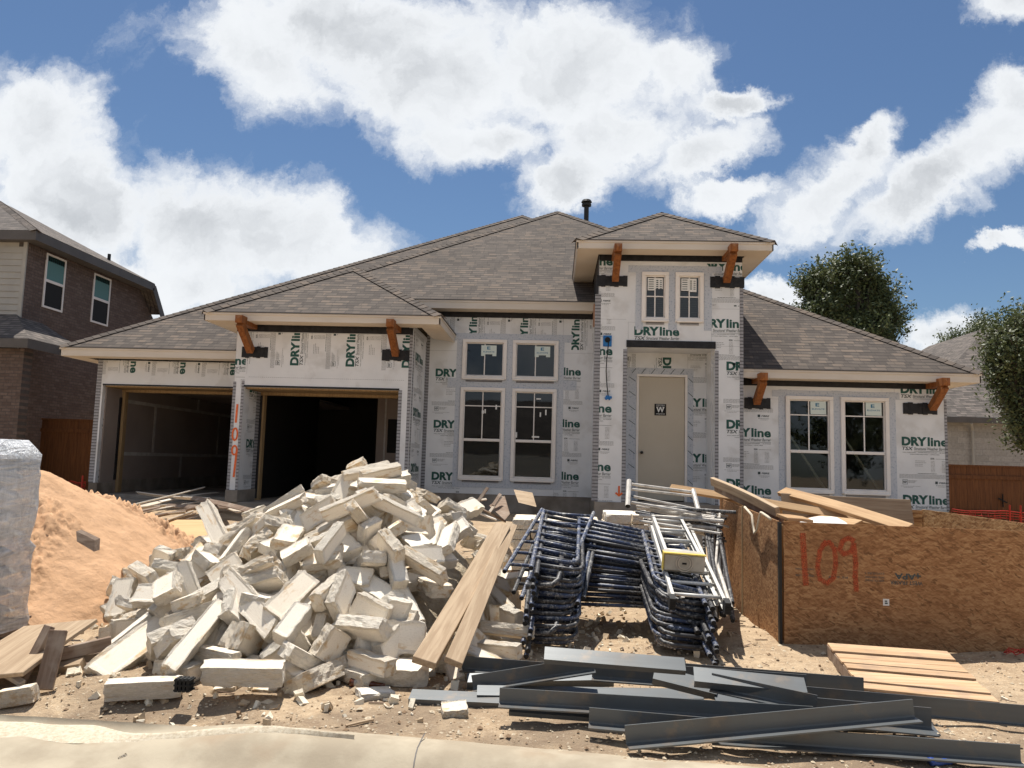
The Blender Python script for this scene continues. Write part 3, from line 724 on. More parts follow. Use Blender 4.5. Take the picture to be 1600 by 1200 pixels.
    tp.build('flashing_tape', 'window_tape', tw_w)
    strip(tw_w, 'corner_tape', 'ruler_tape', tx0 - .07, tx0 + .05, SL, 5.0, YT); strip(tw_w, 'corner_tape', 'ruler_tape', tx1 - .05, tx1 + .02, SL, 5.3, YT)
    strip(tw_w, 'corner_tape', 'ruler_tape', px0 - .07, px0 + .01, SL, pz - .05, YT); strip(tw_w, 'corner_tape', 'ruler_tape', px1 - .0, px1 + .07, SL, pz - .05, YT)
    strip(tw_w, 'header_flashing', 'black_wrap', px0 - .01, px1 + .01, pz - .01, pz + .13, YT, .02)
    for i, (x0, x1, z0, z1) in enumerate(tw):
        f = window(x0, x1, z0, z1, YT, mz=4.98)
        st = MB(); st.box(x0 + .12, x0 + .27, YT + .002, YT + .005, z1 - .37, z1 - .12, 0); st.box(x0 + .265, x0 + .42, YT + .004, YT + .007, z1 - .34 - .05 * i, z1 - .12, 0)
        for k in range(5):
            st.box(x0 + .14, x0 + .24, YT, YT + .0015, z1 - .16 - k * .045, z1 - .145 - k * .045, 1); st.box(x0 + .29, x0 + .33, YT + .002, YT + .003, z1 - .18 - k * .04, z1 - .16 - k * .04, 1); st.box(x0 + .36, x0 + .40, YT + .002, YT + .003, z1 - .18 - k * .04, z1 - .165 - k * .04, 1)
        st.build('sticker', ['paper_white', 'ink_dark'], f)
    # sides of the tower and the porch recess
    sd_ = MB(); sd_.box(tx0, tx0 + .12, YT + .3, 20, SL, zt4); l_ = sd_.build('wall', 'sheathing', HOUSE)
    sp_ = MB(); sp_.box(tx0 - .006, tx0 - .0005, YT + .02, YT + .2, SL, 4.95); sp_.build('corner_tape', 'ruler_tape', l_)
    bw_ = MB(); bw_.box(tx0 - .012, tx0 - .001, YT + .05, 17.2, 4.98, zt4); bw_.build('side_wrap', 'black_wrap', l_)
    cp = MB(); cp.box(tx0 - .05, tx0 - .013, YT + .9, YT + 1.2, 4.55, 5.0); cp.build('flashing', 'copper_tone', l_)
    sd_ = MB(); sd_.box(tx1 - .12, tx1, YT + .3, 20, SL, zt4); sd_.build('wall', 'sheathing', HOUSE)
    dx0, dx1 = xz(994, 650, YD)[0], xz(1074, 650, YD)[0]; dtop = xz(1034, 585, YD)[1]
    dwl = wall(px0 - .25, px1 + .25, SL, pz + .25, YD, [(dx0, dx1, SL, dtop)])
    sheet(dwl, (dx1, px1 + .2, SL, pz + .2), xz(1083, 636, YD)[0] - .31, xz(1100, 636, YD)[1], YD, k0=-2, k1=3)
    sheet(dwl, (px0 - .2, dx1 - .02, dtop + .03, pz + .2), xz(1035.5, 560, YD)[0], xz(1040, 558.5, YD)[1], YD, rot=-90, k0=0, k1=1)
    tp = MB()
    for (x0, x1, z0, z1, q) in ((dx0 - .2, dx0 + .01, SL, dtop, 0), (dx1 - .01, dx1 + .12, SL, dtop, 0), (dx0 - .2, dx1 + .12, dtop - .01, dtop + .13, .002)): tp.box(x0, x1, YD - .006 - q, YD - .0005, z0, z1)
    hz_ = dtop + .1
    for k in range(9):
        z = SL + .15 + k * .30
        tp.beam((dx1 + .015, YD - .009, z), (dx1 + .11, YD - .009, z - .09), .004, .012, 1); tp.beam((dx0 - .15, YD - .009, z), (dx0 - .02, YD - .009, z - .09), .004, .012, 1)
    for k in range(6): tp.beam((dx0 - .1 + k * .2, YD - .012, dtop + .01), (dx0 - .02 + k * .2, YD - .012, dtop + .11), .004, .012, 1)
    tp.build('flashing_tape', ['window_tape', 'ink_dark'], dwl)
    rr = MB(); rr.box(px0 - .25, px0 - .001, YT + .301, YD, SL, pz + .24); rr.box(px1 + .001, px1 + .25, YT + .301, YD, SL, pz + .24); rr.box(px0 - .25, px1 + .25, YT + .301, YD, pz + .002, pz + .2); rr.build('porch_lining', 'sheathing', HOUSE)
    # door
    dr = MB(); dr.box(dx0 + .055, dx1 - .055, YD + .03, YD + .075, SL + .02, dtop - .055)
    door = dr.build('door', 'door_paint', HOUSE, bevel=.003)
    fr = MB(); fr.box(dx0, dx0 + .05, YD - .02, YD + .12, SL, dtop - .05); fr.box(dx1 - .05, dx1, YD - .02, YD + .12, SL, dtop - .05); fr.box(dx0, dx1, YD - .02, YD + .12, dtop - .05, dtop); fr.build('door_frame', 'vinyl', door, bevel=.004)
    kn = MB(); kz = xz(1001, 707, YD)[1]; kx = dx0 + .12
    kn.tube([(kx, YD + .03, kz), (kx, YD - .01, kz)], .022, 10); kn.tube([(kx, YD - .01, kz), (kx, YD - .03, kz), (kx, YD - .055, kz)], .030, 12); kn.build('knob', 'steel_black', door, smooth=True)
    st = MB(); sx, sz = xz(1032, 640, YD)
    st.box(sx - .12, sx + .12, YD + .022, YD + .029, sz - .12, sz + .12, 0)
    T2(st, 'W', sx - .085, sz - .055, .17, .115, YD + .021, 1, .03); 
    for a_, b_ in ((-.055, .03), (.055, .03)): st.box(sx + a_ - .03, sx + a_ + .03, YD + .0205, YD + .0215, sz + .052, sz + .06, 1)
    T2(st, 'WESTERN', sx - .09, sz + .082, .18, .022, YD + .021, 1, .01); T2(st, 'WINDOWS', sx - .09, sz - .10, .18, .022, YD + .021, 1, .01)
    st.build('sticker', ['black_matte', 'paper_white'], door)
    # meter cable stub on the left pier
    bx_, bz_ = xz(949, 533, YT)
    bp = MB(); bp.box(bx_ - .085, bx_ + .085, YT - .022, YT - .0005, bz_ - .11, bz_ + .11, 0); bp.tube([(bx_, YT - .02, bz_ + .02), (bx_, YT - .06, bz_ + .02)], .055, 14, 1); plate = bp.build('service_box', ['blue_tape', 'black_matte'], HOUSE)
    cb = MB(); cx2, cz2 = xz(950, 622, YT)
    cb.tube([(bx_ + .01, YT - .05, bz_ + .03), (bx_ + .02, YT - .10, bz_ - .02), (bx_ - .005, YT - .08, bz_ - .3), (bx_ - .02, YT - .06, bz_ - .6), (cx2 - .03, YT - .06, (bz_ + cz2) / 2 - .3), (cx2, YT - .06, cz2)], .010, 6, 0)
    cb.build('cable', 'black_matte', plate, smooth=True)
    cb = MB(); R2 = random.Random(3)
    for k in range(9): a_ = R2.uniform(0, 6.28); cb.beam((cx2, YT - .06, cz2), (cx2 + .07 * cos(a_), YT - .07 + .02 * sin(k), cz2 + .045 * sin(a_)), .03, .035, 0)
    cb.build('tape_knot', 'blue_tape', plate)
    # ---- right wing
    rx0, rx1 = tx1 + .001, xz(1480, 700, YR)[0]; zt5 = 3.40
    rn = [(4.61, 5.545, 1.175, 3.10), (5.69, 6.63, 1.175, 3.10)]
    rw = wall(rx0, rx1, SL - .01, zt5, YR, [(p[0] + .03, p[1] - .03, p[2] + .03, p[3] - .03) for p in rn])
    zr = xz(1184, 683, YR)[1]
    sheet(rw, (rx0, 4.5, SL, 3.03), xz(1204.5, 683, YR)[0] - .885, zr, YR, k0=-2, k1=2)
    sheet(rw, (6.70, rx1, SL, 3.08), xz(1409, 697, YR)[0], xz(1440, 697, YR)[1], YR, k0=-2, k1=1)
    sheet(rw, (6.75, rx1, 3.09, zt5 - .03), xz(1407, 610, YR)[0], 3.20, YR, k0=0, k1=1)
    tp = MB()
    for (x0, x1) in ((4.48, 4.65), (5.52, 5.72), (6.60, 6.77)): tp.box(x0, x1, YR - .006, YR - .0005, 1.03, 3.22)
    tp.box(4.35, 6.85, YR - .008, YR - .0005, 3.08, 3.21); tp.build('flashing_tape', 'window_tape', rw)
    strip(rw, 'corner_tape', 'ruler_tape', rx1 - .04, rx1 + .01, SL, zt5 - .3, YR)
    for i, (x0, x1, z0, z1) in enumerate(rn):
        f = window(x0, x1, z0, z1, YR, rail=1.99, mz=2.72)
        st = MB(); cx = (x0 + x1) / 2
        st.box(cx + .03, cx + .34, YR + .002, YR + .005, z1 - .36, z1 - .10, 0)
        T2(st, 'E', cx + .13, z1 - .205, .075, .07, YR + .001, 1, .03); T2(st, 'ELEVATE', cx + .06, z1 - .27, .25, .03, YR + .001, 1, .015)
        st.build('sticker', ['sticker_white', 'sticker_blue'], f)
        br = MB(); br.beam((x0 + .05, YR + .5, z1 - .5), (x1 + .1, YR + .5, z0 - .1), .09, .04); br.build('brace', 'trim_board', f)
    e_ = MB(); e_.box(rx1, rx1 + .0, YR, YR, 0, 0) if False else None
    ew = MB(); ew.box(rx1 - .12, rx1, YR + .15, 34, SL, zt5); ew.build('wall', 'sheathing', HOUSE)
    ewl = MB(); ewl.box(lx0, lx0 + .019, YL + .1, 34, SL, 3.6); ewl.build('wall', 'sheathing', HOUSE)
    bk = MB(); bk.box(lx0, rx1, 33.9, 34, SL, 3.6); bk.build('wall', 'sheathing', HOUSE)
    # dark rooms behind the glass: partition walls, floor, ceiling
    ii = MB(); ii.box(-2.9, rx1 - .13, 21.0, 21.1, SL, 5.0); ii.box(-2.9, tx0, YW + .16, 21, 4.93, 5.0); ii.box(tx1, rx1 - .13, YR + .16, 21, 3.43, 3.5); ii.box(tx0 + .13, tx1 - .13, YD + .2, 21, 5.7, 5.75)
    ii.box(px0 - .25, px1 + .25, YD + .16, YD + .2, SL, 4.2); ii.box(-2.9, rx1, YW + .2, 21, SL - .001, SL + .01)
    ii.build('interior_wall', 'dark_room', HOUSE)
    # black wrap band at the top of every wall, under the soffit
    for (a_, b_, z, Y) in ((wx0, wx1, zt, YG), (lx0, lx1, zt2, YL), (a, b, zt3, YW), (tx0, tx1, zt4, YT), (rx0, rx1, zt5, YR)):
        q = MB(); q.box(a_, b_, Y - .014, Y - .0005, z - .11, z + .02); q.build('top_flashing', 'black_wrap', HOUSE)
    # spray-painted house number on the narrow pier
    Xp = (wx0 + gx0) / 2
    num = MB()
    zt_, zb_ = xz(366, 632, YG)[1], xz(360, 748, YG)[1]
    def stroke(pts, w=.042):
        for p, q in zip(pts[:-1], pts[1:]): stroke3(num, (p[0], YG - .009, p[1]), (q[0], YG - .009, q[1]), w)
    stroke([(Xp, zt_), (Xp - .01, zt_ - .36)])
    stroke([(Xp - .01 + .05 * cos(t_), zt_ - .60 + .12 * sin(t_)) for t_ in [i * pi / 8 for i in range(17)]], .034)
    stroke([(Xp + .0 + .05 * cos(t_), zt_ - .92 + .09 * sin(t_)) for t_ in [i * pi / 8 for i in range(17)]], .034); stroke([(Xp + .05, zt_ - .90), (Xp + .02, zt_ - 1.45)])
    num.build('spray_number', 'orange_spray', gw)
    ar = MB()
    for (x_, y_) in ((967, 772), (1122, 775)):
        p_ = U(x_, y_, YT)
        stroke3(ar, (p_.x, YT - .009, p_.z + .15), (p_.x, YT - .009, p_.z - .02), .035); stroke3(ar, (p_.x - .06, YT - .009, p_.z + .02), (p_.x, YT - .009, p_.z - .03), .035); stroke3(ar, (p_.x + .06, YT - .009, p_.z + .02), (p_.x, YT - .009, p_.z - .03), .035)
    ar.build('spray_arrow', 'orange_spray', tw_w)
def T2(mb, s, x, z, w, h, Y, mi, off=0.0, sh=0.0):
    vs, fs = glyphs(s, off, sh)
    for f in fs: mb.face([(x + vs[i][0] * w, Y, z + vs[i][1] * h) for i in f], mi)
house()

# ---- roofs
def roof_face(mb, pts, e0, e1):
    """pts planar polygon; shingle UVs with u along the eave e0->e1 and v up the slope"""
    e0, e1 = Vector(e0), Vector(e1); u = (e1 - e0).normalized()
    P = [Vector(p) for p in pts]; n = Vector((0, 0, 0))
    for i in range(1, len(P) - 1): n += (P[i] - P[0]).cross(P[i + 1] - P[0])
    if n.z < 0: P.reverse(); n = -n
    n.normalize(); v = n.cross(u)
    if v.z < 0: v = -v
    mb.face(P, 0, [((p - e0).dot(u) + 40, (p - e0).dot(v) + 20) for p in P])
def caps(mb, p0, p1, w=0.15, step=0.17):
    p0, p1 = Vector(p0), Vector(p1); d = p1 - p0; L = d.length; d.normalize(); x = d.cross(Vector((0, 0, 1))).normalized(); z = x.cross(d)
    k = 0.0; i = 0
    while k < L:
        a = p0 + d * k; b = p0 + d * min(L, k + step * 1.25); lift = .022
        drop_ = -z * 0.058
        jl = RNG.uniform(-.01, .01)
        A = [a + x * -w + drop_ + z * lift, a + z * (lift + .012), a + x * w + drop_ + z * lift]; B = [b + x * -w + drop_ + z * (lift - .012), b + z * lift, b + x * w + drop_ + z * (lift - .012)]
        uo = RNG.uniform(0, 30)
        for s_ in (0, 1): mb.face([A[s_], A[s_ + 1], B[s_ + 1], B[s_]], 0, [(uo, .03 + i * .142), (uo + .12, .03 + i * .142), (uo + .12, .13 + i * .142), (uo, .13 + i * .142)])
        mb.face([A[0], A[1], A[1] - z * .014, A[0] - z * .014], 0, [(uo, .05 + i * .142)] * 4); mb.face([A[1], A[2], A[2] - z * .014, A[1] - z * .014], 0, [(uo, .05 + i * .142)] * 4)
        k += step; i += 1
S = 0.65
def roofs():
    m = MB()
    # main hip
    LX, LZ = -10.86, 3.84; RX, RZ = 8.22, 3.575; RX0 = tx1_()
    A = (LX, 16.1, LZ); ap = (-1.28, 25.6, 10.02); ap2 = (-1.28, 28.0, 10.02)
    sR = (10.02 - RZ) / (RX - ap[0]); sF = (10.02 - LZ) / 9.5
    roof_face(m, [A, ap, ap2, (LX, 37.3, LZ)], (LX, 37.3, LZ), A)
    yc = 17.35; zc = LZ + sF * (yc - 16.1)
    roof_face(m, [A, (-3.3, 16.1, LZ), (-3.3, yc, zc), (6.93, yc, zc), ap], A, (8.22, 16.1, LZ))
    R0 = (RX, 15.25, RZ); S3 = 0.645
    def onright(x): return RZ + sR * (RX - x)
    def ywing(x): return 15.25 + (onright(x) - RZ) / S3
    X0 = -0.07; z0 = onright(X0); S2 = 0.655; ze2 = 5.11; y0 = 16.45 + (z0 - ze2) / S2
    p2 = (X0, y0, z0)
    def yhip2(x): return 16.45 + (onright(x) - ze2) / S2
    h2 = (RX0, yhip2(RX0), onright(RX0)); hw_ = (RX0, ywing(RX0), onright(RX0))
    roof_face(m, [R0, (RX, 37.2, RZ), ap2, ap, (X0, 16.1 + (z0 - LZ) / sF, z0), p2, h2, hw_], R0, (RX, 37.2, RZ))
    roof_face(m, [(LX, 37.3, LZ), (RX, 37.3, RZ), ap2], (RX, 37.3, RZ), (LX, 37.3, LZ))
    roof_face(m, [(RX0, 15.25, RZ), R0, hw_], (RX0, 15.25, RZ), R0)
    xl = X0 - (z0 - ze2) / 0.665
    q0 = (xl, 16.45, ze2)
    roof_face(m, [q0, (RX0, 16.45, ze2), h2, p2], q0, (6, 16.45, ze2))
    roof_face(m, [q0, p2, (X0, 25.4, z0), (xl, 25.4, ze2)], (xl, 25, ze2), q0)
    m.face([h2, (RX0, 16.45, ze2), (RX0, 16.45, 4.2), hw_], 0, [(0, 0)] * 4)
    # centre garage hip
    gx0, gx1 = U(318, 486, 14.65).x, U(689, 497, 14.65).x
    hw = (gx1 - gx0) / 2; ze = U(504, 490, 14.65).z; gm = (gx0 + gx1) / 2
    ga = (gm, 14.65 + hw, ze + hw * .64)
    roof_face(m, [(gx0, 14.65, ze), (gx1, 14.65, ze), ga], (gx0, 14.65, ze), (gx1, 14.65, ze))
    gb = (gm, 22, ga[2])
    roof_face(m, [(gx0, 14.65, ze), ga, gb, (gx0, 22, ze)], (gx0, 22, ze), (gx0, 14.65, ze)); roof_face(m, [(gx1, 14.65, ze), (gx1, 17.3, ze), (gx1, 17.3, ze), (gx1, 22, ze), gb, ga], (gx1, 14.65, ze), (gx1, 22, ze))
    # tower hip
    t0, t1 = U(901, 376, 14.65).x, U(1210, 376, 14.65).x; tz = U(1050, 376, 14.65).z; th = (t1 - t0) / 2; tm = (t0 + t1) / 2
    ta = (tm, 14.65 + th, tz + th * .62); tb = (tm, 20.3, ta[2])
    roof_face(m, [(t0, 14.65, tz), (t1, 14.65, tz), ta], (t0, 14.65, tz), (t1, 14.65, tz))
    roof_face(m, [(t0, 14.65, tz), ta, tb, (t0, 20.3, tz)], (t0, 20, tz), (t0, 14.65, tz)); roof_face(m, [(t1, 14.65, tz), (t1, 20.3, tz), tb, ta], (t1, 14.65, tz), (t1, 20, tz))
    m.face([tb, (t1, 20.3, tz), (t1, 20.3, tz - .17), (t0, 20.3, tz - .17), (t0, 20.3, tz)], 0, [(0, 0)] * 5)
    roof = m.build('roof', 'shingle', HOUSE)
    c = MB()
    for a, b in ((A, ap), (ap, ap2), ((X0, 16.1 + (z0 - LZ) / sF, z0), ap), (R0, hw_), (q0, p2), (h2, p2), ((gx0, 14.65, ze), ga), ((gx1, 14.65, ze), ga), (ga, gb),
                 ((t0, 14.65, tz), ta), ((t1, 14.65, tz), ta), (ta, tb)): caps(c, a, b)
    c.build('ridge_cap', 'shingle', roof)
    # fascia boards and soffits
    def eave(pts, z, h=.17, ov=.44, closed=False, cut=0.0):
        """pts run along the outer eave line; the soffit lies inwards (to the left of travel)"""
        f = MB(); so = MB(); dz_ = .006
        for (a, b) in zip(pts[:-1], pts[1:]):
            a, b = Vector(a + (0,)), Vector(b + (0,)); d = (b - a).normalized(); inn = Vector((-d.y, d.x, 0))
            if True:
                f.hull8([p + Vector((0, 0, zz)) + inn * o_ for zz in (z - h, z - .012) for o_ in (0.012, .04) for p in (a + d * (.012), b - d * (.012))])
                f.hull8([p + Vector((0, 0, zz)) + inn * o_ for zz in (z - .05, z - .010) for o_ in (-.004, .0115) for p in (a, b)])
                so.hull8([p + Vector((0, 0, zz)) + inn * o_ for zz in (z - h + .004, z - h + .018) for o_, e in ((.0405, 0), (ov - .10, 1)) for p in ((a + d * (.04 if not e else ov - .1), b - d * (.04 if not e else ov - .1)) if len(pts) > 2 else (a + d * .04, b - d * .04))])
        fo = f.build('fascia', 'fascia_paint', roof, bevel=.003); s2 = so.build('soffit', 'soffit_paint', roof)
        dr = MB()   # drip edge
        for (a, b) in zip(pts[:-1], pts[1:]):
            a, b = Vector(a + (z,)), Vector(b + (z,)); d = (b - a).normalized(); inn = Vector((-d.y, d.x, 0))
            dr.hull8([p + Vector((0, 0, zz)) + inn * o_ for zz in (-.009, .006) for o_ in (-.02, .03) for p in (a, b)])
        dr.build('drip_edge', 'trim_dark', roof)
    eave([(LX, 30.0), (LX, 16.1), (GX[0] - .0, 16.1)], LZ, .19, .5)
    eave([(gx0, 17.6), (gx0, 14.65), (gx1, 14.65), (gx1, 16.9)], ze, .17, .55)
    eave([(U(640, 466, 16.45).x, 16.45), (tx_() - .01, 16.45)], ze2, .19, .5)
    eave([(t0, 19.0), (t0, 14.65), (t1, 14.65), (t1, 19.0)], tz, .17, .55)
    eave([(RX0 + .01, 15.25), (RX, 15.25), (RX, 30)], RZ, .18, .5)
    # fill over the missing parts of the roof edge above the wall heads
    return roof, (gx0, gx1, ze), (t0, t1, tz)
def tx1_(): return xz(1160, 600, YT)[0]
def tx_(): return xz(933, 600, YT)[0]
ROOF, GE, TE = roofs()
def brackets():
    #  beam-end pixel, foot pixel, wall depth, beam nose depth
    for (tx, ty, fx, fy, Y, yn, lab, pw) in ((377, 498, 391, 551, YG, 14.42, None, (.22, .32)), (611, 504, 618, 556, YG, 14.42, None, (.30, .26)),
                                     (965, 386, 962, 440, YT, 14.42, None, (.36, .25)), (1145, 386, 1136, 442, YT, 14.42, None, (.3, .37)),
                                     (1191, 588, 1183, 631, YR, 15.02, None, (.22, .3)), (1470, 596, 1461, 640, YR, 15.02, None, (.52, .14))):
        pt = U(tx, ty, yn); pf = U(fx, fy, Y); X = (pt.x + pf.x) / 2; w = .145
        b = MB()
        b.box(X - w / 2, X + w / 2, yn - .0, Y - .013, pt.z - .075, pt.z + .075)
        b.beam((X, yn + .075, pt.z - .08), (X, Y - .10, pf.z + .02), w - .012, w - .004)
        # pyramid-cut nose
        z0, z1 = pt.z - .075, pt.z + .075
        nose = Vector((X, yn - .035, pt.z)); cs = [(X - w / 2, yn, z0), (X + w / 2, yn, z0), (X + w / 2, yn, z1), (X - w / 2, yn, z1)]
        for i in range(4): b.face([cs[i], cs[(i + 1) % 4], nose])
        o = b.build('eave_bracket', 'cedar_beam', HOUSE, bevel=.004)
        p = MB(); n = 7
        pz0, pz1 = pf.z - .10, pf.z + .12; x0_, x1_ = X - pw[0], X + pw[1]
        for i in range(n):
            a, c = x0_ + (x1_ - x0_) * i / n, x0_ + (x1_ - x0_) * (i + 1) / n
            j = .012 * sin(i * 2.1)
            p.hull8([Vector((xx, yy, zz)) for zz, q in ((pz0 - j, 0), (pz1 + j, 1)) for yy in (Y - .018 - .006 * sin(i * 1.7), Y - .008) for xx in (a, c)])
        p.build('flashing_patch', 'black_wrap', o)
brackets()
def vents():
    p = U(916, 345, 23.4)
    v = MB(); v.tube([(p.x, 23.4, 8.2), (p.x, 23.4, U(916, 322, 23.4).z)], .075, 12)
    z = U(916, 322, 23.4).z
    v.tube([(p.x, 23.4, z), (p.x, 23.4, z + .03), (p.x, 23.4, z + .06)], .15, 14); v.tube([(p.x, 23.4, z + .06), (p.x, 23.4, z + .12)], .085, 12); v.tube([(p.x, 23.4, z + .12), (p.x, 23.4, z + .19)], .17, 14, r1=.13)
    v.build('vent_pipe', 'steel_black', HOUSE)
vents()
# ============================================================ neighbours, fences, trees
def neighbour_left():
    XN = U(45, 380, 18.4).x; yf = 18.4; ye = 27.0
    H = thing('brick_house', (XN, yf, .5), 'two storey dark brown brick house at the left edge with grey siding on its front', 'house')
    zt = U(52, 372, yf).z - .12
    d0 = ray(226, 444); yk0 = ((XN + .42) / d0.x) * d0.y + .5; d1 = ray(256, 492); yk1 = ((XN + .42) / d1.x) * d1.y; zk1 = U(256, 492, yk1).z; sl_ = (zk1 - zt) / (yk1 - yk0); ye = yk1 + 2.5; zk1 = zk1 + sl_ * 2.5 + .25; m = MB(); m.box(XN - .25, XN, yf, yk0, .3, zt); m.hull8([(x_, y_, z_) for z_ in (0, 1) for y_ in (0, 1) for x_ in (0, 1)]) if False else None
    m.hull8([Vector(p) for p in ((XN - .25, yk0, .3), (XN, yk0, .3), (XN - .25, ye, .3), (XN, ye, .3), (XN - .25, yk0, zt), (XN, yk0, zt), (XN - .25, ye, zk1 - .3), (XN, ye, zk1 - .3))])
    w = m.build('wall', 'brick_brown', H)
    m = MB(); m.box(XN - 9, XN - .251, yf, yf + .5, .3, zt); m.box(XN - 9, XN - .251, yf + .5, yk0 - 1, zt - .1, zt - .05); m.build('wall', 'siding_grey', H)
    m = MB()
    for k in range(40):      # lap siding boards on the projecting front
        z0 = .6 + k * .165
        if z0 + .165 > zt: break
        m.hull8([Vector(p) for p in ((XN - 8, yf - .035, z0), (XN - .10, yf - .035, z0), (XN - 8, yf - .002, z0), (XN - .10, yf - .002, z0), (XN - 8, yf - .014, z0 + .163), (XN - .10, yf - .014, z0 + .163), (XN - 8, yf - .002, z0 + .163), (XN - .10, yf - .002, z0 + .163))])
    m.box(XN - .099, XN - .004, yf - .045, yf - .002, .6, zt)
    # a box bay so that the siding stands in front of the brick corner
    m.build('siding', 'siding_grey', H)
    q = MB()
    for i in range(int((yk0 - yf) / .085)):   # soldier course under the eave
        y = yf + .02 + i * .085; q.box(XN - .01, XN + .012, y, y + .072, zt - .26, zt - .02)
    q.build('soldier_course', 'brick_brown', H)
    for (a, b, t0, b0, t1, b1) in ((68.5, 99.5, 396, 480, 406, 488), (143.5, 170, 427, 503, 436, 510)):
        y0, y1 = None, None
        def yat(px, py):
            d = ray(px, py); return (XN / d.x) * d.y
        y0, y1 = yat(a, (t0 + b0) / 2), yat(b, (t1 + b1) / 2)
        z1 = (U(a, t0, y0).z + U(b, t1, y1).z) / 2; z0 = (U(a, b0, y0).z + U(b, b1, y1).z) / 2
        f = MB(); w_ = .05
        for p, q_, r_, s_ in ((y0, y1, z0, z0 + w_), (y0, y1, z1 - w_, z1), (y0, y0 + w_, z0 + w_, z1 - w_), (y1 - w_, y1, z0 + w_, z1 - w_), (y0 + w_, y1 - w_, (z0 + z1) / 2 - .035, (z0 + z1) / 2 + .035)):
            f.box(XN - .02, XN + .03, p, q_, r_, s_)
        fo = f.build('window', 'vinyl', H)
        g = MB(); g.box(XN - .01, XN + .012, y0 + .04, y1 - .04, (z0 + z1) / 2, z1 - .04); g.build('blind', 'blind', fo)
        g = MB(); g.box(XN - .01, XN + .010, y0 + .04, y1 - .04, z0 + .04, (z0 + z1) / 2 - .001); g.build('pane', 'black_matte', fo)
    # upper roof: hip running back
    r = MB(); ez = zt + .22; ox = XN + .42; oy = yf - .35; S_ = .50; hw = 4.6
    A_ = (ox, oy, ez); B_ = (ox - 2 * hw, oy, ez); ap_ = (ox - hw, oy + hw, ez + S_ * hw)
    ybk = U(228, 443, 20).y; 
    yk = None
    d = ray(226, 444); yk = (ox / d.x) * d.y
    ap2_ = (ox - hw, yk, ez + S_ * hw)
    roof_face(r, [A_, B_, ap_], B_, A_); roof_face(r, [A_, (ox, yk + .6, ez), ap2_, ap_], A_, (ox, yk, ez)); roof_face(r, [B_, ap_, ap2_, (ox - 2 * hw, yk + .6, ez)], (ox - 2 * hw, yk, ez), B_)
    d2 = ray(256, 492); ykk = (ox / d2.x) * d2.y; zk = U(256, 492, ykk).z
    r.face([(ox, yk + .6, ez), (ox, ykk, zk), (ox - 2 * hw, ykk, zk), (ox - 2 * hw, yk + .6, ez), ap2_], 0, [(0, 0), (3, 0), (3, 9), (0, 9), (0, 5)])
    ro = r.build('roof', 'shingle_far', H)
    c = MB(); caps(c, A_, ap_, .14, .2); c.build('ridge_cap', 'shingle_far', ro)
    f = MB()
    f.box(ox - .03, ox, oy, yk + .6, ez - .24, ez - .01); f.box(ox - 9, ox - .031, oy, oy + .03, ez - .24, ez - .01); f.box(XN, ox - .031, oy + .031, yk + .6, ez - .22, ez - .19); f.box(ox - 9, XN, oy + .031, yf + .25, ez - .22, ez - .19)
    f.beam((ox - .015, yk + .6, ez - .12), (ox - .015, ykk + (ykk - yk - .6) * .9, zk - .12 + (zk - ez) * .9), .03, .23)
    f.build('fascia', 'trim_dark', ro)
    vp = MB(); pv = U(170, 408, yf + 4.5); vp.tube([(pv.x, yf + 4.5, pv.z - 1.2), (pv.x, yf + 4.5, U(170, 397, yf + 4.5).z)], .05, 10); vp.build('vent_pipe', 'steel_black', H)
    # lower front roof and its brick pier
    l = MB(); z5 = U(0, 530, 17.2).z; xl = U(53, 546, 17.2).x
    roof_face(l, [(xl, 17.0, z5), (xl - 6, 17.0, z5), (xl - 6, 19.2, z5 + 1.3), (xl - 2.2, 19.2, z5 + 1.3)], (xl - 6, 17, z5), (xl, 17, z5)); roof_face(l, [(xl, 17.0, z5), (xl - 2.2, 19.2, z5 + 1.3), (xl, 19.2, z5)], (xl, 17, z5), (xl, 19.2, z5))
    lo = l.build('porch_roof', 'shingle_far', H)
    f = MB(); f.box(xl - 6, xl, 16.97, 17.0, z5 - .22, z5 - .01); f.box(xl - .03, xl, 17.0, 19.2, z5 - .22, z5 - .01); f.build('fascia', 'trim_dark', lo)
    b = MB(); b.box(xl - 6, xl - .3, 17.3, 17.6, .3, z5 - .2); b.build('wall', 'brick_brown_front', H)
neighbour_left()
def fence(name, pts, h, label, m, pw=.14, zb=.45, cat='fence', hinge=False):
    F = thing(name, tuple(pts[0]) + (zb,), label, cat)
    for a, b in zip(pts[:-1], pts[1:]):
        a, b = Vector(a + (zb,)), Vector(b + (zb,)); d = (b - a); L = d.length; d.normalize(); n = Vector((-d.y, d.x, 0)); k = 0; s_ = MB()
        while k * pw < L:
            x0 = a + d * (k * pw + .003); x1 = a + d * min(L, (k + 1) * pw - .003); j = RNG.uniform(-.004, .004)
            s_.hull8([p + n * (o + j) + Vector((0, 0, z)) for z in (0, h) for o in (0, .018) for p in (x0, x1)]); k += 1
        s_.build('boards', m, F)
        q = MB(); q.hull8([p + n * o + Vector((0, 0, z)) for z in (h, h + .04) for o in (-.04, .06) for p in (a, b)]); q.build('cap_rail', m, F)
        for z in (.25, h - .3):
            q = MB(); q.hull8([p + n * o + Vector((0, 0, zz)) for zz in (z, z + .09) for o in (-.04, -.002) for p in (a, b)]); q.build('rail', m, F)
    if hinge:
        q = MB(); c = U(1565, 782, pts[0][1]); 
        for dx, dz in ((-.1, .05), (.1, -.05), (0, .16), (0, -.16)): q.beam((c.x, c.y - .05, c.z), (c.x + dx, c.y - .05, c.z + dz), .015, .03)
        q.build('gate_latch', 'black_matte', F)
    return F
pl = U(66, 656, 19.0)
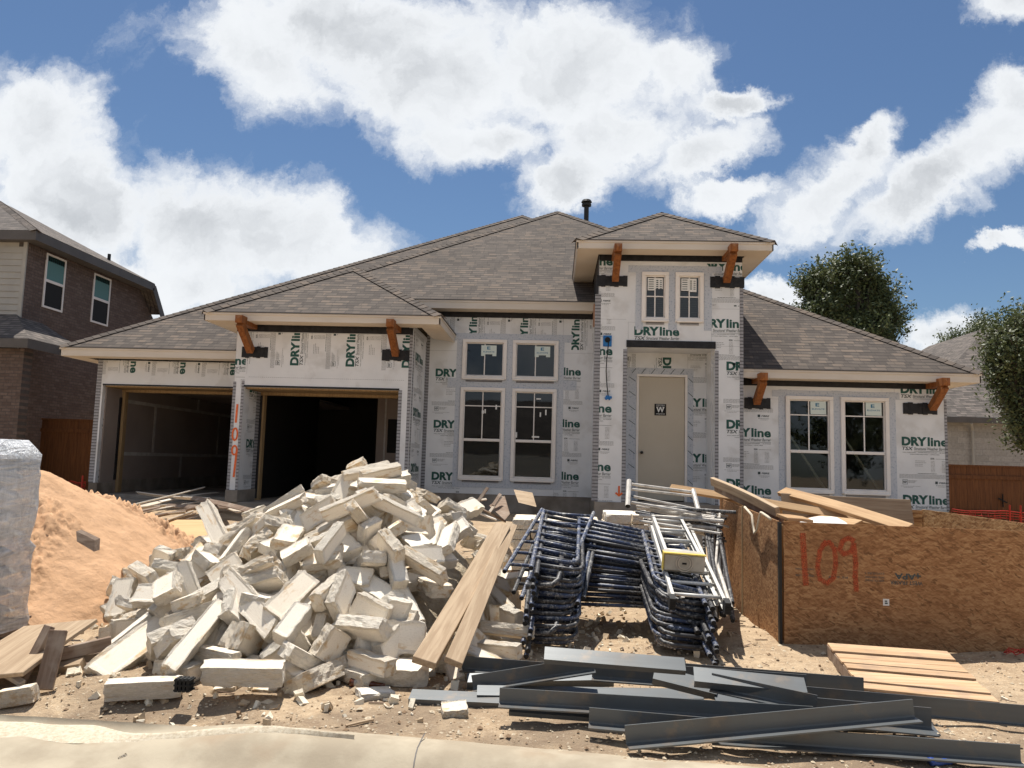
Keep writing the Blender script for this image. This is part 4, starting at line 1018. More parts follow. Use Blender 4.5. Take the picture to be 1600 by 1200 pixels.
fence('wooden_fence', [(pl.x, 19.0), (U(150, 660, 19.0).x + .8, 19.0)], pl.z - .45, 'reddish stained board fence between the brick house and the left garage', 'fence_wood')
mm_ = MB(); mm_.box(-.05, 0, -.05, 0, 0, .01)
pr = U(1560, 731, 19.5)
fence('wooden_fence', [(U(1484, 735, 19.5).x - .3, 19.5), (16.5, 19.5)], U(1590, 731, 19.5).z - .45, 'dark stained board fence with a gate latch right of the unfinished house', 'fence_wood', hinge=True)
simple('safety_net', (0.42, 0.035, 0.018), (0.32, 0.022, 0.012), 9, 0.5)
def netting(name, p0, p1, z0, z1, label, sag=.06, wob=.05, posts=()):
    p0, p1 = Vector(p0), Vector(p1); L = (p1 - p0).length; d = (p1 - p0).normalized(); n = Vector((-d.y, d.x, 0))
    T = thing(name, (p0.x, p0.y, z0), label, 'safety netting'); m = MB(); N = max(6, int(L / .12)); R_ = 9
    def pt(i, r):
        t_ = i / N; s_ = sag * sin(pi * ((t_ * 3) % 1)); bulge = wob * n3(i * .3, r * .4, 1.0, 3)
        return p0 + d * (L * t_) + n * (bulge * 2) + Vector((0, 0, -p0.z + z0 + (z1 - z0) * r / (R_ - 1) - s_ * r / R_ + bulge * .5))
    for r in range(R_): m.tube([pt(i, r) for i in range(N + 1)], .010 if r in (0, R_ - 1) else .006, 4)
    for i in range(N + 1): m.tube([pt(i, r) for r in range(R_)], .005, 4, cap=False)
    m.build('mesh_band', 'safety_net', T)
    for t_ in posts:
        q = MB(); c = p0 + d * (L * t_); q.tube([(c.x, c.y, z0 - .3), (c.x, c.y, z1 + .12)], .018, 8); q.build('stake', 'safety_net', T)
    return T
pn0, pn1 = U(56, 762, 14.6), U(134, 750, 15.6)
netting('safety_netting', (U(56, 762, 15.3).x, 15.3, 0), (U(134, 750, 15.9).x, 15.9, 0), .62, .95, 'crumpled orange safety netting between the sand heap and the left garage', .05, .10, (.93,))
netting('safety_netting', (U(1487, 800, 17.3).x, 17.3, 0), (U(1640, 815, 17.3).x + 1, 17.0, 0), .45, U(1500, 795, 17.3).z, 'orange safety netting strung in front of the right hand fence', .04, .04, (.38, .45))
def neighbour_right():
    yf = 27.0; x0 = U(1478, 700, yf).x
    H = thing('grey_brick_house', (x0 + 4, yf, .5), 'single storey pale grey brick house with brown roof at the right edge', 'house')
    ze = U(1540, 652, yf - .4).z
    m = MB(); m.box(x0 - 1.0, x0 + 14, yf, yf + .25, .3, ze); m.build('wall', 'brick_grey', H)
    r = MB(); e0 = (x0 - 1.4, yf - .4, ze); e1 = (x0 + 15, yf - .4, ze); S_ = .62
    yt = yf + 6.6; xr0 = U(1530, 556, yt).x
    roof_face(r, [e0, e1, (x0 + 15, yt, ze + S_ * 7), (xr0 + .3, yt, ze + S_ * 7)], e0, e1)
    roof_face(r, [e0, (xr0 + .3, yt, ze + S_ * 7), (xr0 + .3, yt + 5, ze + S_ * 7), (x0 - 1.4, yt + 8, ze)], (x0 - 1.4, yt + 8, ze), e0)
    ro = r.build('roof', 'shingle_far', H)
    f = MB(); f.box(x0 - 1.4, x0 + 15, yf - .45, yf - .4, ze - .2, ze - .005); f.build('gutter', 'trim_dark', ro)
    f = MB(); f.tube([(U(1520, 690, yf - .1).x, yf - .1, .5), (U(1520, 690, yf - .1).x, yf - .1, ze - .4), (U(1520, 690, yf - .1).x - .2, yf - .42, ze - .2)], .045, 8); f.build('downpipe', 'siding_grey', H)
    v = MB(); pv = U(1506, 633, yf + 1.2); v.tube([(pv.x, yf + 1.2, pv.z - .3), (pv.x, yf + 1.2, pv.z + .35)], .06, 8); v.build('vent_pipe', 'steel_black', ro)
neighbour_right()

def mat_leaf(name, c1, c2, c3):
    t, m = newmat(name)
    co = t.n('ShaderNodeTexCoord').outputs['Object']
    r = t.n('ShaderNodeNewGeometry').outputs['Random Per Island']
    col = t.mix(r, c1, c2); col = t.mix(t.mr(t.noise(co, 1.4, 3), 0.5, 0.66, 0, 0.7), col, c3)
    p = t.n('ShaderNodeBsdfPrincipled', {'Base Color': col, 'Roughness': 0.55, 'Specular IOR Level': 0.4})
    tl = t.n('ShaderNodeBsdfTranslucent', {'Color': col})
    mx = t.n('ShaderNodeMixShader', {0: 0.22, 1: p.outputs[0], 2: tl.outputs[0]})
    t.n('ShaderNodeOutputMaterial', {0: mx.outputs[0]})
mat_leaf('oak_leaf', (0.055, 0.075, 0.03), (0.115, 0.14, 0.055), (0.18, 0.20, 0.085))
simple('bark', (0.10, 0.08, 0.062), (0.065, 0.052, 0.042), 8, 0.9, bscale=20, bstr=0.5)
def oak(loc, blobs, label, n=9000, leaf=.13, seed=1, trunk=.22, group=None):
    """blobs: list of (centre, radii); leaves sit in twig clumps spread through each blob, with limbs reaching every blob"""
    R_ = random.Random(seed); T = thing('oak_tree', loc, label, 'tree', group)
    nb = []
    for c, r in blobs:
        c = Vector(c); nb.append((c, tuple(v * .50 for v in r)))
        for _ in range(12):
            d = Vector((R_.gauss(0, 1), R_.gauss(0, 1), R_.gauss(0, 1))).normalized(); k_ = R_.uniform(.62, 1.12); q_ = R_.uniform(.15, .36)
            nb.append((c + Vector((d.x * r[0], d.y * r[1], d.z * r[2])) * k_, (r[0] * q_, r[1] * q_, r[2] * q_ * .85)))
    blobs = nb
    tot = sum(r[0] * r[1] * r[2] for _, r in blobs); m = MB()
    vs, fs = m.v, m.f
    tw = MB()
    base = Vector(loc)
    top = sum((Vector(c) for c, _ in blobs), Vector()) / len(blobs)
    fork = base.lerp(top, .45)
    tw.tube([base, base.lerp(fork, .5) + Vector((.1, .05, 0)), fork], trunk, 9, r1=trunk * .7)
    for c, r in blobs:
        c = Vector(c); r = Vector(r)
        mid = fork.lerp(c, .5) + Vector((R_.uniform(-.3, .3), R_.uniform(-.3, .3), R_.uniform(0, .3)))
        tw.tube([fork, mid, c], trunk * .45, 6, r1=trunk * .15)
        k = int(n * r.x * r.y * r.z / tot); cl = max(6, k // 34); T_leaf = leaf
        for _ in range(cl):
            d = Vector((R_.gauss(0, 1), R_.gauss(0, 1), R_.gauss(0, 1))).normalized(); rad = R_.random() ** .42
            o = c + Vector((d.x * r.x, d.y * r.y, d.z * r.z)) * rad * (1 + .25 * n3(d.x * 3 + seed, d.y * 3, 1.0, d.z * 3))
            out = (o - c).normalized() if (o - c).length > .01 else Vector((0, 0, 1))
            L = R_.uniform(.35, .8) * max(1.0, leaf / .13); up = (out + Vector((0, 0, .7)) + Vector((R_.uniform(-.5, .5), R_.uniform(-.5, .5), R_.uniform(-.3, .5)))).normalized()
            if rad > .55: tw.tube([o - up * L * .6, o + up * L * .8], .012, 3, cap=False, r1=.004)
            for _j in range(34):
                a = R_.uniform(-.5, 1.0); wd = .24
                p = o + up * (L * a) + Vector((R_.gauss(0, wd * .5), R_.gauss(0, wd * .5), R_.gauss(0, wd * .5)))
                e = Vector((R_.gauss(0, 1), R_.gauss(0, 1), R_.gauss(0, 1))).normalized(); f = e.orthogonal().normalized()
                if R_.random() < .5: f = e.cross(f)
                s_ = leaf * R_.uniform(.55, 1.1); b = len(vs)
                vs.extend((p - e * s_ * .5, p + f * s_ * .24, p + e * s_ * .5, p - f * s_ * .24)); fs.append([b, b + 1, b + 2, b + 3]); m.m.append(0); m.uv.append(None)
    tw.build('trunk', 'bark', T, smooth=True); m.build('crown', 'oak_leaf', T)
    return T
def at(px, py, Y): return tuple(U(px, py, Y))
def blob(px, py, Y, rx, ry, rz=None): k = Y / F_PX; return (at(px, py, Y), (rx * k, (rz or rx) * k, ry * k))
oak(at(1335, 760, 34)[:2] + (.4,), [blob(1300, 462, 34, 36, 34), blob(1343, 465, 34.5, 40, 46), blob(1382, 500, 34, 24, 28), blob(1285, 492, 33.5, 28, 30), blob(1352, 432, 34, 17, 18), blob(1268, 447, 34, 14, 15), blob(1322, 434, 34, 16, 20), blob(1340, 525, 34, 56, 36), blob(1368, 455, 34, 14, 22)],
    'dark green live oak rising behind the roof of the right wing', n=22000, leaf=.20, seed=3, trunk=.35)
oak(at(1640, 760, 21)[:2] + (.4,), [blob(1585, 528, 21, 30, 30), blob(1612, 512, 21, 34, 26), blob(1572, 560, 21, 22, 30), blob(1632, 575, 21, 66, 72), blob(1598, 545, 21.3, 34, 42), blob(1645, 520, 21, 44, 34), blob(1610, 635, 21, 30, 34), blob(1606, 672, 20.7, 20, 22), blob(1578, 590, 21, 22, 32), blob(1655, 660, 21, 46, 50)],
    'large live oak overhanging from the right edge', n=38000, leaf=.12, seed=5, trunk=.28)
oak(at(1510, 740, 40)[:2] + (.4,), [blob(1500, 545, 40, 24, 22), blob(1530, 535, 40, 32, 28), blob(1478, 553, 40, 12, 12), blob(1520, 565, 40, 40, 24)],
    'distant oak showing over the grey brick house', n=16000, leaf=.15, seed=8, trunk=.3)
# the far side of the street (behind the photographer; seen only in the window panes)
def across():
    for i, (x, s_, z) in enumerate(((-16, 3.4, 4.0), (9, 3.0, 4.2), (19, 4.0, 4.6))):
        oak((x, -22, 0), [((x, -22, z), (s_, s_, s_ * .8)), ((x + 2, -21, z + 1.4), (s_ * .7, s_ * .7, s_ * .6))], ('round oak standing across the street, leftmost as seen from the kerb', 'oak across the street standing by the tan house', 'wide oak across the street beyond the tan house')[i], n=3000, leaf=.4, seed=20 + i)
    H = thing('tan_house', (-3, -24, 0), 'tan house with hipped brown roof across the street', 'house')
    m = MB(); m.box(-11, 6, -30, -24, -.1, 3.4); m.build('wall', 'siding_grey', H)
    r = MB(); a = (-11.5, -23.5, 3.4); b = (6.5, -23.5, 3.4); c = (-7, -28, 6.6); d = (2, -28, 6.6); e = (-11.5, -32, 3.4); f = (6.5, -32, 3.4)
    roof_face(r, [a, b, d, c], a, b); roof_face(r, [b, f, d], b, f); roof_face(r, [a, c, e], e, a); roof_face(r, [e, c, d, f], f, e); r.build('roof', 'shingle_far', H)
across()
# ============================================================ the heap of limestone blocks
def mat_stone():
    t, m = newmat('limestone')
    tc = t.n('ShaderNodeTexCoord'); co = tc.outputs['Object']
    oi = t.n('ShaderNodeObjectInfo').outputs['Random']
    v = t.vm('ADD', co, t.n('ShaderNodeCombineXYZ', {0: t.m('MULTIPLY', oi, 37.0), 1: t.m('MULTIPLY', oi, 91.0), 2: 0.0}).outputs[0])
    base = t.mix(oi, (0.90, 0.83, 0.715), (0.82, 0.72, 0.58))
    n1 = t.noise(v, 2.6, 5, 0.6)
    thr = t.mr(oi, 0, 1, 0.66, 0.50)
    och = t.n('ShaderNodeMapRange', {0: n1, 1: thr, 2: t.m('ADD', thr, 0.10)}).outputs[0]
    hue = t.mix(t.noise(v, 5.0, 3), (0.62, 0.42, 0.19), (0.56, 0.34, 0.15))
    col = t.mix(t.m('MULTIPLY', och, 0.7), base, hue)
    at_ = t.n('ShaderNodeAttribute', attribute_name='rough').outputs['Fac']
    n2 = t.noise(v, 22.0, 6, 0.7)
    col = t.mix(t.mr(n2, 0.5, 0.75, 0, 0.45), col, (0.46, 0.39, 0.29))
    col = t.mix(t.m('MULTIPLY', at_, t.mr(t.noise(v, 9.0, 5), 0.45, 0.6, 0, 0.3)), col, (0.60, 0.54, 0.44))
    # rough (split) faces carry the big bump; sawn faces stay fairly plain
    n3_ = t.noise(v, 11.0, 8, 0.68)
    h = t.m('ADD', t.m('MULTIPLY', n3_, t.mr(at_, 0, 1, 0.06, 1.0)), t.m('MULTIPLY', t.noise(v, 70.0, 4, 0.7), 0.07))
    # dirt near the bottom blocks
    gpos = t.n('ShaderNodeNewGeometry').outputs['Position']; gs = t.n('ShaderNodeSeparateXYZ', {0: gpos})
    principled(t, col, 0.92, 0, h, 0.85, 0.05, 0.15)
mat_stone()
def stone_mesh(seed):
    R_ = random.Random(seed); nx, ny, nz = 14, 6, 4
    idx = {}; V = []; F = []; rough = []
    chips = [(R_.choice((-.5, .5)), R_.choice((-.5, .5)), R_.choice((-.5, .5)), R_.uniform(.08, .22)) for _ in range(2)]
    skew = (R_.uniform(-.16, .16), R_.uniform(-.12, .12))
    def vid(i, j, k):
        key = (i, j, k)
        if key in idx: return idx[key]
        x, y, z = i / nx - .5, j / ny - .5, k / nz - .5
        e = Vector((x, y, z))
        # sawn on z, split on y (both long faces) and on one end
        d = Vector((0, 0, 0))
        s3 = mnoise.fractal(Vector((x * 5 + seed * 3.1, y * 3, z * 2.5 + seed)), 0.8, 2.1, 4)
        if j in (0, ny): d.y += (s3 * .07) + .03 * (0.25 - z * z) * (1 if j else -1)
        if i in (0, nx): d.x += s3 * .035
        if k in (0, nz): d.z += .012 * mnoise.noise(Vector((x * 2, y * 2, seed)))
        e2 = e + d
        for c in chips:
            q = Vector(((e2.x - c[0]) * 2.2, (e2.y - c[1]) * 1.1, (e2.z - c[2]) * .8))
            if q.length < c[3]: e2 += Vector((-c[0], -c[1], -c[2])) * (c[3] - q.length) * .8
        e2.x += skew[0] * e2.y * .5; e2.y += skew[1] * e2.x * .4
        # worn edges
        on = (i in (0, nx)) + (j in (0, ny)) + (k in (0, nz))
        if on >= 2: e2 = Vector((e2.x * (1 - .004 * on), e2.y * (1 - .012 * on), e2.z * (1 - .02 * on)))
        idx[key] = len(V); V.append(e2); rough.append(1.0 if j in (0, ny) else (.5 if i in (0, nx) else .0)); return idx[key]
    def quad(a, b, c, d): F.append([vid(*a), vid(*b), vid(*c), vid(*d)])
    for i in range(nx):
        for j in range(ny):
            quad((i, j, 0), (i, j + 1, 0), (i + 1, j + 1, 0), (i + 1, j, 0)); quad((i, j, nz), (i + 1, j, nz), (i + 1, j + 1, nz), (i, j + 1, nz))
        for k in range(nz):
            quad((i, 0, k), (i + 1, 0, k), (i + 1, 0, k + 1), (i, 0, k + 1)); quad((i, ny, k), (i, ny, k + 1), (i + 1, ny, k + 1), (i + 1, ny, k))
    for j in range(ny):
        for k in range(nz):
            quad((0, j, k), (0, j, k + 1), (0, j + 1, k + 1), (0, j + 1, k)); quad((nx, j, k), (nx, j + 1, k), (nx, j + 1, k + 1), (nx, j, k + 1))
    me = bpy.data.meshes.new('limestone_block'); me.from_pydata([tuple(v) for v in V], [], F); me.materials.append(MATS['limestone'])
    a = me.attributes.new('rough', 'FLOAT', 'POINT'); a.data.foreach_set('value', rough)
    me.update(); return me
STM = [stone_mesh(s) for s in range(1, 19)]
def stone(dim, loc, q, k, label, group='limestone blocks of the tipped heap'):
    o = bpy.data.objects.new('limestone_block', STM[k % len(STM)]); COL.objects.link(o)
    o.location = loc; o.rotation_mode = 'QUATERNION'; o.rotation_quaternion = q; o.scale = dim
    tag(o, label, 'stone block', group); return o
def Hh(x, y):
    cx, cy = -1.85, 7.95; ax = 2.45 if x < cx else 1.80; ay = 2.45 if y < cy else 2.2
    r = sqrt(((x - cx) / ax) ** 2 + ((y - cy) / ay) ** 2)
    return 1.50 * (1 - r ** 1.3) if r < 1 else -1
def proj(p):
    q = CR.to_3x3().transposed() @ (Vector(p) - CAMLOC); return 800 + F_PX * q.x / -q.z, 600 - F_PX * q.y / -q.z
STONES = [(469,126,88,-3063,7860,889,259,-167,-146,940),(448,136,89,-560,6060,113,70,150,-114,980),(349,200,102,-1931,5971,304,804,283,139,-504),(469,105,102,-1585,8438,1173,960,-205,171,-79),(322,200,99,-2584,8709,912,134,-202,970,25),(278,200,105,-3317,7870,756,170,26,-953,250),(216,200,92,-3455,6255,133,687,294,591,-305),(378,115,97,-2192,5583,54,790,48,-73,607),(382,106,101,-2813,5935,236,290,118,-732,605),(211,200,104,-3058,9543,212,909,-402,48,99),(210,200,99,-3668,6680,113,103,204,929,-290),(308,200,109,-4046,8308,274,227,274,-815,-457),(309,200,110,-3419,7625,687,209,-690,-648,244),(454,191,91,-1902,7734,1426,207,-145,857,-449),(496,131,105,-1699,6821,1078,153,-744,-500,416),(236,200,91,-1984,6524,675,953,291,-79,-22),(384,159,90,-3596,7723,464,718,117,-295,-620),(223,200,90,-1538,7331,1195,890,-209,81,-398),(384,186,90,-2293,8962,870,938,-200,-153,-238),(289,200,89,-1618,6830,918,64,758,-344,551),(312,200,102,-1363,6568,850,434,791,-172,-396),(370,193,94,-2448,9250,822,73,262,-295,-916),(219,200,88,-1506,6021,285,355,204,35,-912),(408,194,89,-3903,7247,187,315,-174,143,922),(408,111,103,-3170,8105,782,141,219,17,-965),(370,157,91,-2479,9990,236,301,-826,443,-174),(273,200,109,-2583,6354,598,29,-264,896,-356),(310,200,93,-1065,8061,1015,8,-920,381,-90),(284,200,102,-2401,8804,1001,479,253,400,739),(400,199,86,-2888,8454,956,550,-117,-202,-802),(424,185,102,-1286,9251,716,720,356,-212,-557),(375,188,102,-3815,6816,294,591,290,-337,674),(387,112,95,-1614,6069,416,382,-78,-354,850),(226,200,93,-1292,5542,77,937,13,-10,-349),(470,166,100,-2882,7183,891,316,890,-193,266),(387,165,93,-3603,7043,267,476,246,120,-836),(266,200,107,-4022,7730,266,644,-416,73,638),(286,200,96,-2240,5758,231,607,245,-593,-470),(366,127,109,-2046,6655,835,26,316,820,-476),(283,200,105,-2700,5637,67,678,-60,15,-733),(222,200,92,-1360,6620,631,216,949,178,144),(521,134,89,-3293,7094,638,6,753,-628,-195),(323,200,105,-2569,6267,404,947,306,-78,55),(509,182,85,-1656,9569,635,6,-33,126,991),(282,200,86,-1015,9005,819,723,301,-327,-529),(294,200,85,-2348,7953,1311,839,-286,23,463),(381,167,88,-686,10156,202,3,25,995,96),(311,200,85,-4072,8883,132,975,-35,-199,-95),(311,200,91,-2808,9901,255,539,-1,-137,831),(367,159,97,-2943,8584,771,796,-118,-193,-562),(341,200,92,-4190,9204,139,648,645,-292,-282),(234,200,87,-3100,8337,806,567,-31,85,819),(418,163,107,-4066,7411,241,328,-61,-441,-833),(436,127,96,-731,9033,657,39,423,875,-232),(269,200,110,-3886,8236,322,653,-260,-708,-61),(288,200,89,-3744,8143,476,550,574,324,-512),(474,105,102,-3730,7451,597,973,-1,-116,-198),(460,131,86,-2258,9584,632,496,-21,-332,-802),(414,108,97,-1197,8429,936,89,330,-472,813),(462,159,98,-1653,7424,1347,978,141,34,151),(316,200,109,-1688,7145,1177,929,159,313,-119),(332,200,101,-2623,8139,1182,193,-142,971,-18),(467,185,102,-3676,6946,473,209,-294,-821,443),(380,181,106,-3262,6356,417,907,409,-71,-73),(329,200,86,-2869,8279,947,548,-169,176,800),(373,129,88,-1852,6446,894,231,573,-413,-669),(290,200,109,-3819,7556,383,19,-75,723,-686),(278,200,103,-1162,8646,967,287,262,-332,859),(287,200,91,-2169,9831,306,558,-29,79,825),(263,200,102,-2305,9419,584,901,-363,-195,-137),(250,200,110,-2508,9695,579,228,780,-546,-205),(211,200,107,-2777,9545,305,242,215,-267,-908),(322,200,94,-1933,5718,185,830,-434,-350,-17),(389,194,93,-2958,8920,745,673,54,-468,-571),(474,153,93,-968,7223,871,702,-38,-289,650),(447,110,98,-4077,8401,157,262,-44,-190,-945),(262,200,103,-3852,6863,158,857,341,280,-265),(409,183,101,-967,8245,942,422,242,187,853),(221,200,94,-347,6942,227,570,716,-284,-285),(373,133,101,-3181,7691,827,614,782,-49,97),(261,200,107,-655,9499,409,755,-277,-116,-583),(262,200,99,-1760,10008,270,466,-678,401,-403),(219,200,97,-2725,7033,822,785,22,-402,471),(367,112,103,-2797,9034,633,507,-781,-362,-34),(278,200,92,-1328,7423,1098,144,723,-622,-263),(396,112,97,-2779,9378,590,822,516,-241,-4),(260,200,95,-4366,7953,147,121,-550,788,-250),(407,158,101,-2755,8643,1005,174,839,-507,-93),(421,197,93,-4638,9939,175,820,-2,69,-568),(213,200,101,-2258,5986,479,72,-103,-991,38),(496,131,89,-2545,7304,1120,937,183,-232,-188),(354,185,95,-956,9659,218,2,178,-984,21),(401,109,95,-2413,5610,156,208,15,26,978),(462,108,104,-2760,6394,494,434,754,281,405),(411,191,109,-4353,7888,297,278,387,879,-18),(371,181,101,-3365,9522,167,299,-80,39,950),(335,200,106,-718,8845,449,486,210,611,588),(455,159,106,-2890,5928,154,655,285,97,692),(297,200,90,-1638,6427,606,946,316,38,61),(279,200,86,-3480,6471,164,479,-360,607,-522),(456,135,105,-4329,8560,101,905,-361,133,-181),(280,200,106,-2543,6981,958,302,872,382,49),(327,200,88,-2546,5893,241,587,409,79,-694),(468,112,101,-366,6599,208,193,979,-62,-33),(347,200,100,-3221,9039,678,389,-469,60,791),(367,112,88,-2028,8257,1367,158,-113,-399,896),(517,115,92,-2536,8608,1077,317,-551,-590,498),(481,131,88,-1556,9240,688,634,371,-608,-301),(420,184,86,-3767,7360,510,670,-511,-233,-487),(214,200,106,-1426,8994,864,232,-489,623,565),(348,200,99,-2623,8166,1074,779,-110,-160,596),(489,134,104,-2105,8433,1279,11,-95,-188,-977),(311,200,92,-4508,8417,243,256,470,842,65),(381,189,91,-4128,8205,101,990,-52,-131,-4),(290,200,93,-2383,6705,815,579,-3,185,-794),(413,109,104,-1818,5519,64,458,-31,-36,888),(212,200,108,-3100,7146,690,802,-119,208,548),(281,200,106,-995,6639,532,899,25,80,-431),(488,114,90,-3011,9268,388,950,-201,-217,-99),(379,163,87,-1140,6800,764,503,-831,-208,117),(266,200,87,-1239,7032,845,64,453,-867,-199),(307,200,90,-1903,6455,756,89,113,280,-949),(416,112,107,-2541,5579,57,516,460,-505,-517),(324,200,97,-782,9139,366,114,319,-556,759),(230,200,93,-1278,6049,428,438,811,40,386),(406,134,95,-1388,6889,990,221,-770,568,-187),(381,157,99,-1783,7518,1287,14,74,-186,980),(434,125,89,-2676,7605,1154,33,936,154,316),(292,200,102,-1175,5759,240,556,605,246,514),(519,132,107,-1811,6893,1187,103,-177,579,789),(516,114,92,-3175,5982,100,607,643,-336,-324),(414,135,100,-1896,8042,1470,322,246,-321,-856),(450,105,101,-3028,6484,483,728,481,318,-369),(281,200,108,-3622,7373,461,596,-361,-337,633),(293,200,108,-1528,6569,732,829,-144,-153,-518),(312,200,97,-1448,6780,811,403,-812,189,378),(250,200,107,-3173,7531,768,109,55,128,-984),(454,115,102,-1676,7751,1384,221,55,246,-942),(304,200,89,-949,7564,909,901,300,-260,177),(289,200,107,-1804,6746,823,421,117,-182,881),(500,108,91,-3049,7831,1004,397,607,-547,-417),(419,105,110,-1097,7370,873,652,293,22,-699),(333,200,101,-2300,6691,896,181,-658,-730,-37),(414,110,104,-2623,7247,937,170,-258,37,950),(428,134,91,-1075,6558,719,394,880,-69,-257),(429,113,109,-1246,5499,180,231,-245,-675,657),(403,111,94,-4220,7594,279,722,522,-420,-173),(386,152,93,-2212,6485,646,656,-344,491,-458),(425,162,105,-1713,6026,559,552,-343,557,-517),(313,200,109,-2796,6144,289,268,887,-340,-158),(273,200,103,-2607,6812,811,290,426,-201,-833),(325,200,90,-2811,5974,455,786,112,-139,-592),(249,200,87,-3590,6609,273,119,762,594,-228),(294,200,95,-3548,8391,705,65,-689,-601,-398),(254,200,94,-2127,6431,807,932,157,-240,221),(338,200,100,-2783,5697,252,305,269,-312,-859),(210,200,90,-3058,6808,653,607,-241,139,-744),(227,200,99,-4355,7710,92,950,-90,21,300),(436,188,98,-3264,6496,343,85,505,-382,-770),(518,161,104,-1373,5693,371,296,81,393,867),(233,200,99,-3643,6503,70,627,-38,-141,-765),(368,105,86,-2864,6944,776,31,-783,-466,-411),(283,200,99,-3047,6167,380,524,-104,710,-458),(387,106,85,-3135,6900,536,133,-575,695,410),(255,200,107,-2340,5805,201,186,-650,408,-614),(494,105,104,-2718,5909,380,101,899,393,162),(217,200,102,-678,6235,64,811,45,60,-581),(288,200,94,-1341,5828,460,26,-195,-688,-698),(317,200,89,-3125,6154,171,370,105,151,911),(211,200,90,-648,6481,133,551,-5,438,-710),(229,200,85,-1718,5910,283,290,-602,315,-674),(405,193,98,-3469,7050,522,943,-276,72,171),(226,200,103,-2123,7259,1147,869,-449,-149,144),(514,108,99,-1188,6419,438,426,246,-177,852),(233,200,107,-1572,5613,261,728,-422,-533,-87),(512,184,103,-1649,8212,1374,588,-142,-35,-795),(346,200,94,-2144,7081,1069,538,-787,-194,-231),(446,196,107,-2348,6143,575,31,-151,337,929),(210,200,96,-2064,8140,1479,481,-228,-411,-740),(236,200,108,-3280,9215,395,421,-17,747,515),(263,200,105,-3045,6097,529,771,346,23,-534),(286,200,106,-2246,6194,433,801,232,-269,482),(333,200,92,-1346,7843,1174,849,-235,268,-390),(461,154,97,-810,9351,361,640,-760,94,-62),(423,108,105,-1728,7642,1465,198,251,-490,-811),(307,200,102,-2688,5633,230,369,756,509,183),(451,186,100,-2395,6191,658,315,917,-150,193),(392,134,99,-1935,6999,1018,172,253,358,-882),(276,200,106,-2426,5950,422,443,-452,-751,187),(527,134,102,-1494,5795,129,253,965,8,-65),(432,160,100,-1958,6864,935,464,844,15,268),(535,107,94,-1470,7070,1157,248,-78,-597,-759),(386,157,100,-2217,8109,1351,872,-439,-69,-204),(520,136,91,-1923,5952,420,541,191,221,-789),(298,200,97,-1202,5945,405,466,324,707,-421),(333,200,88,-1611,5965,545,669,-199,576,-425),(335,200,94,-1225,6164,333,901,418,-13,-113),(533,182,85,-1425,8483,1223,851,-179,131,-476),(381,134,105,-517,8939,218,284,-361,70,-886),(208,200,105,-3144,6750,528,877,394,233,-145),(225,200,98,-1322,5905,233,929,-69,142,-334),(390,164,109,-1730,5538,165,868,-58,269,414),(291,200,98,-2828,6693,587,831,426,-206,293),(222,200,89,-835,5984,62,998,-49,-6,-40),(210,200,91,-3376,6967,445,164,665,705,-184),(270,200,93,-1108,8464,1068,339,-176,-264,-885),(355,156,92,-1040,7084,695,94,360,-901,-222),(437,188,86,-875,9289,643,484,777,389,102),(376,112,87,-390,6172,145,144,-229,-734,622),(387,108,85,-3259,5972,191,301,310,110,-895),(521,126,100,-2071,6026,459,208,-590,762,170),(241,120,110,-2421,7225,1026,503,408,-195,-736),(306,190,109,-973,6172,102,676,-321,414,-518),(286,190,110,-2160,5975,238,375,-199,-588,689),(297,120,87,-726,8635,503,226,-83,-111,-964),(394,120,93,-844,6493,149,552,-431,227,-677),(454,190,94,-1477,7326,1054,860,404,-134,283),(381,150,90,-1532,5703,49,136,148,207,957),(408,190,100,-1497,6002,198,982,148,-48,-103),(432,120,97,-1201,6788,634,974,112,-145,135),(272,190,105,-479,7096,219,752,524,275,293),(422,150,106,-3047,6791,488,280,172,34,-944),(270,190,94,-411,8011,221,219,-451,356,-788),(326,120,92,-2037,5716,23,552,116,-120,-817),(335,150,108,-1882,6118,353,426,55,-256,866),(424,190,97,-1410,6406,503,933,251,162,-202),(248,190,99,-2474,7527,1097,688,-16,149,-710),(425,120,101,-2481,5858,22,872,384,-290,-91),(456,120,91,-622,6807,202,792,36,317,-520),(243,150,102,-1851,6536,685,435,50,-115,892),(253,120,101,-1104,5887,51,510,-240,118,-818),(279,150,97,-718,8222,546,809,48,421,408),(457,120,99,-2120,7665,1278,993,-41,-115,-6),(236,190,107,-534,7751,388,894,259,271,244),(396,120,88,-537,8459,326,667,250,88,697),(240,150,90,-2417,6190,325,974,187,130,19),(375,190,99,-1510,6663,598,52,274,-44,959),(295,190,88,-1532,7823,1243,90,-200,114,-969),(373,150,96,-2312,7867,1265,911,200,-91,-349),(281,190,87,-1211,7338,929,643,444,404,-475),(339,150,101,-1211,7628,946,373,-6,351,-859),(240,150,90,-1284,8064,1048,607,-31,268,-748),(334,150,94,-1766,6960,907,882,338,253,-211),(244,120,102,-2821,6985,665,813,390,-394,-180),(437,150,89,-512,7359,336,318,263,-105,905),(320,190,107,-1224,6723,571,889,284,118,339),(281,190,102,-2001,6450,583,834,135,-167,507),(269,150,86,-629,7263,386,426,318,241,812),(335,190,87,-367,6975,67,957,230,176,5),(313,190,94,-1337,7272,931,246,-110,224,-937),(292,120,100,-2477,5811,12,5,165,90,-982),(259,190,88,-1583,7166,1058,716,248,-517,399),(290,150,95,-2405,7587,1178,970,121,10,-213),(259,190,88,-1698,6735,746,79,16,426,-901),(339,120,86,-1701,5706,40,788,-205,-82,-574),(338,190,94,-822,6311,81,781,252,51,-569),(335,190,92,-2083,7553,1239,667,400,-209,593),(386,120,94,-986,5968,36,486,82,20,870),(332,190,94,-1778,6194,379,781,325,-73,528),(364,190,105,-2395,7159,991,831,294,135,-452)]
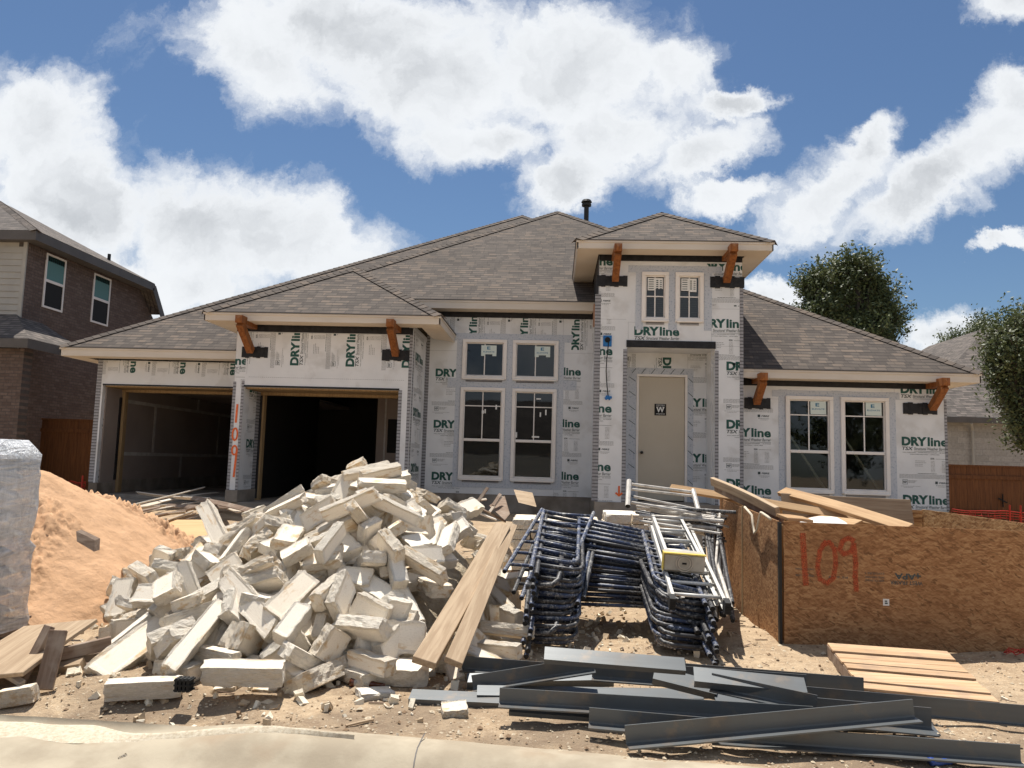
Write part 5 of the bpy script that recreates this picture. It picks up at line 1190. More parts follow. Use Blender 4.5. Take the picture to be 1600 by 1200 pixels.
# ============================================================ things on the lot
def gpt(px, py, dz=0.0):
    """where the pixel's ray meets the lot's surface"""
    d = ray(px, py); t_ = 3.0
    for _ in range(900):
        p = CAMLOC + d * t_
        if p.z <= gz(p.x, p.y) + dz: return p
        t_ += 0.02
    return CAMLOC + d * t_
# ---- sand heap
def sand():
    t, m = newmat('sand')
    co = t.n('ShaderNodeTexCoord').outputs['Object']
    a = t.noise(co, 3.0, 8, 0.65); b = t.noise(co, 22.0, 6, 0.7)
    col = t.mix(t.mr(a, 0.4, 0.65, 0, 1, True), (0.59, 0.365, 0.215), (0.50, 0.305, 0.175)); col = t.mix(t.mr(b, 0.5, 0.75, 0, 0.5), col, (0.40, 0.26, 0.165))
    principled(t, col, 0.95, 0, t.m('ADD', a, t.m('MULTIPLY', b, 0.35)), 0.7, 0.05, 0.1)
    mb = MB(); n = 250; cx, cy = -5.75, 8.25
    x0, x1, y0, y1 = -8.6, -3.0, 5.9, 11.4
    for j in range(n + 1):
        for i in range(n + 1):
            x = x0 + (x1 - x0) * i / n; y = y0 + (y1 - y0) * j / n
            r = sqrt(((x - cx) / (1.95 if x > cx else 2.6)) ** 2 + ((y - cy) / (2.15 if y < cy else 2.9)) ** 2)
            h = 1.44 * (1 - r) if r > .12 else 1.44 * (.88 + .06 * (1 - (r / .12) ** 2))
            g = gz(x, y)
            rid = 0
            if r < 1:
                patch = smst(.05, .4, n3(x, y, .9, 11)); band = smst(.25, .9, r)
                rid = .030 * n3(x, y, 2.4, 3) + patch * (.14 * abs(n3(x, y, 7.0, 2)) + .13 * abs(n3(x, y, 15, 8)) + .06 * abs(n3(x, y, 34, 1))) + .006 * n3(x, y, 30, 8)
                # scooped hollow near the foot
                dq = sqrt((x + 3.98) ** 2 + (y - 7.02) ** 2); rid -= .12 * max(0, 1 - dq / .28); rid += .05 * max(0, 1 - abs(dq - .32) / .1)
            mb.v.append(Vector((x, y, g + h + rid * min(1, (1 - r) * 6) if r < 1 else g - .03)))
    for j in range(n):
        for i in range(n):
            q = j * (n + 1) + i; mb.f.append([q, q + 1, q + n + 2, q + n + 1]); mb.m.append(0); mb.uv.append(None)
    tag(mb.build('sand_heap', 'sand', smooth=True), 'tall heap of tan masonry sand on the left of the lot', 'sand heap')
sand()
# ---- wrapped pallet at the left edge
def wrapped():
    t, m = newmat('film')
    co = t.n('ShaderNodeTexCoord').outputs['Object']
    w = t.noise(t.vm('MULTIPLY', co, (1, 1, 5)), 1.8, 6, 0.6, 2.5)
    w2 = t.noise(t.vm('MULTIPLY', co, (6, 6, 1.2)), 1.5, 5, 0.65, 2.0)
    bmp = t.n('ShaderNodeBump', {'Height': t.m('ADD', w, w2), 'Strength': 0.85, 'Distance': 0.05}).outputs[0]
    g = t.n('ShaderNodeBsdfPrincipled', {'Base Color': (0.80, 0.82, 0.85, 1), 'Roughness': 0.25, 'Normal': bmp, 'Specular IOR Level': 0.6})
    tr = t.n('ShaderNodeBsdfTransparent', {'Color': (0.93, 0.95, 0.97, 1)})
    z = t.n('ShaderNodeSeparateXYZ', {0: co}).outputs[2]
    f = t.m('ADD', t.mr(t.m('ADD', w, t.m('MULTIPLY', w2, .5)), 0.50, 1.0, 0.30, 0.85), t.m('MULTIPLY', t.mr(z, .72, .86, 0, .16), 1.0), clamp=True)
    mx = t.n('ShaderNodeMixShader', {0: f, 1: tr.outputs[0], 2: g.outputs[0]}); t.n('ShaderNodeOutputMaterial', {0: mx.outputs[0]})
    simple('sack_paper', (0.50, 0.44, 0.38), (0.42, 0.36, 0.30), 4, 0.8, bscale=7, bstr=0.6, bdist=0.03)
    simple('sack_blue', (0.22, 0.32, 0.40), (0.55, 0.55, 0.55), 5, 0.7, bscale=7, bstr=0.6, bdist=0.03)
    xr = U(44, 800, 6.55).x; x0 = xr - 1.15; y0, y1 = 5.6, 6.7; zt = U(20, 690, 6.2).z
    T = thing('wrapped_pallet', ((x0 + xr) / 2, (y0 + y1) / 2, 0), 'pallet of sacks wrapped in clear plastic film at the left edge', 'wrapped pallet')
    p = MB()
    for k in range(6): p.box(x0, xr, y0 + k * .2, y0 + k * .2 + .12, .12, .14)
    for k in range(3): p.box(x0 + k * .52, x0 + k * .52 + .1, y0, y1, .02, .119)
    p.build('pallet', 'plank_grey', T)
    R_ = random.Random(4); z = .145; rows = 9; hh = (zt - .18) / rows
    for r in range(rows):
        for c in range(2):
            for d in range(2):
                s = MB(); a = x0 + .09 + c * .49 + R_.uniform(-.015, .015); b = y0 + .08 + d * .47 + R_.uniform(-.02, .02); L, Wd = .48, .46
                n = 6
                for j in range(n + 1):
                    for i in range(n + 1):
                        u, v = i / n, j / n; e = (1 - (2 * u - 1) ** 4) * (1 - (2 * v - 1) ** 4)
                        s.v.append(Vector((a + L * u, b + Wd * v, z + hh * (.3 + .66 * e))))
                for j in range(n + 1):
                    for i in range(n + 1):
                        u, v = i / n, j / n; e = (1 - (2 * u - 1) ** 4) * (1 - (2 * v - 1) ** 4)
                        s.v.append(Vector((a + L * u, b + Wd * v, z + hh * (.3 - .28 * e))))
                K = (n + 1) ** 2
                for j in range(n):
                    for i in range(n):
                        q = j * (n + 1) + i; s.f.append([q, q + 1, q + n + 2, q + n + 1]); s.f.append([K + q, K + q + n + 1, K + q + n + 2, K + q + 1]); s.m += [0, 0]; s.uv += [None, None]
                s.build('sack', 'sack_blue' if r > 5 else 'sack_paper', T, smooth=True)
        z += hh
    f = MB(); nseg, nz = 56, 26
    for k in range(nz + 1):
        zz = .06 + (zt - .04) * k / nz
        for i in range(nseg):
            a = 2 * pi * i / nseg; c, s_ = cos(a), sin(a); pw = .2
            ex = (abs(c) ** pw) * (1 if c > 0 else -1); ey = (abs(s_) ** pw) * (1 if s_ > 0 else -1)
            top = smst(zt - .16, zt + .02, zz); sc_ = 1 - .16 * top * top
            wob = .022 * n3(a * 2.5, zz * 5, 1.0, 2) + .012 * n3(a * 7, zz * 16, 1.0, 5); band = -.025 * smst(.2, .0, abs(zz - .80)) + (.03 if .70 < zz < .80 else 0)
            f.v.append(Vector(((x0 + xr) / 2 + ((xr - x0) / 2 + .02 + wob + band) * ex * sc_, (y0 + y1) / 2 + ((y1 - y0) / 2 + .02 + wob + band) * ey * sc_, zz)))
    for k in range(nz):
        for i in range(nseg):
            f.f.append([k * nseg + i, k * nseg + (i + 1) % nseg, (k + 1) * nseg + (i + 1) % nseg, (k + 1) * nseg + i]); f.m.append(0); f.uv.append(None)
    f.f.append([nz * nseg + i for i in range(nseg)]); f.m.append(0); f.uv.append(None)
    f.build('plastic_film', 'film', T, smooth=True)
wrapped()
def plank(p0, p1, w, h, label, m='lumber', roll=0.0, name='board', cat='board', group=None, up=(0, 0, 1)):
    """a sawn board whose own X axis runs from p0 to p1 (so the grain follows it)"""
    p0, p1 = Vector(p0), Vector(p1); d = p1 - p0; L = d.length; mb = MB(); n = max(2, int(L / .25))
    rs = hash((round(p0.x, 2), round(p1.y, 2))) % 97; bow = .010 * L * sin(rs)
    for i in range(n):
        a, b = i / n, (i + 1) / n
        za, zb = bow * sin(pi * a), bow * sin(pi * b)
        c = [Vector((x * L, y, z + zz)) for z in (-h / 2, h / 2) for y in (-w / 2, w / 2) for x, zz in ((a, za), (b, zb))]
        st = len(mb.v); mb.v += c
        fs = [(0, 2, 3, 1), (4, 5, 7, 6), (0, 1, 5, 4), (2, 6, 7, 3)]
        if i == 0: fs.append((0, 4, 6, 2))
        if i == n - 1: fs.append((1, 3, 7, 5))
        for q in fs: mb.f.append([st + k for k in q]); mb.m.append(0); mb.uv.append(None)
    me = mb.build(name, m, origin=(0, 0, 0))
    me.location = p0; R = d.to_track_quat('X', 'Z').to_matrix().to_4x4() @ Matrix.Rotation(roll, 4, 'X')
    me.rotation_euler = R.to_euler(); me.data.validate()
    bv = me.modifiers.new('bevel', 'BEVEL'); bv.width = min(.004, h * .15); bv.segments = 1; bv.limit_method = 'ANGLE'
    return tag(me, label, cat, group)
# the long pair of planks on the right flank of the stone heap
plank(U(662, 1036, 5.45), U(785, 822, 8.3), .17, .05, 'long weathered plank on the right flank of the stone heap, left of the pair', 'lumber', roll=.25, name='plank', cat='plank')
plank(U(708, 1036, 5.5), U(799, 820, 8.5), .13, .045, 'long weathered plank on the right flank of the stone heap, right of the pair', 'lumber', roll=.35, name='plank', cat='plank')
bpy.data.objects['plank'].data.materials[0] = MATS['lumber']
def setmat(o, m): o.data.materials[0] = MATS[m]
mat_wood('plank_pink', (0.42, 0.315, 0.21), (0.31, 0.22, 0.14), 0.85, 0, 3)
for o in list(bpy.data.objects):
    if o.name.startswith('plank') and o.type == 'MESH': setmat(o, 'plank_pink')
# lumber scraps lower left
plank(G(-30, 1060, .06), U(95, 975, 5.9), .62, .03, 'broad reddish stained plywood offcut propped at the lower left', 'plank_pink', roll=-.15, name='plywood_offcut', cat='plywood')
for (a, b, w, h, ro, lb, mm) in (
    ((30, 1068, 5.3, 0), (78, 978, 5.45, 0), .075, .04, .2, 'narrow brown batten leaning left of the wide grey batten', 'plank_grey'),
    ((68, 1078, 5.2, 0), (92, 985, 5.35, 0), .11, .04, .15, 'wide grey batten leaning on the lumber scraps', 'plank_grey'),
    ((50, 1030, 5.45, 0), (174, 1004, 5.7, 0), .045, .09, 0, 'top brown stud end lying across the lumber scraps', 'plank_grey'),
    ((60, 1040, 5.5, 0), (172, 1022, 5.75, 0), .045, .06, .1, 'thin broken stud lying just under the top stud', 'plank_grey'),
    ((20, 1058, 5.5, 0), (130, 1040, 5.55, 0), .09, .09, .4, 'short sawn block end in the middle of the lumber scraps', 'plank_pink'),
    ((85, 1062, 5.45, 0), (160, 1035, 5.8, 0), .09, .05, .3, 'short offcut poking out under the studs', 'plank_grey'),
    ((-10, 1042, 5.25, 0), (35, 1068, 5.2, 0), .05, .03, .2, 'thin pale lath at the far left of the lumber scraps', 'trim_board'),
    ((-30, 1075, 5.4, 0), (70, 1050, 5.6, 0), .10, .06, .0, 'lowest brown board of the lumber scraps', 'plank_pink'),
    ((95, 1050, 5.9, 0), (150, 1000, 6.3, 0), .09, .04, .5, 'offcut standing between the lumber scraps and the stones', 'plank_pink')):
    plank(U(*a[:3]), U(*b[:3]), w, h, lb, mm, ro)
# ---- plywood and trim scraps behind the heap
def zup(p, dz): return (p[0], p[1], p[2] + dz)
pp = [gpt(200, 852, .10), gpt(345, 852, .16), gpt(345, 812, .22), gpt(190, 812, .16)]
mb = MB(); lo = [p - Vector((0, 0, .02)) for p in pp]; mb.hull8([lo[0], lo[1], lo[3], lo[2], pp[0], pp[1], pp[3], pp[2]])
tag(mb.build('plywood_sheet', 'sheet_ply'), 'orange tan plywood sheet lying flat behind the stone heap', 'plywood')
mb = MB()
R_ = random.Random(8)
scr = [((130, 805), (260, 790)), ((135, 815), (300, 775)), ((150, 812), (320, 782)), ((170, 820), (330, 788)), ((160, 800), (318, 762)), ((210, 825), (345, 800)), ((270, 772), (375, 800)), ((250, 784), (340, 770)),
       ((190, 812), (290, 800)), ((300, 778), (400, 800)), ((200, 838), (305, 803)), ((203, 834), (300, 800)), ((260, 790), (360, 792)), ((215, 770), (330, 780)), ((180, 806), (250, 792)), ((340, 790), (410, 798))]
names = ['pale', 'grey', 'cream', 'tan', 'long bowed', 'short', 'slanting', 'upper', 'lower', 'right hand', 'bent', 'thin', 'flat', 'inner', 'left hand', 'end']
for i, (a, b) in enumerate(scr):
    h = .10 + .05 * (i % 5)
    p, q = gpt(*a, h), gpt(*b, h + R_.uniform(0, .12))
    plank(p, q, R_.choice((.07, .09, .14)), .018, 'painted trim offcut strewn in front of the garage doors', R_.choice(('trim_board', 'trim_board', 'vinyl', 'fascia_paint', 'plank_grey')), R_.uniform(-.9, .9), name='trim_offcut', cat='trim offcut', group='trim offcuts strewn before the garages')
# scrap heap between the stones and the pallet of blocks
for i, (a, b, w, mm, lb) in enumerate((((735, 800), (762, 762), .05, 'plank_grey', 'thin grey lath standing up in the scrap heap under the tall windows'), ((770, 790), (782, 772), .05, 'plank_grey', 'short grey lath crossing the scrap heap under the tall windows'),
    ((742, 790), (790, 815), .06, 'plank_grey', 'grey lath sloping down to the right in the scrap heap'), ((765, 800), (784, 775), .04, 'trim_board', 'pale lath leaning against the dark board'), ((720, 785), (760, 780), .04, 'trim_board', 'pale lath lying along the top of the scrap heap'),
    ((745, 800), (775, 812), .05, 'vinyl', 'white lath lying low in the scrap heap'))):
    plank(U(a[0], a[1], 11.6), U(b[0], b[1], 11.9), w, .02, lb, mm, .5, name='lath', cat='lath')
mb = MB(); A_ = [U(764, 790, 11.8), U(787, 775, 12.2), U(795, 803, 11.6), U(788, 812, 11.3)]
mb.hull8([A_[0], A_[3], A_[1], A_[2]] + [p + Vector((.015, .03, 0)) for p in (A_[0], A_[3], A_[1], A_[2])])
tag(mb.build('dark_panel', 'plank_grey'), 'dark wedge shaped board propped beside the pallet of blocks', 'panel')
mb = MB(); A_ = [U(803, 766, 11.9), U(832, 771, 11.9), U(838, 792, 11.5), U(810, 785, 11.5)]
mb.hull8([A_[3], A_[2], A_[0], A_[1]] + [p + Vector((.0, .03, .01)) for p in (A_[3], A_[2], A_[0], A_[1])])
tag(mb.build('brown_panel', 'plank_pink'), 'brown board tilted on top of the pallet of blocks', 'panel')
# ---- cubes of stacked blocks behind the scaffold frames
def cube_stack(x0, x1, y0, y1, z0, rows, label, seed):
    T = thing('block_pallet', ((x0 + x1) / 2, (y0 + y1) / 2, z0), label, 'block pallet', 'pallets of stacked limestone blocks'); R_ = random.Random(seed)
    p = MB(); p.box(x0, x1, y0, y1, z0 + .10, z0 + .13); [p.box(a, a + .1, y0, y1, z0, z0 + .099) for a in (x0, (x0 + x1) / 2 - .05, x1 - .1)]; p.build('pallet', 'plank_grey', T)
    z = z0 + .135
    for r in range(rows):
        h = .13 + R_.uniform(-.005, .005); y = y0
        while y < y1 - .1:
            x = x0 + R_.uniform(-.02, .02); dpt = R_.uniform(.22, .27)
            while x < x1 - .1:
                w = R_.choice((.24, .34, .45)); w = min(w, x1 - x); j = R_.uniform(-.012, .012)
                if y < y0 + .3 or r == rows - 1 or x < x0 + .3 or x + w > x1 - .2:
                    o = bpy.data.objects.new('stacked_block', STM[R_.randrange(18)]); COL.objects.link(o); o.parent = T
                    o.location = Vector((x + w / 2 + j, y + dpt / 2 + j, z + h / 2)) - Vector(T.location); o.scale = (w - .008, dpt - .012, h - .005)
                x += w + .004
            y += dpt + .003
        z += h
cube_stack(-.52, .62, 10.0, 11.1, .10, 5, 'pallet of stacked cream blocks behind the blue scaffold frames', 3)
cube_stack(.72, 1.5, 10.6, 11.6, .16, 5, 'smaller stack of cream blocks in front of the entrance', 4)
# ---- OSB enclosure (site bin)
def osb_bin():
    x0, x1, y0, y1, h = 2.14, 4.62, 7.40, 9.80, 1.17
    T = thing('osb_bin', (x0, y0, 0), 'square waste enclosure of strand board sheets with 109 sprayed in orange', 'waste bin')
    def sheet_(name, pts, m, th=.012, seams=()):
        mb = MB(); mb.hull8(pts); return mb.build(name, m, T)
    def vs(a, b, z0a, z0b, z1a, z1b, nrm, th=.012):
        a, b = Vector(a + (0,)), Vector(b + (0,)); n = Vector(nrm)
        return [p + n * t_ + Vector((0, 0, z)) for z, zz in ((0, 0), (1, 1)) for t_ in (0, th) for p, z in ((a, (z0a, z1a)[zz]), (b, (z0b, z1b)[zz]))]
    ztl, ztr = U(1230, 815, y0).z, U(1600, 829, y0).z
    f = sheet_('front_panel', vs((x0 + .01, y0), (x1, y0), .0, .0, ztl, ztr - .01, (0, 1, 0)), 'osb')
    zr = U(1140, 779, y1).z
    s = sheet_('side_panel', vs((x0 - .02, y0 + .02), (x0 - .06, y1), .0, .02, ztl, zr, (-1, 0, 0)), 'osb')
    sheet_('back_panel', vs((x0 - .05, y1), (x1, y1), .05, .05, zr, 1.16, (0, 1, 0)), 'osb_pale')
    sheet_('side_panel', vs((U(1442, 797, 9.75).x, y1 - .02), (4.9, y0), .0, .0, U(1442, 796, 9.75).z, 1.12, (1, 0, 0)), 'osb_pale')
    st = MB(); st.box(x0 - .035, x0 - .008, y0 - .004, y0 + .04, 0, ztl - .01); st.build('corner_stud', 'steel_black', T)
    for y in (y0 + .1, y0 + 1.2, y1 - .1): st = MB(); st.box(x0 + .0, x0 + .04, y, y + .09, .02, ztl - .04); st.build('stud', 'stud_wood', T)
    rb = MB()
    for fy, w in ((8.72, .05), (9.25, .07)): rb.beam((x0 - .047, fy, .02), (x0 - .047, fy, 1.20), .02, w, up=(0, 1, 0))
    rb.build('batten', 'stud_wood', T)
    dr = MB(); rr = random.Random(2)   # sprayed digits
    def sp(pts, w=.052):
        P_ = [U(a, b, y0) for a, b in pts]
        for p, q in zip(P_[:-1], P_[1:]): 
            stroke3(dr, (p.x, y0 - .0015, p.z), (q.x, y0 - .0015, q.z), w)
    sp([(1254, 834), (1256, 870), (1259, 913)])
    sp([(1290, 846), (1281, 860), (1277, 885), (1281, 905), (1292, 911), (1302, 903), (1306, 880), (1304, 858), (1296, 847), (1285, 852)], .042)
    sp([(1334, 845), (1326, 840), (1316, 846), (1312, 858), (1318, 866), (1330, 862), (1334, 850), (1337, 880), (1336, 900), (1338, 923)], .044)
    dr.build('spray_number', 'red_spray', T)
    tx = MB()
    def up(s, px, py, w, h_, off=.01):   # stamp printed upside down on the sheet
        p = U(px, py, y0); vs_, fs_ = glyphs(s, off)
        for f_ in fs_: tx.face([(p.x + w - vs_[i][0] * w, y0 - .001, p.z + h_ - vs_[i][1] * h_) for i in f_], 0)
    up('APA', 1398, 905, .19, .055, .03); up('WEST FRASER', 1391, 913, .29, .035, .015); up('+', 1430, 904, .05, .05, .02)
    for (px, py, s) in ((1352, 903, 'RATED SHEATHING'), (1352, 908, 'SIZED FOR SPACING'), (1352, 897, 'EXPOSURE 1'), (1295, 903, 'PS 2-18'), (1243, 900, 'STRENGTH AXIS'), (1243, 890, 'THIS SIDE DOWN')): up(s, px, py, .17, .018, .01)
    tx.build('stamp', 'ink_dark', T)
    st = MB(); p = U(1384, 941, y0); st.box(p.x - .025, p.x + .03, y0 - .003, y0 - .0005, p.z - .03, p.z + .03, 0); st.box(p.x - .01, p.x + .016, y0 - .004, y0 - .0031, p.z - .016, p.z - .002, 1); st.box(p.x - .01, p.x + .012, y0 - .004, y0 - .0031, p.z + .004, p.z + .016, 1)
    st.build('sticker', ['paper_white', 'ink_dark'], T)
osb_bin()
plank(U(1048, 762, 10.2), U(1420, 826, 8.3), .09, .05, 'long rough board lying across the bin from the entrance side', 'lumber', .9)
plank(U(1113, 752, 9.7), U(1215, 800, 8.0), .05, .10, 'upper of two brown studs slanting over the left side of the bin', 'plank_pink', .2)
plank(U(1118, 762, 9.7), U(1222, 812, 8.0), .04, .09, 'lower of two brown studs slanting over the left side of the bin', 'plank_grey', .2)
plank(U(1222, 768, 9.7), U(1420, 827, 7.75), .14, .05, 'pale yellow stud lying over the front edge of the bin', 'lumber', .5)
plank(U(1260, 808, 9.0), U(1340, 818, 8.2), .14, .02, 'short tan board inside the bin behind its front sheet', 'lumber', .4)
plank(U(1222, 808, 7.6), U(1262, 812, 8.2), .12, .03, 'short board end resting on the front left corner of the bin', 'lumber', .3)
plank(U(1222, 790, 9.4), U(1425, 800, 9.6), .30, .02, 'stained brown board inside the bin under the windows', 'plank_pink', 1.3)
mb = MB()
for k in range(9):
    for i in range(13):
        u, v = i / 12, k / 8; e = max(0, 1 - ((2 * u - 1) ** 2 + (2 * v - 1) ** 2) * .8)
        c = U(1290, 815, 8.4); mb.v.append(Vector((c.x - .36 + .72 * u, 8.1 + .6 * v, c.z - .25 + .30 * sqrt(e) + .03 * n3(u * 5, v * 5, 1.0))))
for k in range(8):
    for i in range(12): q = k * 13 + i; mb.f.append([q, q + 1, q + 14, q + 13]); mb.m.append(0); mb.uv.append(None)
tag(mb.build('rubbish_bag', 'paper_white', smooth=True), 'white plastic rubbish bag showing over the front sheet of the bin', 'bag')
simple('rope', (0.62, 0.54, 0.42), None, rough=0.9)
mb = MB(); xs_ = 2.14 - .06
rp = [(1188, 793, 8.5), (1182, 805, 8.2), (1181, 820, 8.15), (1185, 834, 8.1), (1190, 828, 8.0), (1193, 808, 7.9), (1197, 801, 7.85), (1203, 802, 7.8), (1215, 808, 7.6), (1226, 812, 7.5)]
mb.tube([Vector((xs_ - .02, y, U(a, b, y).z)) for a, b, y in rp], .013, 6)
tag(mb.build('rope_loop', 'rope', smooth=True), 'loop of pale rope hanging on the left side sheet of the bin', 'rope')
# ---- timber pallet on the ground at the right
def pallet():
    A_, B_, C_, D_ = G(1350, 1076, .13), G(1563, 1098, .13), G(1478, 1016, .13), G(1291, 1003, .13)   # front-left, front-right, back-right, back-left
    T = thing('timber_pallet', tuple(A_)[:2] + (0,), 'flat timber pallet on the ground in front of the strand board bin', 'pallet')
    n = 8
    for k in range(n):
        a, b = k / n + .013, (k + 1) / n - .013
        q = [A_.lerp(D_, a), B_.lerp(C_, a), A_.lerp(D_, b), B_.lerp(C_, b)]; j = .006 * sin(k * 2.3)
        e = (B_ - A_).normalized() * (.02 * sin(k * 3.1))
        mb = MB(); mb.hull8([p + e + Vector((0, 0, j - .018)) for p in q] + [p + e + Vector((0, 0, j)) for p in q]); mb.build('deck_board', 'pallet_wood', T, bevel=.002)
    for t_ in (0.0, .33, .64, .95):
        q0, q1 = A_.lerp(B_, t_), D_.lerp(C_, t_); w = (B_ - A_).normalized() * .038
        mb = MB(); mb.hull8([p + Vector((0, 0, z)) for z in (-.108, -.019) for p in (q0, q0 + w, q1, q1 + w)]); mb.build('stringer', 'plank_grey', T)
    for k in (0, .3, .62, .9):
        q = [A_.lerp(D_, k), B_.lerp(C_, k), A_.lerp(D_, k + .09), B_.lerp(C_, k + .09)]
        mb = MB(); mb.hull8([p + Vector((0, 0, -.125)) for p in q] + [p + Vector((0, 0, -.109)) for p in q]); mb.build('base_board', 'plank_grey', T)
pallet()
# ---- steel lintel angles
def mat_steel():
    t, m = newmat('steel_grey')
    co = t.n('ShaderNodeTexCoord').outputs['Object']; v = t.vm('MULTIPLY', co, (1, 14, 14))
    a = t.noise(v, 2.0, 6, 0.6); b = t.noise(co, 3.0, 4); oi = t.n('ShaderNodeObjectInfo').outputs['Random']
    col = t.mix(a, (0.085, 0.094, 0.10), (0.125, 0.135, 0.14)); col = t.mix(t.mr(b, .5, .7, 0, .5), col, (0.10, 0.085, 0.07))
    col = t.mix(t.mr(t.noise(co, 6.0, 8, 0.7), .55, .72, 0, .6), col, (0.22, 0.17, 0.125))
    principled(t, col, 0.42, 0.25, a, 0.15, 0.004, 0.5)
mat_steel()
def angle(p0, p1, label, up='V', a=.15, b=.10, flip=1, tilt=0.0, th=.009):
    """steel L section; leg a stands (or leans by tilt), leg b lies towards the camera (flip=1) or away (-1)"""
    p0, p1 = Vector(p0), Vector(p1); L = (p1 - p0).length; mb = MB(); n = 5
    prof = [(0, 0), (-b * flip, 0), (-b * flip, th), (-th * flip * 2.2, th), (-th * flip * 1.25, th * 1.3), (-th * flip, th * 2.4), (-th * flip, a), (0, a)]
    K = len(prof)
    for e in (0, 1):
        for (y, z) in prof: mb.v.append(Vector((e * L, y, z)))
    for k in range(K):
        k2 = (k + 1) % K; f = [k, k2, K + k2, K + k]; mb.f.append(f if flip < 0 else f[::-1]); mb.m.append(0); mb.uv.append(None)
    mb.f.append(list(range(K))); mb.f.append([K + k for k in range(K)][::-1]); mb.m += [0, 0]; mb.uv += [None, None]
    o = mb.build('steel_angle', 'steel_grey', origin=(0, 0, 0)); o.location = p0
    o.rotation_euler = ((p1 - p0).to_track_quat('X', 'Z').to_matrix().to_4x4() @ Matrix.Rotation(tilt, 4, 'X')).to_euler()
    return tag(o, label, 'steel angle', 'loose steel angle lintels by the kerb')
for (a, b, za, zb, kw, lb) in (
    ((638, 1092), (975, 1108), .03, .04, dict(tilt=-1.35, a=.13, b=.08, flip=-1), 'steel angle at the left of the pile, leaning back with its flat face up'),
    ((795, 1112), (1010, 1128), .07, .06, dict(tilt=-1.2, a=.11, b=.03, flip=-1), 'short bright steel angle lying flat over the leftmost one'),
    ((780, 1100), (1270, 1130), .10, .08, dict(a=.10, b=.09), 'long dark steel angle running through the middle of the pile'),
    ((920, 1132), (1120, 1150), .06, .05, dict(a=.10, b=.09), 'steel angle whose blunt end shows left of the front one'),
    ((978, 1164), (1428, 1122), .02, .17, dict(a=.11, b=.09), 'frontmost steel angle slanting up to the right across the pile'),
    ((1110, 1157), (1594, 1192), .01, .01, dict(a=.10, b=.08), 'lowest steel angle reaching the right edge of the picture'),
    ((740, 1078), (930, 1048), .04, .20, dict(a=.10, b=.08), 'upper left steel angle rising to the right'),
    ((722, 1046), (870, 1058), .06, .06, dict(a=.10, b=.08), 'rear left steel angle next to the stones'),
    ((730, 1066), (960, 1062), .06, .08, dict(a=.10, b=.06, tilt=-1.2, flip=-1), 'rear steel angle with its pale leg showing at the left'),
    ((745, 1086), (1100, 1092), .06, .07, dict(a=.12, b=.06, tilt=-1.3, flip=-1), 'flat steel angle between the leftmost and the upper left one'),
    ((850, 1030), (1072, 1048), .33, .30, dict(a=.11, b=.04, tilt=-1.0, flip=-1), 'light steel angle lying on top at the rear of the pile'),
    ((925, 1060), (1260, 1085), .10, .10, dict(a=.13, b=.08), 'dark steel angle behind the crossing of the pile'),
    ((1000, 1062), (1350, 1092), .06, .06, dict(a=.14, b=.08, flip=-1), 'steel angle with its back to the street at mid pile'),
    ((1085, 1064), (1262, 1082), .26, .24, dict(a=.13, b=.05, tilt=-1.1, flip=-1), 'broad light steel angle lying flat behind the crossing'),
    ((1110, 1076), (1275, 1112), .20, .14, dict(a=.10, b=.08), 'steel angle slanting down to the right from the top of the pile'),
    ((1020, 1060), (1120, 1085), .22, .16, dict(a=.12, b=.05, tilt=-1.1, flip=-1), 'short pale steel angle at the top middle of the pile'),
    ((1170, 1096), (1640, 1138), .06, .02, dict(a=.13, b=.03), 'long steel angle passing in front of the timber pallet'),
    ((1240, 1120), (1455, 1140), .06, .05, dict(a=.13, b=.14), 'steel angle with a wide leg at the right of the crossing'),
    ((1120, 1100), (1300, 1112), .12, .10, dict(a=.12, b=.05, tilt=-1.2, flip=-1), 'pale flat steel angle under the crossing'),
    ((1180, 1128), (1470, 1148), .02, .02, dict(tilt=-1.4, a=.14, b=.03, flip=-1), 'steel angle lying flat below the wide one at the right')):
    angle(G(a[0], a[1], za), G(b[0], b[1], zb), lb, **kw)
# ============================================================ scaffold frames, ladders
def mat_pipe(name, c1, c2, paint, lo=.5, hi=.6):
    t, m = newmat(name)
    co = t.n('ShaderNodeTexCoord').outputs['Object']
    a = t.noise(co, 9.0, 6, 0.7); b = t.noise(co, 45.0, 4, 0.7)
    col = t.mix(t.mr(a, .4, .62), c1, c2); col = t.mix(t.m('MULTIPLY', t.mr(t.m('ADD', t.m('MULTIPLY', a, .5), t.m('MULTIPLY', b, .5)), lo, hi), .8), col, paint)
    principled(t, col, 0.5, 0.1, b, 0.2, 0.003, 0.4)
mat_pipe('pipe_blue', (0.050, 0.070, 0.135), (0.030, 0.034, 0.048), (0.50, 0.49, 0.47), .50, .60)
mat_pipe('pipe_dark', (0.052, 0.050, 0.052), (0.026, 0.028, 0.034), (0.38, 0.36, 0.33), .51, .63)
mat_pipe('pipe_white', (0.66, 0.62, 0.56), (0.46, 0.42, 0.37), (0.24, 0.20, 0.17), .55, .66)
mat_pipe('aluminium', (0.66, 0.64, 0.60), (0.52, 0.50, 0.46), (0.80, 0.76, 0.68), .52, .62)
simple('yellow_cap', (0.72, 0.55, 0.10), (0.62, 0.46, 0.10), 8, 0.5)
simple('cap_grey', (0.50, 0.45, 0.37), (0.40, 0.35, 0.28), 7, 0.6)
simple('rubber', (0.02, 0.02, 0.02), None, rough=0.7)
FW, FL, IN = 1.50, 1.93, .40
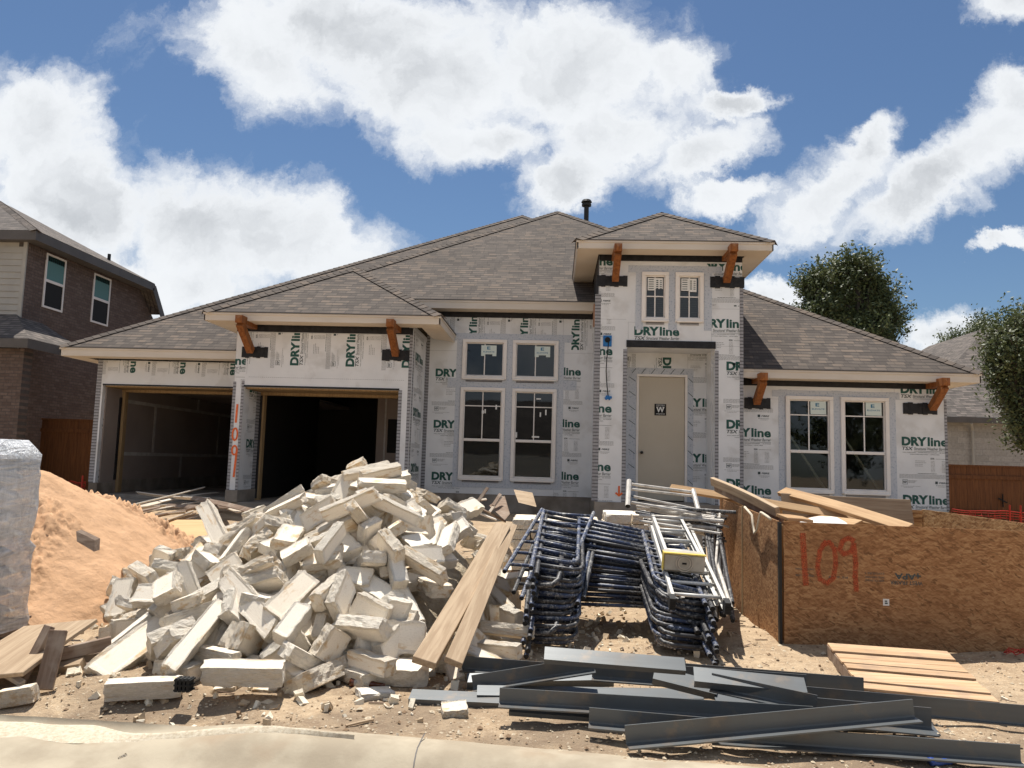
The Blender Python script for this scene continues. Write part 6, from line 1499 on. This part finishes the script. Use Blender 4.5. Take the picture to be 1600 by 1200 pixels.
def frame_thing(label, mat_, group, inner_end=.30, leg=FL):
    """mason's frame lying flat: x = width, y = height of the frame, origin at the foot of the left leg"""
    T = localthing('scaffold_frame', (0, 0, 0), label, 'scaffold frame', group); r = .021
    def part(name, *tubes):
        m = MB()
        for pts, rr in tubes: m.tube(pts, rr, 8)
        return m.build(name, mat_, T, smooth=True)
    def endcap(m): pass
    for x in (0, FW):
        m = MB(); m.tube([(x, 0, 0), (x, FL, 0)], r, 9, 0, True, None, 1); m.build('leg', [mat_, 'black_matte'], T, smooth=False)
        s = 1 if x == 0 else -1; xi = x + s * IN
        part('inner_leg', ([(xi, FL - .02, 0), (xi, inner_end + .14, 0), (xi - s * .03, inner_end + .05, 0), (xi - s * .10, inner_end, 0), (x + s * .02, inner_end - .03, 0)], r * .92))
        y = inner_end + .22
        while y < FL - .25: part('rung', ([(x, y, 0), (xi, y, 0)], r * .8)); y += .245
    part('header', ([(0, FL - .02, 0), (FW, FL - .02, 0)], r)); part('cross_bar', ([(IN, FL - .30, 0), (FW - IN, FL - .30, 0)], r * .85))
    [part('cross_bar', ([(IN, FL - q_, 0), (FW - IN, FL - q_, 0)], r * .85)) for q_ in (.15, .45, .62)]
    return T
def scaffold():
    R_ = random.Random(12); gname = 'scaffold frames stacked in the middle of the lot'
    protos = [frame_thing('dark blue paint spattered scaffold frame lying in the tall stack', 'pipe_blue', gname, .34), frame_thing('blackened scaffold frame lying in the tall stack', 'pipe_dark', gname, .30)]
    N = 15
    for k in range(N):
        o = protos[k] if k < 2 else subdup(protos[k % 2])
        zn = .045 + .047 * k + R_.uniform(0, .006); zf = zn + .30 + .006 * k
        yn = 6.38 + .024 * k + R_.uniform(-.05, .05); xn = -.20 + R_.uniform(-.035, .035) + .004 * k
        o.location = (xn, yn, zn); o.rotation_euler = (math.asin(min(.9, (zf - zn) / FL)), math.asin(.018 * k / FW) + R_.uniform(-.006, .006), R_.uniform(-.018, .018))
        if k >= 2: o['label'] = protos[k % 2]['label']
    # narrow ladder frames on the top left
    def ladder_frame(loc, rot, w, L, n, label, m='pipe_blue', r=.021):
        T = localthing('ladder_frame', loc, label, 'ladder frame', None, rot)
        for x in (0, w):
            q = MB(); q.tube([(x, 0, 0), (x, L, 0)], r, 9, 0, True, None, 1); q.build('rail', [m, 'black_matte'], T)
        for i in range(n):
            y = L * (i + .6) / n; q = MB(); q.tube([(0, y, 0), (w, y, 0)], r * .8, 8); q.build('rung', m, T, smooth=True)
        return T
    def between(p, q, side, w, n, label, m='pipe_blue', L=None):
        """rails start at p and run to q; side = unit-ish vector of the other rail"""
        p, q = Vector(p), Vector(q); y = (q - p).normalized(); x = Vector(side); x = (x - y * x.dot(y)).normalized(); z = x.cross(y)
        M = Matrix((x, y, z)).transposed(); return ladder_frame(p, M.to_euler(), w, L or (q - p).length, n, label, m)
    a, b = U(788, 893, 7.15), U(847, 796, 8.75); c = U(890, 893, 7.15)
    between(a, b, c - a, (c - a).length * .98, 6, 'topmost blue ladder frame jutting out to the left of the stack')
    a, b = U(815, 935, 6.9), U(860, 815, 8.7); c = U(903, 938, 6.9)
    between(a, b, c - a, (c - a).length, 7, 'blue ladder frame just under the topmost one')
    a, b = U(803, 915, 7.0), U(850, 800, 8.8); c = U(912, 918, 7.0)
    between(a + Vector((0, 0, -.06)), b + Vector((0, 0, -.08)), c - a, (c - a).length, 6, 'third ladder frame down at the left of the stack', 'pipe_dark')
    # loose bent braces hanging at the near left end
    for k, (x, y, z) in enumerate(((872, 915, 6.75), (868, 990, 6.65))):
        p = U(x, y, z); q = MB(); q.tube([p + Vector((-.28, 0, -.02)), p + Vector((-.05, .02, 0)), p + Vector((0, .03, .04)), p + Vector((.03, .3, .10)), p + Vector((.03, .7, .17))], .024, 8)
        tag(q.build('bent_brace', 'pipe_dark', smooth=True), ('bent black brace pipe curling out at the upper left of the stack', 'bent black brace pipe curling out low at the left of the stack')[k], 'brace pipe')
    # aluminium extension ladder over the right legs
    def alu(p, q, c, label, n, hr=.07, name='aluminium_ladder', feet=True, m='aluminium'):
        p, q, c = Vector(p), Vector(q), Vector(c); y = (q - p).normalized(); x = c - p; w = x.length; x = (x - y * x.dot(y)).normalized(); z = x.cross(y); L = (q - p).length
        T = localthing(name, p, label, 'ladder', None, Matrix((x, y, z)).transposed().to_euler())
        for xx, s in ((0, 1), (w, -1)):
            r = MB(); r.box(xx - .002 if s > 0 else xx - .002, xx + .002, 0, L, -hr / 2, hr / 2); r.box(min(xx, xx + s * .028), max(xx, xx + s * .028), 0, L, hr / 2 - .004, hr / 2); r.box(min(xx, xx + s * .028), max(xx, xx + s * .028), 0, L, -hr / 2, -hr / 2 + .004); r.build('rail', m, T)
            if feet:
                f = MB(); f.box(xx - .025, xx + .025, -.09, .02, -hr / 2 - .006, hr / 2 + .008)
                for k in range(5): f.box(xx - .027, xx + .027, -.095, -.0901, -hr / 2 + k * .016, -hr / 2 + .008 + k * .016)
                f.build('foot', 'rubber', T)
        for i in range(n):
            yy = L * (i + .5) / n; r = MB(); r.tube([(0, yy, 0), (w, yy, 0)], .017, 8); r.build('rung', m, T, smooth=True)
        return T
    p, q, c = U(1046, 940, 6.75), U(1003, 806, 9.1), U(1133, 940, 6.75)
    alu(U(1049, 938, 6.7), U(1012, 812, 9.0), U(1134, 944, 6.7), 'aluminium extension ladder with black feet lying over the scaffold stack', 8, .085)
    alu(U(1065, 925, 6.85) - Vector((0, 0, .08)), U(1025, 812, 9.1) - Vector((0, 0, .08)), U(1122, 925, 6.85) - Vector((0, 0, .08)), 'inner fly section of the aluminium ladder lying just beneath it', 8, .07, feet=False)
    # step ladder with its moulded top
    pa, pb, pc = U(1040, 880, 7.25), U(1017, 818, 8.9), U(1097, 884, 7.25)
    T = alu(pa + Vector((0, 0, .06)), pb + Vector((0, 0, .09)), pc + Vector((0, 0, .06)), 'stepladder with a yellow edged moulded top lying on the aluminium ladder', 4, .06, 'stepladder', False)
    w = (pc - pa).length; t_ = MB(); t_.box(-.02, w + .02, -.05, .12, -.115, .04); top = t_.build('top_cap', 'cap_grey', T, bevel=.012)
    t_ = MB(); t_.box(-.024, w + .024, -.054, -.015, .041, .052); t_.box(-.026, -.0205, -.055, .06, -.12, .045); t_.build('yellow_edge', 'yellow_cap', top)
    t_ = MB(); cx = w / 2
    for rr in (.055, .075): 
        pts = [(cx + rr * cos(a_ * pi / 12), -.056, -.035 + rr * sin(a_ * pi / 12)) for a_ in range(25)]; t_.tube(pts, .004, 5)
    t_.build('tool_ring', 'trim_board', top)
    t_ = MB(); t_.box(cx - .02, cx + .02, -.058, -.0505, -.045, -.03); t_.build('slot', 'black_matte', top)
    # paint-crusted frames and tubes at the back right
    a, b, c = U(985, 795, 8.9), U(983, 752, 9.3), U(1107, 800, 8.8)
    def pipe(p, q, label, m='pipe_white', r=.02, name='brace_pipe', group=None):
        q_ = MB(); q_.tube([p, q], r, 8, 0, True, None, 1); return tag(q_.build(name, [m, 'black_matte']), label, 'pipe', group)
    T = thing('end_frame', tuple(U(982, 790, 8.9)), 'white crusted end frame standing on the far end of the ladders', 'scaffold frame')
    for nm, u_, v_, r_ in (('post', (981, 791, 8.7), (983, 751, 9.0), .030), ('post', (1092, 800, 8.7), (1083, 766, 9.0), .028), ('rail', (983, 756, 9.0), (1083, 769, 9.0), .016), ('rail', (983, 764, 8.95), (1083, 775, 8.95), .014),
                         ('rail', (985, 785, 8.8), (1095, 803, 8.7), .017), ('rail', (990, 776, 8.9), (1090, 796, 8.8), .014)):
        q_ = MB(); q_.tube([U(*u_), U(*v_)], r_, 8, 0, True, None, 1); q_.build(nm, ['pipe_white', 'black_matte'], T)
    grp = 'paint crusted tubes heaped at the back right of the scaffold'
    for i in range(22):
        x = R_.uniform(990, 1020); y = R_.uniform(788, 822); Y = R_.uniform(8.7, 9.7)
        pipe(U(x, y, Y), U(x + R_.uniform(95, 135), y + R_.uniform(2, 22), Y - R_.uniform(0, .5)), 'pale paint crusted tube lying crosswise behind the ladders', R_.choice(('pipe_white', 'pipe_white', 'pipe_dark')), R_.choice((.014, .018, .021)), group=grp)
    g2 = 'loose tubes bundled right of the ladders'
    for i in range(20):
        x = R_.uniform(1098, 1128); y = R_.uniform(800, 850); k = R_.random(); p = U(x, y, 9.2)
        ex = 1100 + 52 * (i / 20) + R_.uniform(-6, 6); ey = 985 - 25 * (i / 20) + R_.uniform(-28, 8); qq = U(ex, ey, 6.95 + R_.uniform(-.1, .3))
        qq.z = max(qq.z, .04)
        pipe(qq, p, 'loose scaffold tube in the bundle right of the ladders', R_.choice(('pipe_dark', 'pipe_white', 'pipe_dark')), R_.choice((.014, .019)), 'loose_tube', g2)
    for i in range(16):
        x = R_.uniform(1128, 1140); y = R_.uniform(795, 850); p = U(x, y, R_.uniform(9.0, 9.9))
        pipe(p, p + Vector((-R_.uniform(.15, .3), .02, R_.uniform(-.06, .06))), 'tube end poking out beside the strand board bin', R_.choice(('pipe_white', 'pipe_dark')), .014, 'tube_end', 'tube ends beside the bin')
    # the end of the stack on the right: bent pipes nested beneath the ladder
    for i in range(7):
        z = .06 + .055 * i; x = 1.02 + R_.uniform(-.02, .02); q_ = MB()
        q_.tube([(x - .12, 8.1, z + .3), (x - .10, 7.25, z + .16), (x - .02, 7.0, z + .10), (x + .10, 6.85, z + .07), (x + .30, 6.78 + .01 * i, z + .05)], .022, 8)
        tag(q_.build('bent_brace', 'pipe_dark', smooth=True), 'bent black pipe nested with others under the aluminium ladder', 'brace pipe', 'bent pipes nested under the aluminium ladder')
    for i in range(9):
        x, y = R_.choice(((1096, 1000), (1085, 985), (1108, 1030), (1090, 1015), (1100, 985))); p = U(x + R_.uniform(-8, 8), y + R_.uniform(-10, 8), 6.6 + R_.uniform(0, .25)); p.z = max(.035, p.z)
        pipe(p, p + Vector((-.05, 1.6, .45)), 'black tube end pointing at the street under the ladder feet', 'pipe_dark', .022, 'black_tube', 'black tubes under the ladder feet')
scaffold()
# ============================================================ hand-placed stones and small litter
def place_heap():
    # rubble core inside the heap
    mb = MB(); n = 60
    for j in range(n + 1):
        for i in range(n + 1):
            x = -5.2 + 5.4 * i / n; y = 4.8 + 6.0 * j / n; h = Hh(x, y) * 1.06 - .20 - .14; g = gz(x, y)
            mb.v.append(Vector((x, y, g + h + .13 * n3(x, y, 4.0, 5) if h > 0 else g - .05)))
    for j in range(n):
        for i in range(n): q = j * (n + 1) + i; mb.f.append([q, q + 1, q + n + 2, q + n + 1]); mb.m.append(0); mb.uv.append(None)
    simple('rubble', (0.50, 0.43, 0.32), (0.36, 0.29, 0.2), 9, 0.95, bscale=30, bstr=0.9, bdist=0.04)
    tag(mb.build('stone_rubble', 'rubble', origin=(0, 0, 0)), 'broken stone and fines filling the inside of the block heap', 'rubble', kind='stuff')
    for i, (L, w_, t_, x, y, z, q0, q1, q2, q3) in enumerate(STONES):
        px, py = proj((x / 1000, y / 1000, z / 1000))
        side = 'left' if px < 330 else 'right' if px > 620 else 'middle'; lv = 'top' if py < 820 else 'foot' if py > 985 else 'face'
        look = 'long narrow' if L > 560 and w_ < 200 else 'long broad' if L > 520 else 'short stubby' if L < 400 else 'middling'
        stone((L / 1000, w_ / 1000, t_ / 1000), (x / 1000, y / 1000, z / 1000), (q0 / 1000, q1 / 1000, q2 / 1000, q3 / 1000), i * 7 + i // 18,
              look + ' cream limestone block at the ' + {'top': 'top', 'foot': 'foot', 'face': 'sunlit face'}[lv] + ' of the heap, ' + {'left': 'left', 'right': 'right', 'middle': 'middle'}[side] + ' part')
place_heap()
def hero(a, b, w, t, roll, label, k, Ya=None, Yb=None):
    p = U(*a, Ya) if Ya else gpt(*a, t / 2); q = U(*b, Yb) if Yb else gpt(*b, t / 2)
    d = q - p; L = d.length
    M = d.to_track_quat('X', 'Z').to_matrix() @ Matrix.Rotation(roll, 3, 'X')
    o = stone((L, w, t), (p + q) / 2, M.to_quaternion(), k, label, None); return o
HB = [((338, 1082), (372, 1078), .14, .10, 0.1, 'small dark sided block wedged under the chunky front block, left', 7, 5.42, 5.45), ((400, 1080), (436, 1082), .14, .10, 0.2, 'small dark sided block wedged under the chunky front block, right', 12, 5.42, 5.42),
      ((165, 1078), (285, 1072), .11, .12, 0.1, 'long grey weathered block lying flat along the foot of the heap at the left', 3, 5.12, 5.25),
      ((318, 1050), (443, 1052), .16, .13, .15, 'chunky pale block overhanging a dark gap at the front foot of the heap', 5, 5.25, 5.25),
      ((465, 1072), (525, 1046), .26, .13, -.5, 'square tilted block with a cratered face at the front foot of the heap', 8, 5.3, 5.65),
      ((590, 1048), (668, 1052), .26, .12, .1, 'flat yellowish block under the lower ends of the planks', 6, 5.6, 5.7),
      ((556, 992), (662, 1000), .25, .12, 1.25, 'broad rough faced block standing on edge left of the planks', 2, 5.75, 5.9),
      ((262, 1050), (345, 948), .12, .12, .4, 'long smooth bar shaped block leaning up to the right at the lower left', 9, 5.3, 5.95),
      ((148, 1058), (260, 975), .22, .11, .5, 'long rough block leaning at the lower left corner of the heap', 1, 5.45, 6.1),
      ((0, 1092), (56, 1082), .10, .11, 0.0, 'yellow stained block lying alone by the lumber scraps', 11, 5.05, 5.1),
      ((700, 1030), (716, 1068), .12, .12, .3, 'upright brown tinged block to the right of the plank ends', 4, 6.0, 5.8),
      ((772, 990), (748, 940), .15, .13, .5, 'block leaning alone between the planks and the scaffold', 7, 7.0, 7.5),
      ((775, 962), (815, 968), .16, .15, .2, 'squat block beside the near legs of the scaffold', 10, 7.4, 7.5),
      ((560, 1085), (612, 1082), .15, .045, .05, 'thin flat slab of stone on the soil in front of the heap', 12, None, None),
      ((690, 1112), (730, 1108), .13, .07, .2, 'small pale stone lying just in front of the steel angles', 13, None, None),
      ((320, 790), (368, 890), .15, .12, .8, 'tall smooth block standing up at the upper left of the heap', 14, 7.6, 7.0),
      ((438, 1000), (475, 950), .13, .12, .3, 'short smooth block leaning up in the middle of the front face', 15, 5.5, 5.75),
      ((355, 905), (430, 985), .18, .11, .9, 'long rough block sliding down the middle of the face', 0, 6.15, 5.75),
      ((425, 965), (485, 905), .2, .12, .5, 'ochre stained block in the middle of the face', 16, 5.8, 6.15),
      ((615, 865), (625, 915), .13, .13, .1, 'smooth block standing on end right of the middle of the face', 17, 6.6, 6.4),
      ((720, 760 + 40), (745, 790), .2, .13, .6, 'pale block at the upper right end of the heap against the scraps', 2, 8.9, 9.2),
      ((790, 910), (830, 905), .2, .14, .2, 'pale block half hidden behind the ladder frame ends', 6, 8.2, 8.2)]
for h_ in HB: hero(*h_)
def litter():
    simple('bottle_brown', (0.10, 0.028, 0.01), None, rough=0.12, spec=0.6)
    p = gpt(548, 1066, .03)
    T = localthing('beer_bottle', p, 'brown glass bottle with a pale label lying by the foot of the heap', 'bottle', None, (0, 0, radians(-8)))
    b = MB(); b.tube([(0, 0, .0), (.02, 0, 0), (.13, 0, 0), (.16, 0, 0), (.19, 0, 0), (.25, 0, 0)], .03, 12)
    for i in range(12): 
        for k, s in ((3, .8), (4, .5), (5, .42)):
            c = Vector(((0, .02, .13, .16, .19, .25)[k], 0, 0)); v = b.v[k * 12 + i]; b.v[k * 12 + i] = c + (v - c) * s
    bo = b.build('body', 'bottle_brown', T, smooth=True); b = MB(); b.tube([(.035, 0, 0), (.11, 0, 0)], .0305, 12, cap=False); b.build('label', 'siding_grey', bo, smooth=True)
    simple('can_blue', (0.02, 0.05, 0.22), (0.05, 0.10, 0.35), 9, 0.3)
    p = gpt(1452, 1190, .03)
    b = MB(); pts = [p + Vector((.02 * i, .004 * i, .003 * sin(i * 2))) for i in range(7)]; b.tube(pts, .028, 10)
    for i, v in enumerate(b.v): v.z = p.z + (v.z - p.z) * (.72 + .2 * sin(i * 1.3))
    tag(b.build('drink_can', 'can_blue', smooth=True), 'crushed blue drink can on the soil at the lower right', 'can')
    p = gpt(283, 1073, .05) ; b = MB()
    p = U(283, 1072, 5.05)
    for k in range(4): b.box(p.x - .045 + k * .026, p.x - .027 + k * .026, p.y, p.y + .07, p.z - .04, p.z + .045)
    for k in range(3): b.box(p.x - .05, p.x + .06, p.y - .004, p.y + .074, p.z - .035 + k * .032, p.z - .025 + k * .032)
    tag(b.build('plastic_cage', 'black_matte'), 'small black plastic grid stuck at the end of the long grey block', 'plastic grid')
    # board end stuck in the sand
    A_ = [U(119, 830, 6.95), U(148, 844, 6.95), U(147, 862, 6.9), U(120, 846, 6.9)]; b = MB()
    b.hull8([A_[3], A_[2], A_[0], A_[1]] + [q + Vector((.02, .05, .012)) for q in (A_[3], A_[2], A_[0], A_[1])])
    tag(b.build('board_end', 'plank_grey'), 'grey brown board end sticking out of the sand heap', 'board')
    simple('red_cord', (0.45, 0.03, 0.02), None, rough=0.6)
    b = MB(); c = gpt(1585, 1024, .012)
    b.tube([c + Vector((.09 * cos(i * .8) + .02 * sin(i * 1.9), .05 * sin(i * .9), .012 + .02 * (i % 3))) for i in range(16)], .005, 5)
    tag(b.build('red_twine', 'red_cord', smooth=True), 'tangle of red twine at the foot of the bin on the right', 'twine')
    b = MB(); pts = [gpt(600 + 3 * i, 1100 + 9 * sin(i * .5) - i, .01) for i in range(9)]; b.tube(pts, .006, 5); tag(b.build('bent_hose', 'rope', smooth=True), 'short curl of pale cord on the soil before the heap', 'cord')
    b = MB(); p = gpt(198, 1150 - 14, .0); 
    plank(gpt(112, 1155, .02), gpt(133, 1158, .02), .05, .018, 'small brown wood chip on the pale spill by the kerb', 'plank_pink', .3, name='wood_chip', cat='wood chip')
    plank(gpt(540, 1134, .01), gpt(584, 1124, .01), .014, .012, 'thin brown stick on the soil above the kerb', 'plank_pink', .3, name='stick', cat='stick')
    # four pale stones in the gutter cut
    for i, (x, y, s) in enumerate(((230, 1165), (222, 1158), (250, 1162), (205, 1178), ) and ((226, 1158, .05), (212, 1164, .04), (238, 1165, .045), (205, 1181, .05), (192, 1184, .035))):
        stone((s * 1.3, s, s * .6), gpt(x, y, .012), Euler((.2 * i, .3, i)).to_quaternion(), i + 3, 'small pale stone dropped at the low point of the curb', 'small stones at the low point of the curb')
litter()
def pebbles():
    """loose aggregate over the lot: one scattered mass"""
    R_ = random.Random(77); mb = MB()
    V, F = mb.v, mb.f
    oct_ = [(1, 0, 0), (-1, 0, 0), (0, 1, 0), (0, -1, 0), (0, 0, 1), (0, 0, -.6)]; of = [(0, 2, 4), (2, 1, 4), (1, 3, 4), (3, 0, 4), (2, 0, 5), (1, 2, 5), (3, 1, 5), (0, 3, 5)]
    for _ in range(30000):
        y = 4.2 + 8.0 * R_.random() ** 1.5; x = R_.uniform(-.75, .75) * y + (.1 * y)
        if y < curb_y(x) + .05: continue
        dens = .5 + .5 * n3(x, y, .8, 9)
        if R_.random() > dens + .25: continue
        s = .004 + .012 * R_.random() ** 3 + (.02 * R_.random() if R_.random() < .05 else 0)
        c = Vector((x, y, gz(x, y) + s * .2)); a = R_.uniform(0, 6.28); ca, sa = cos(a), sin(a); e = R_.uniform(.6, 1.5); st = len(V)
        for (px, py, pz) in oct_:
            jx = px * s * e * R_.uniform(.7, 1.2); jy = py * s * R_.uniform(.7, 1.2)
            V.append(c + Vector((jx * ca - jy * sa, jx * sa + jy * ca, pz * s * .6)))
        mi = R_.choice((0, 0, 1, 2))
        for f in of: F.append([st + k for k in f]); mb.m.append(mi); mb.uv.append(None)
    simple('pebble_pale', (0.60, 0.50, 0.36), None, rough=0.9); simple('pebble_tan', (0.42, 0.31, 0.20), None, rough=0.9); simple('clod', (0.27, 0.18, 0.11), None, rough=0.95)
    tag(mb.build('gravel', ['pebble_pale', 'pebble_tan', 'clod'], origin=(0, 0, 0)), 'loose gravel and clods scattered over the bare lot', 'gravel', kind='stuff')
pebbles()

def debris():
    """stone shards, mortar crumbs and wood slivers lying about: one scattered mass"""
    R_ = random.Random(31); mb = MB()
    def shard(c, s, mi, fl=1.0):
        R = Euler((R_.uniform(0, 6), R_.uniform(0, 6) * fl, R_.uniform(0, 6))).to_matrix()
        mb.hull8([c + R @ Vector(((x - .5) * s * R_.uniform(.7, 1.5), (y - .5) * s * R_.uniform(.5, 1), (z - .5) * s * R_.uniform(.3, .6))) for z in (0, 1) for y in (0, 1) for x in (0, 1)], mi)
    for _ in range(900):
        a = R_.uniform(0, 6.28); r = R_.gauss(1.03, .13); x = -1.9 + 2.35 * r * cos(a); y = 7.8 + 2.55 * r * sin(a)
        if y < curb_y(x) + .1 or y > 10.5: continue
        s = .015 + .06 * R_.random() ** 3; shard(Vector((x, y, gz(x, y) + s * .15)), s, R_.choice((0, 0, 1)))
    for _ in range(420):
        y = R_.uniform(4.75, 9.5); x = R_.uniform(-.6, .75) * y
        if y < curb_y(x) + .08: continue
        s = .012 + .035 * R_.random() ** 3; shard(Vector((x, y, gz(x, y) + s * .15)), s, R_.choice((0, 1, 1, 3)))
    for _ in range(150):
        y = R_.uniform(4.8, 8.5); x = R_.uniform(-.6, .75) * y; c = Vector((x, y, gz(x, y) + .008)); a = R_.uniform(0, 3.14); L = R_.uniform(.03, .16)
        mb.beam(c, c + Vector((L * cos(a), L * sin(a), R_.uniform(-.002, .012))), R_.uniform(.004, .014), .005, 2)
    simple('chip_pale', (0.74, 0.66, 0.52), None, rough=0.9, bscale=40, bstr=.5); simple('chip_tan', (0.46, 0.35, 0.23), None, rough=0.9)
    tag(mb.build('rubble_chips', ['chip_pale', 'chip_tan', 'plank_grey', 'clod'], origin=(0, 0, 0)), 'stone shards and wood slivers strewn round the block heap', 'debris', kind='stuff')
debris()
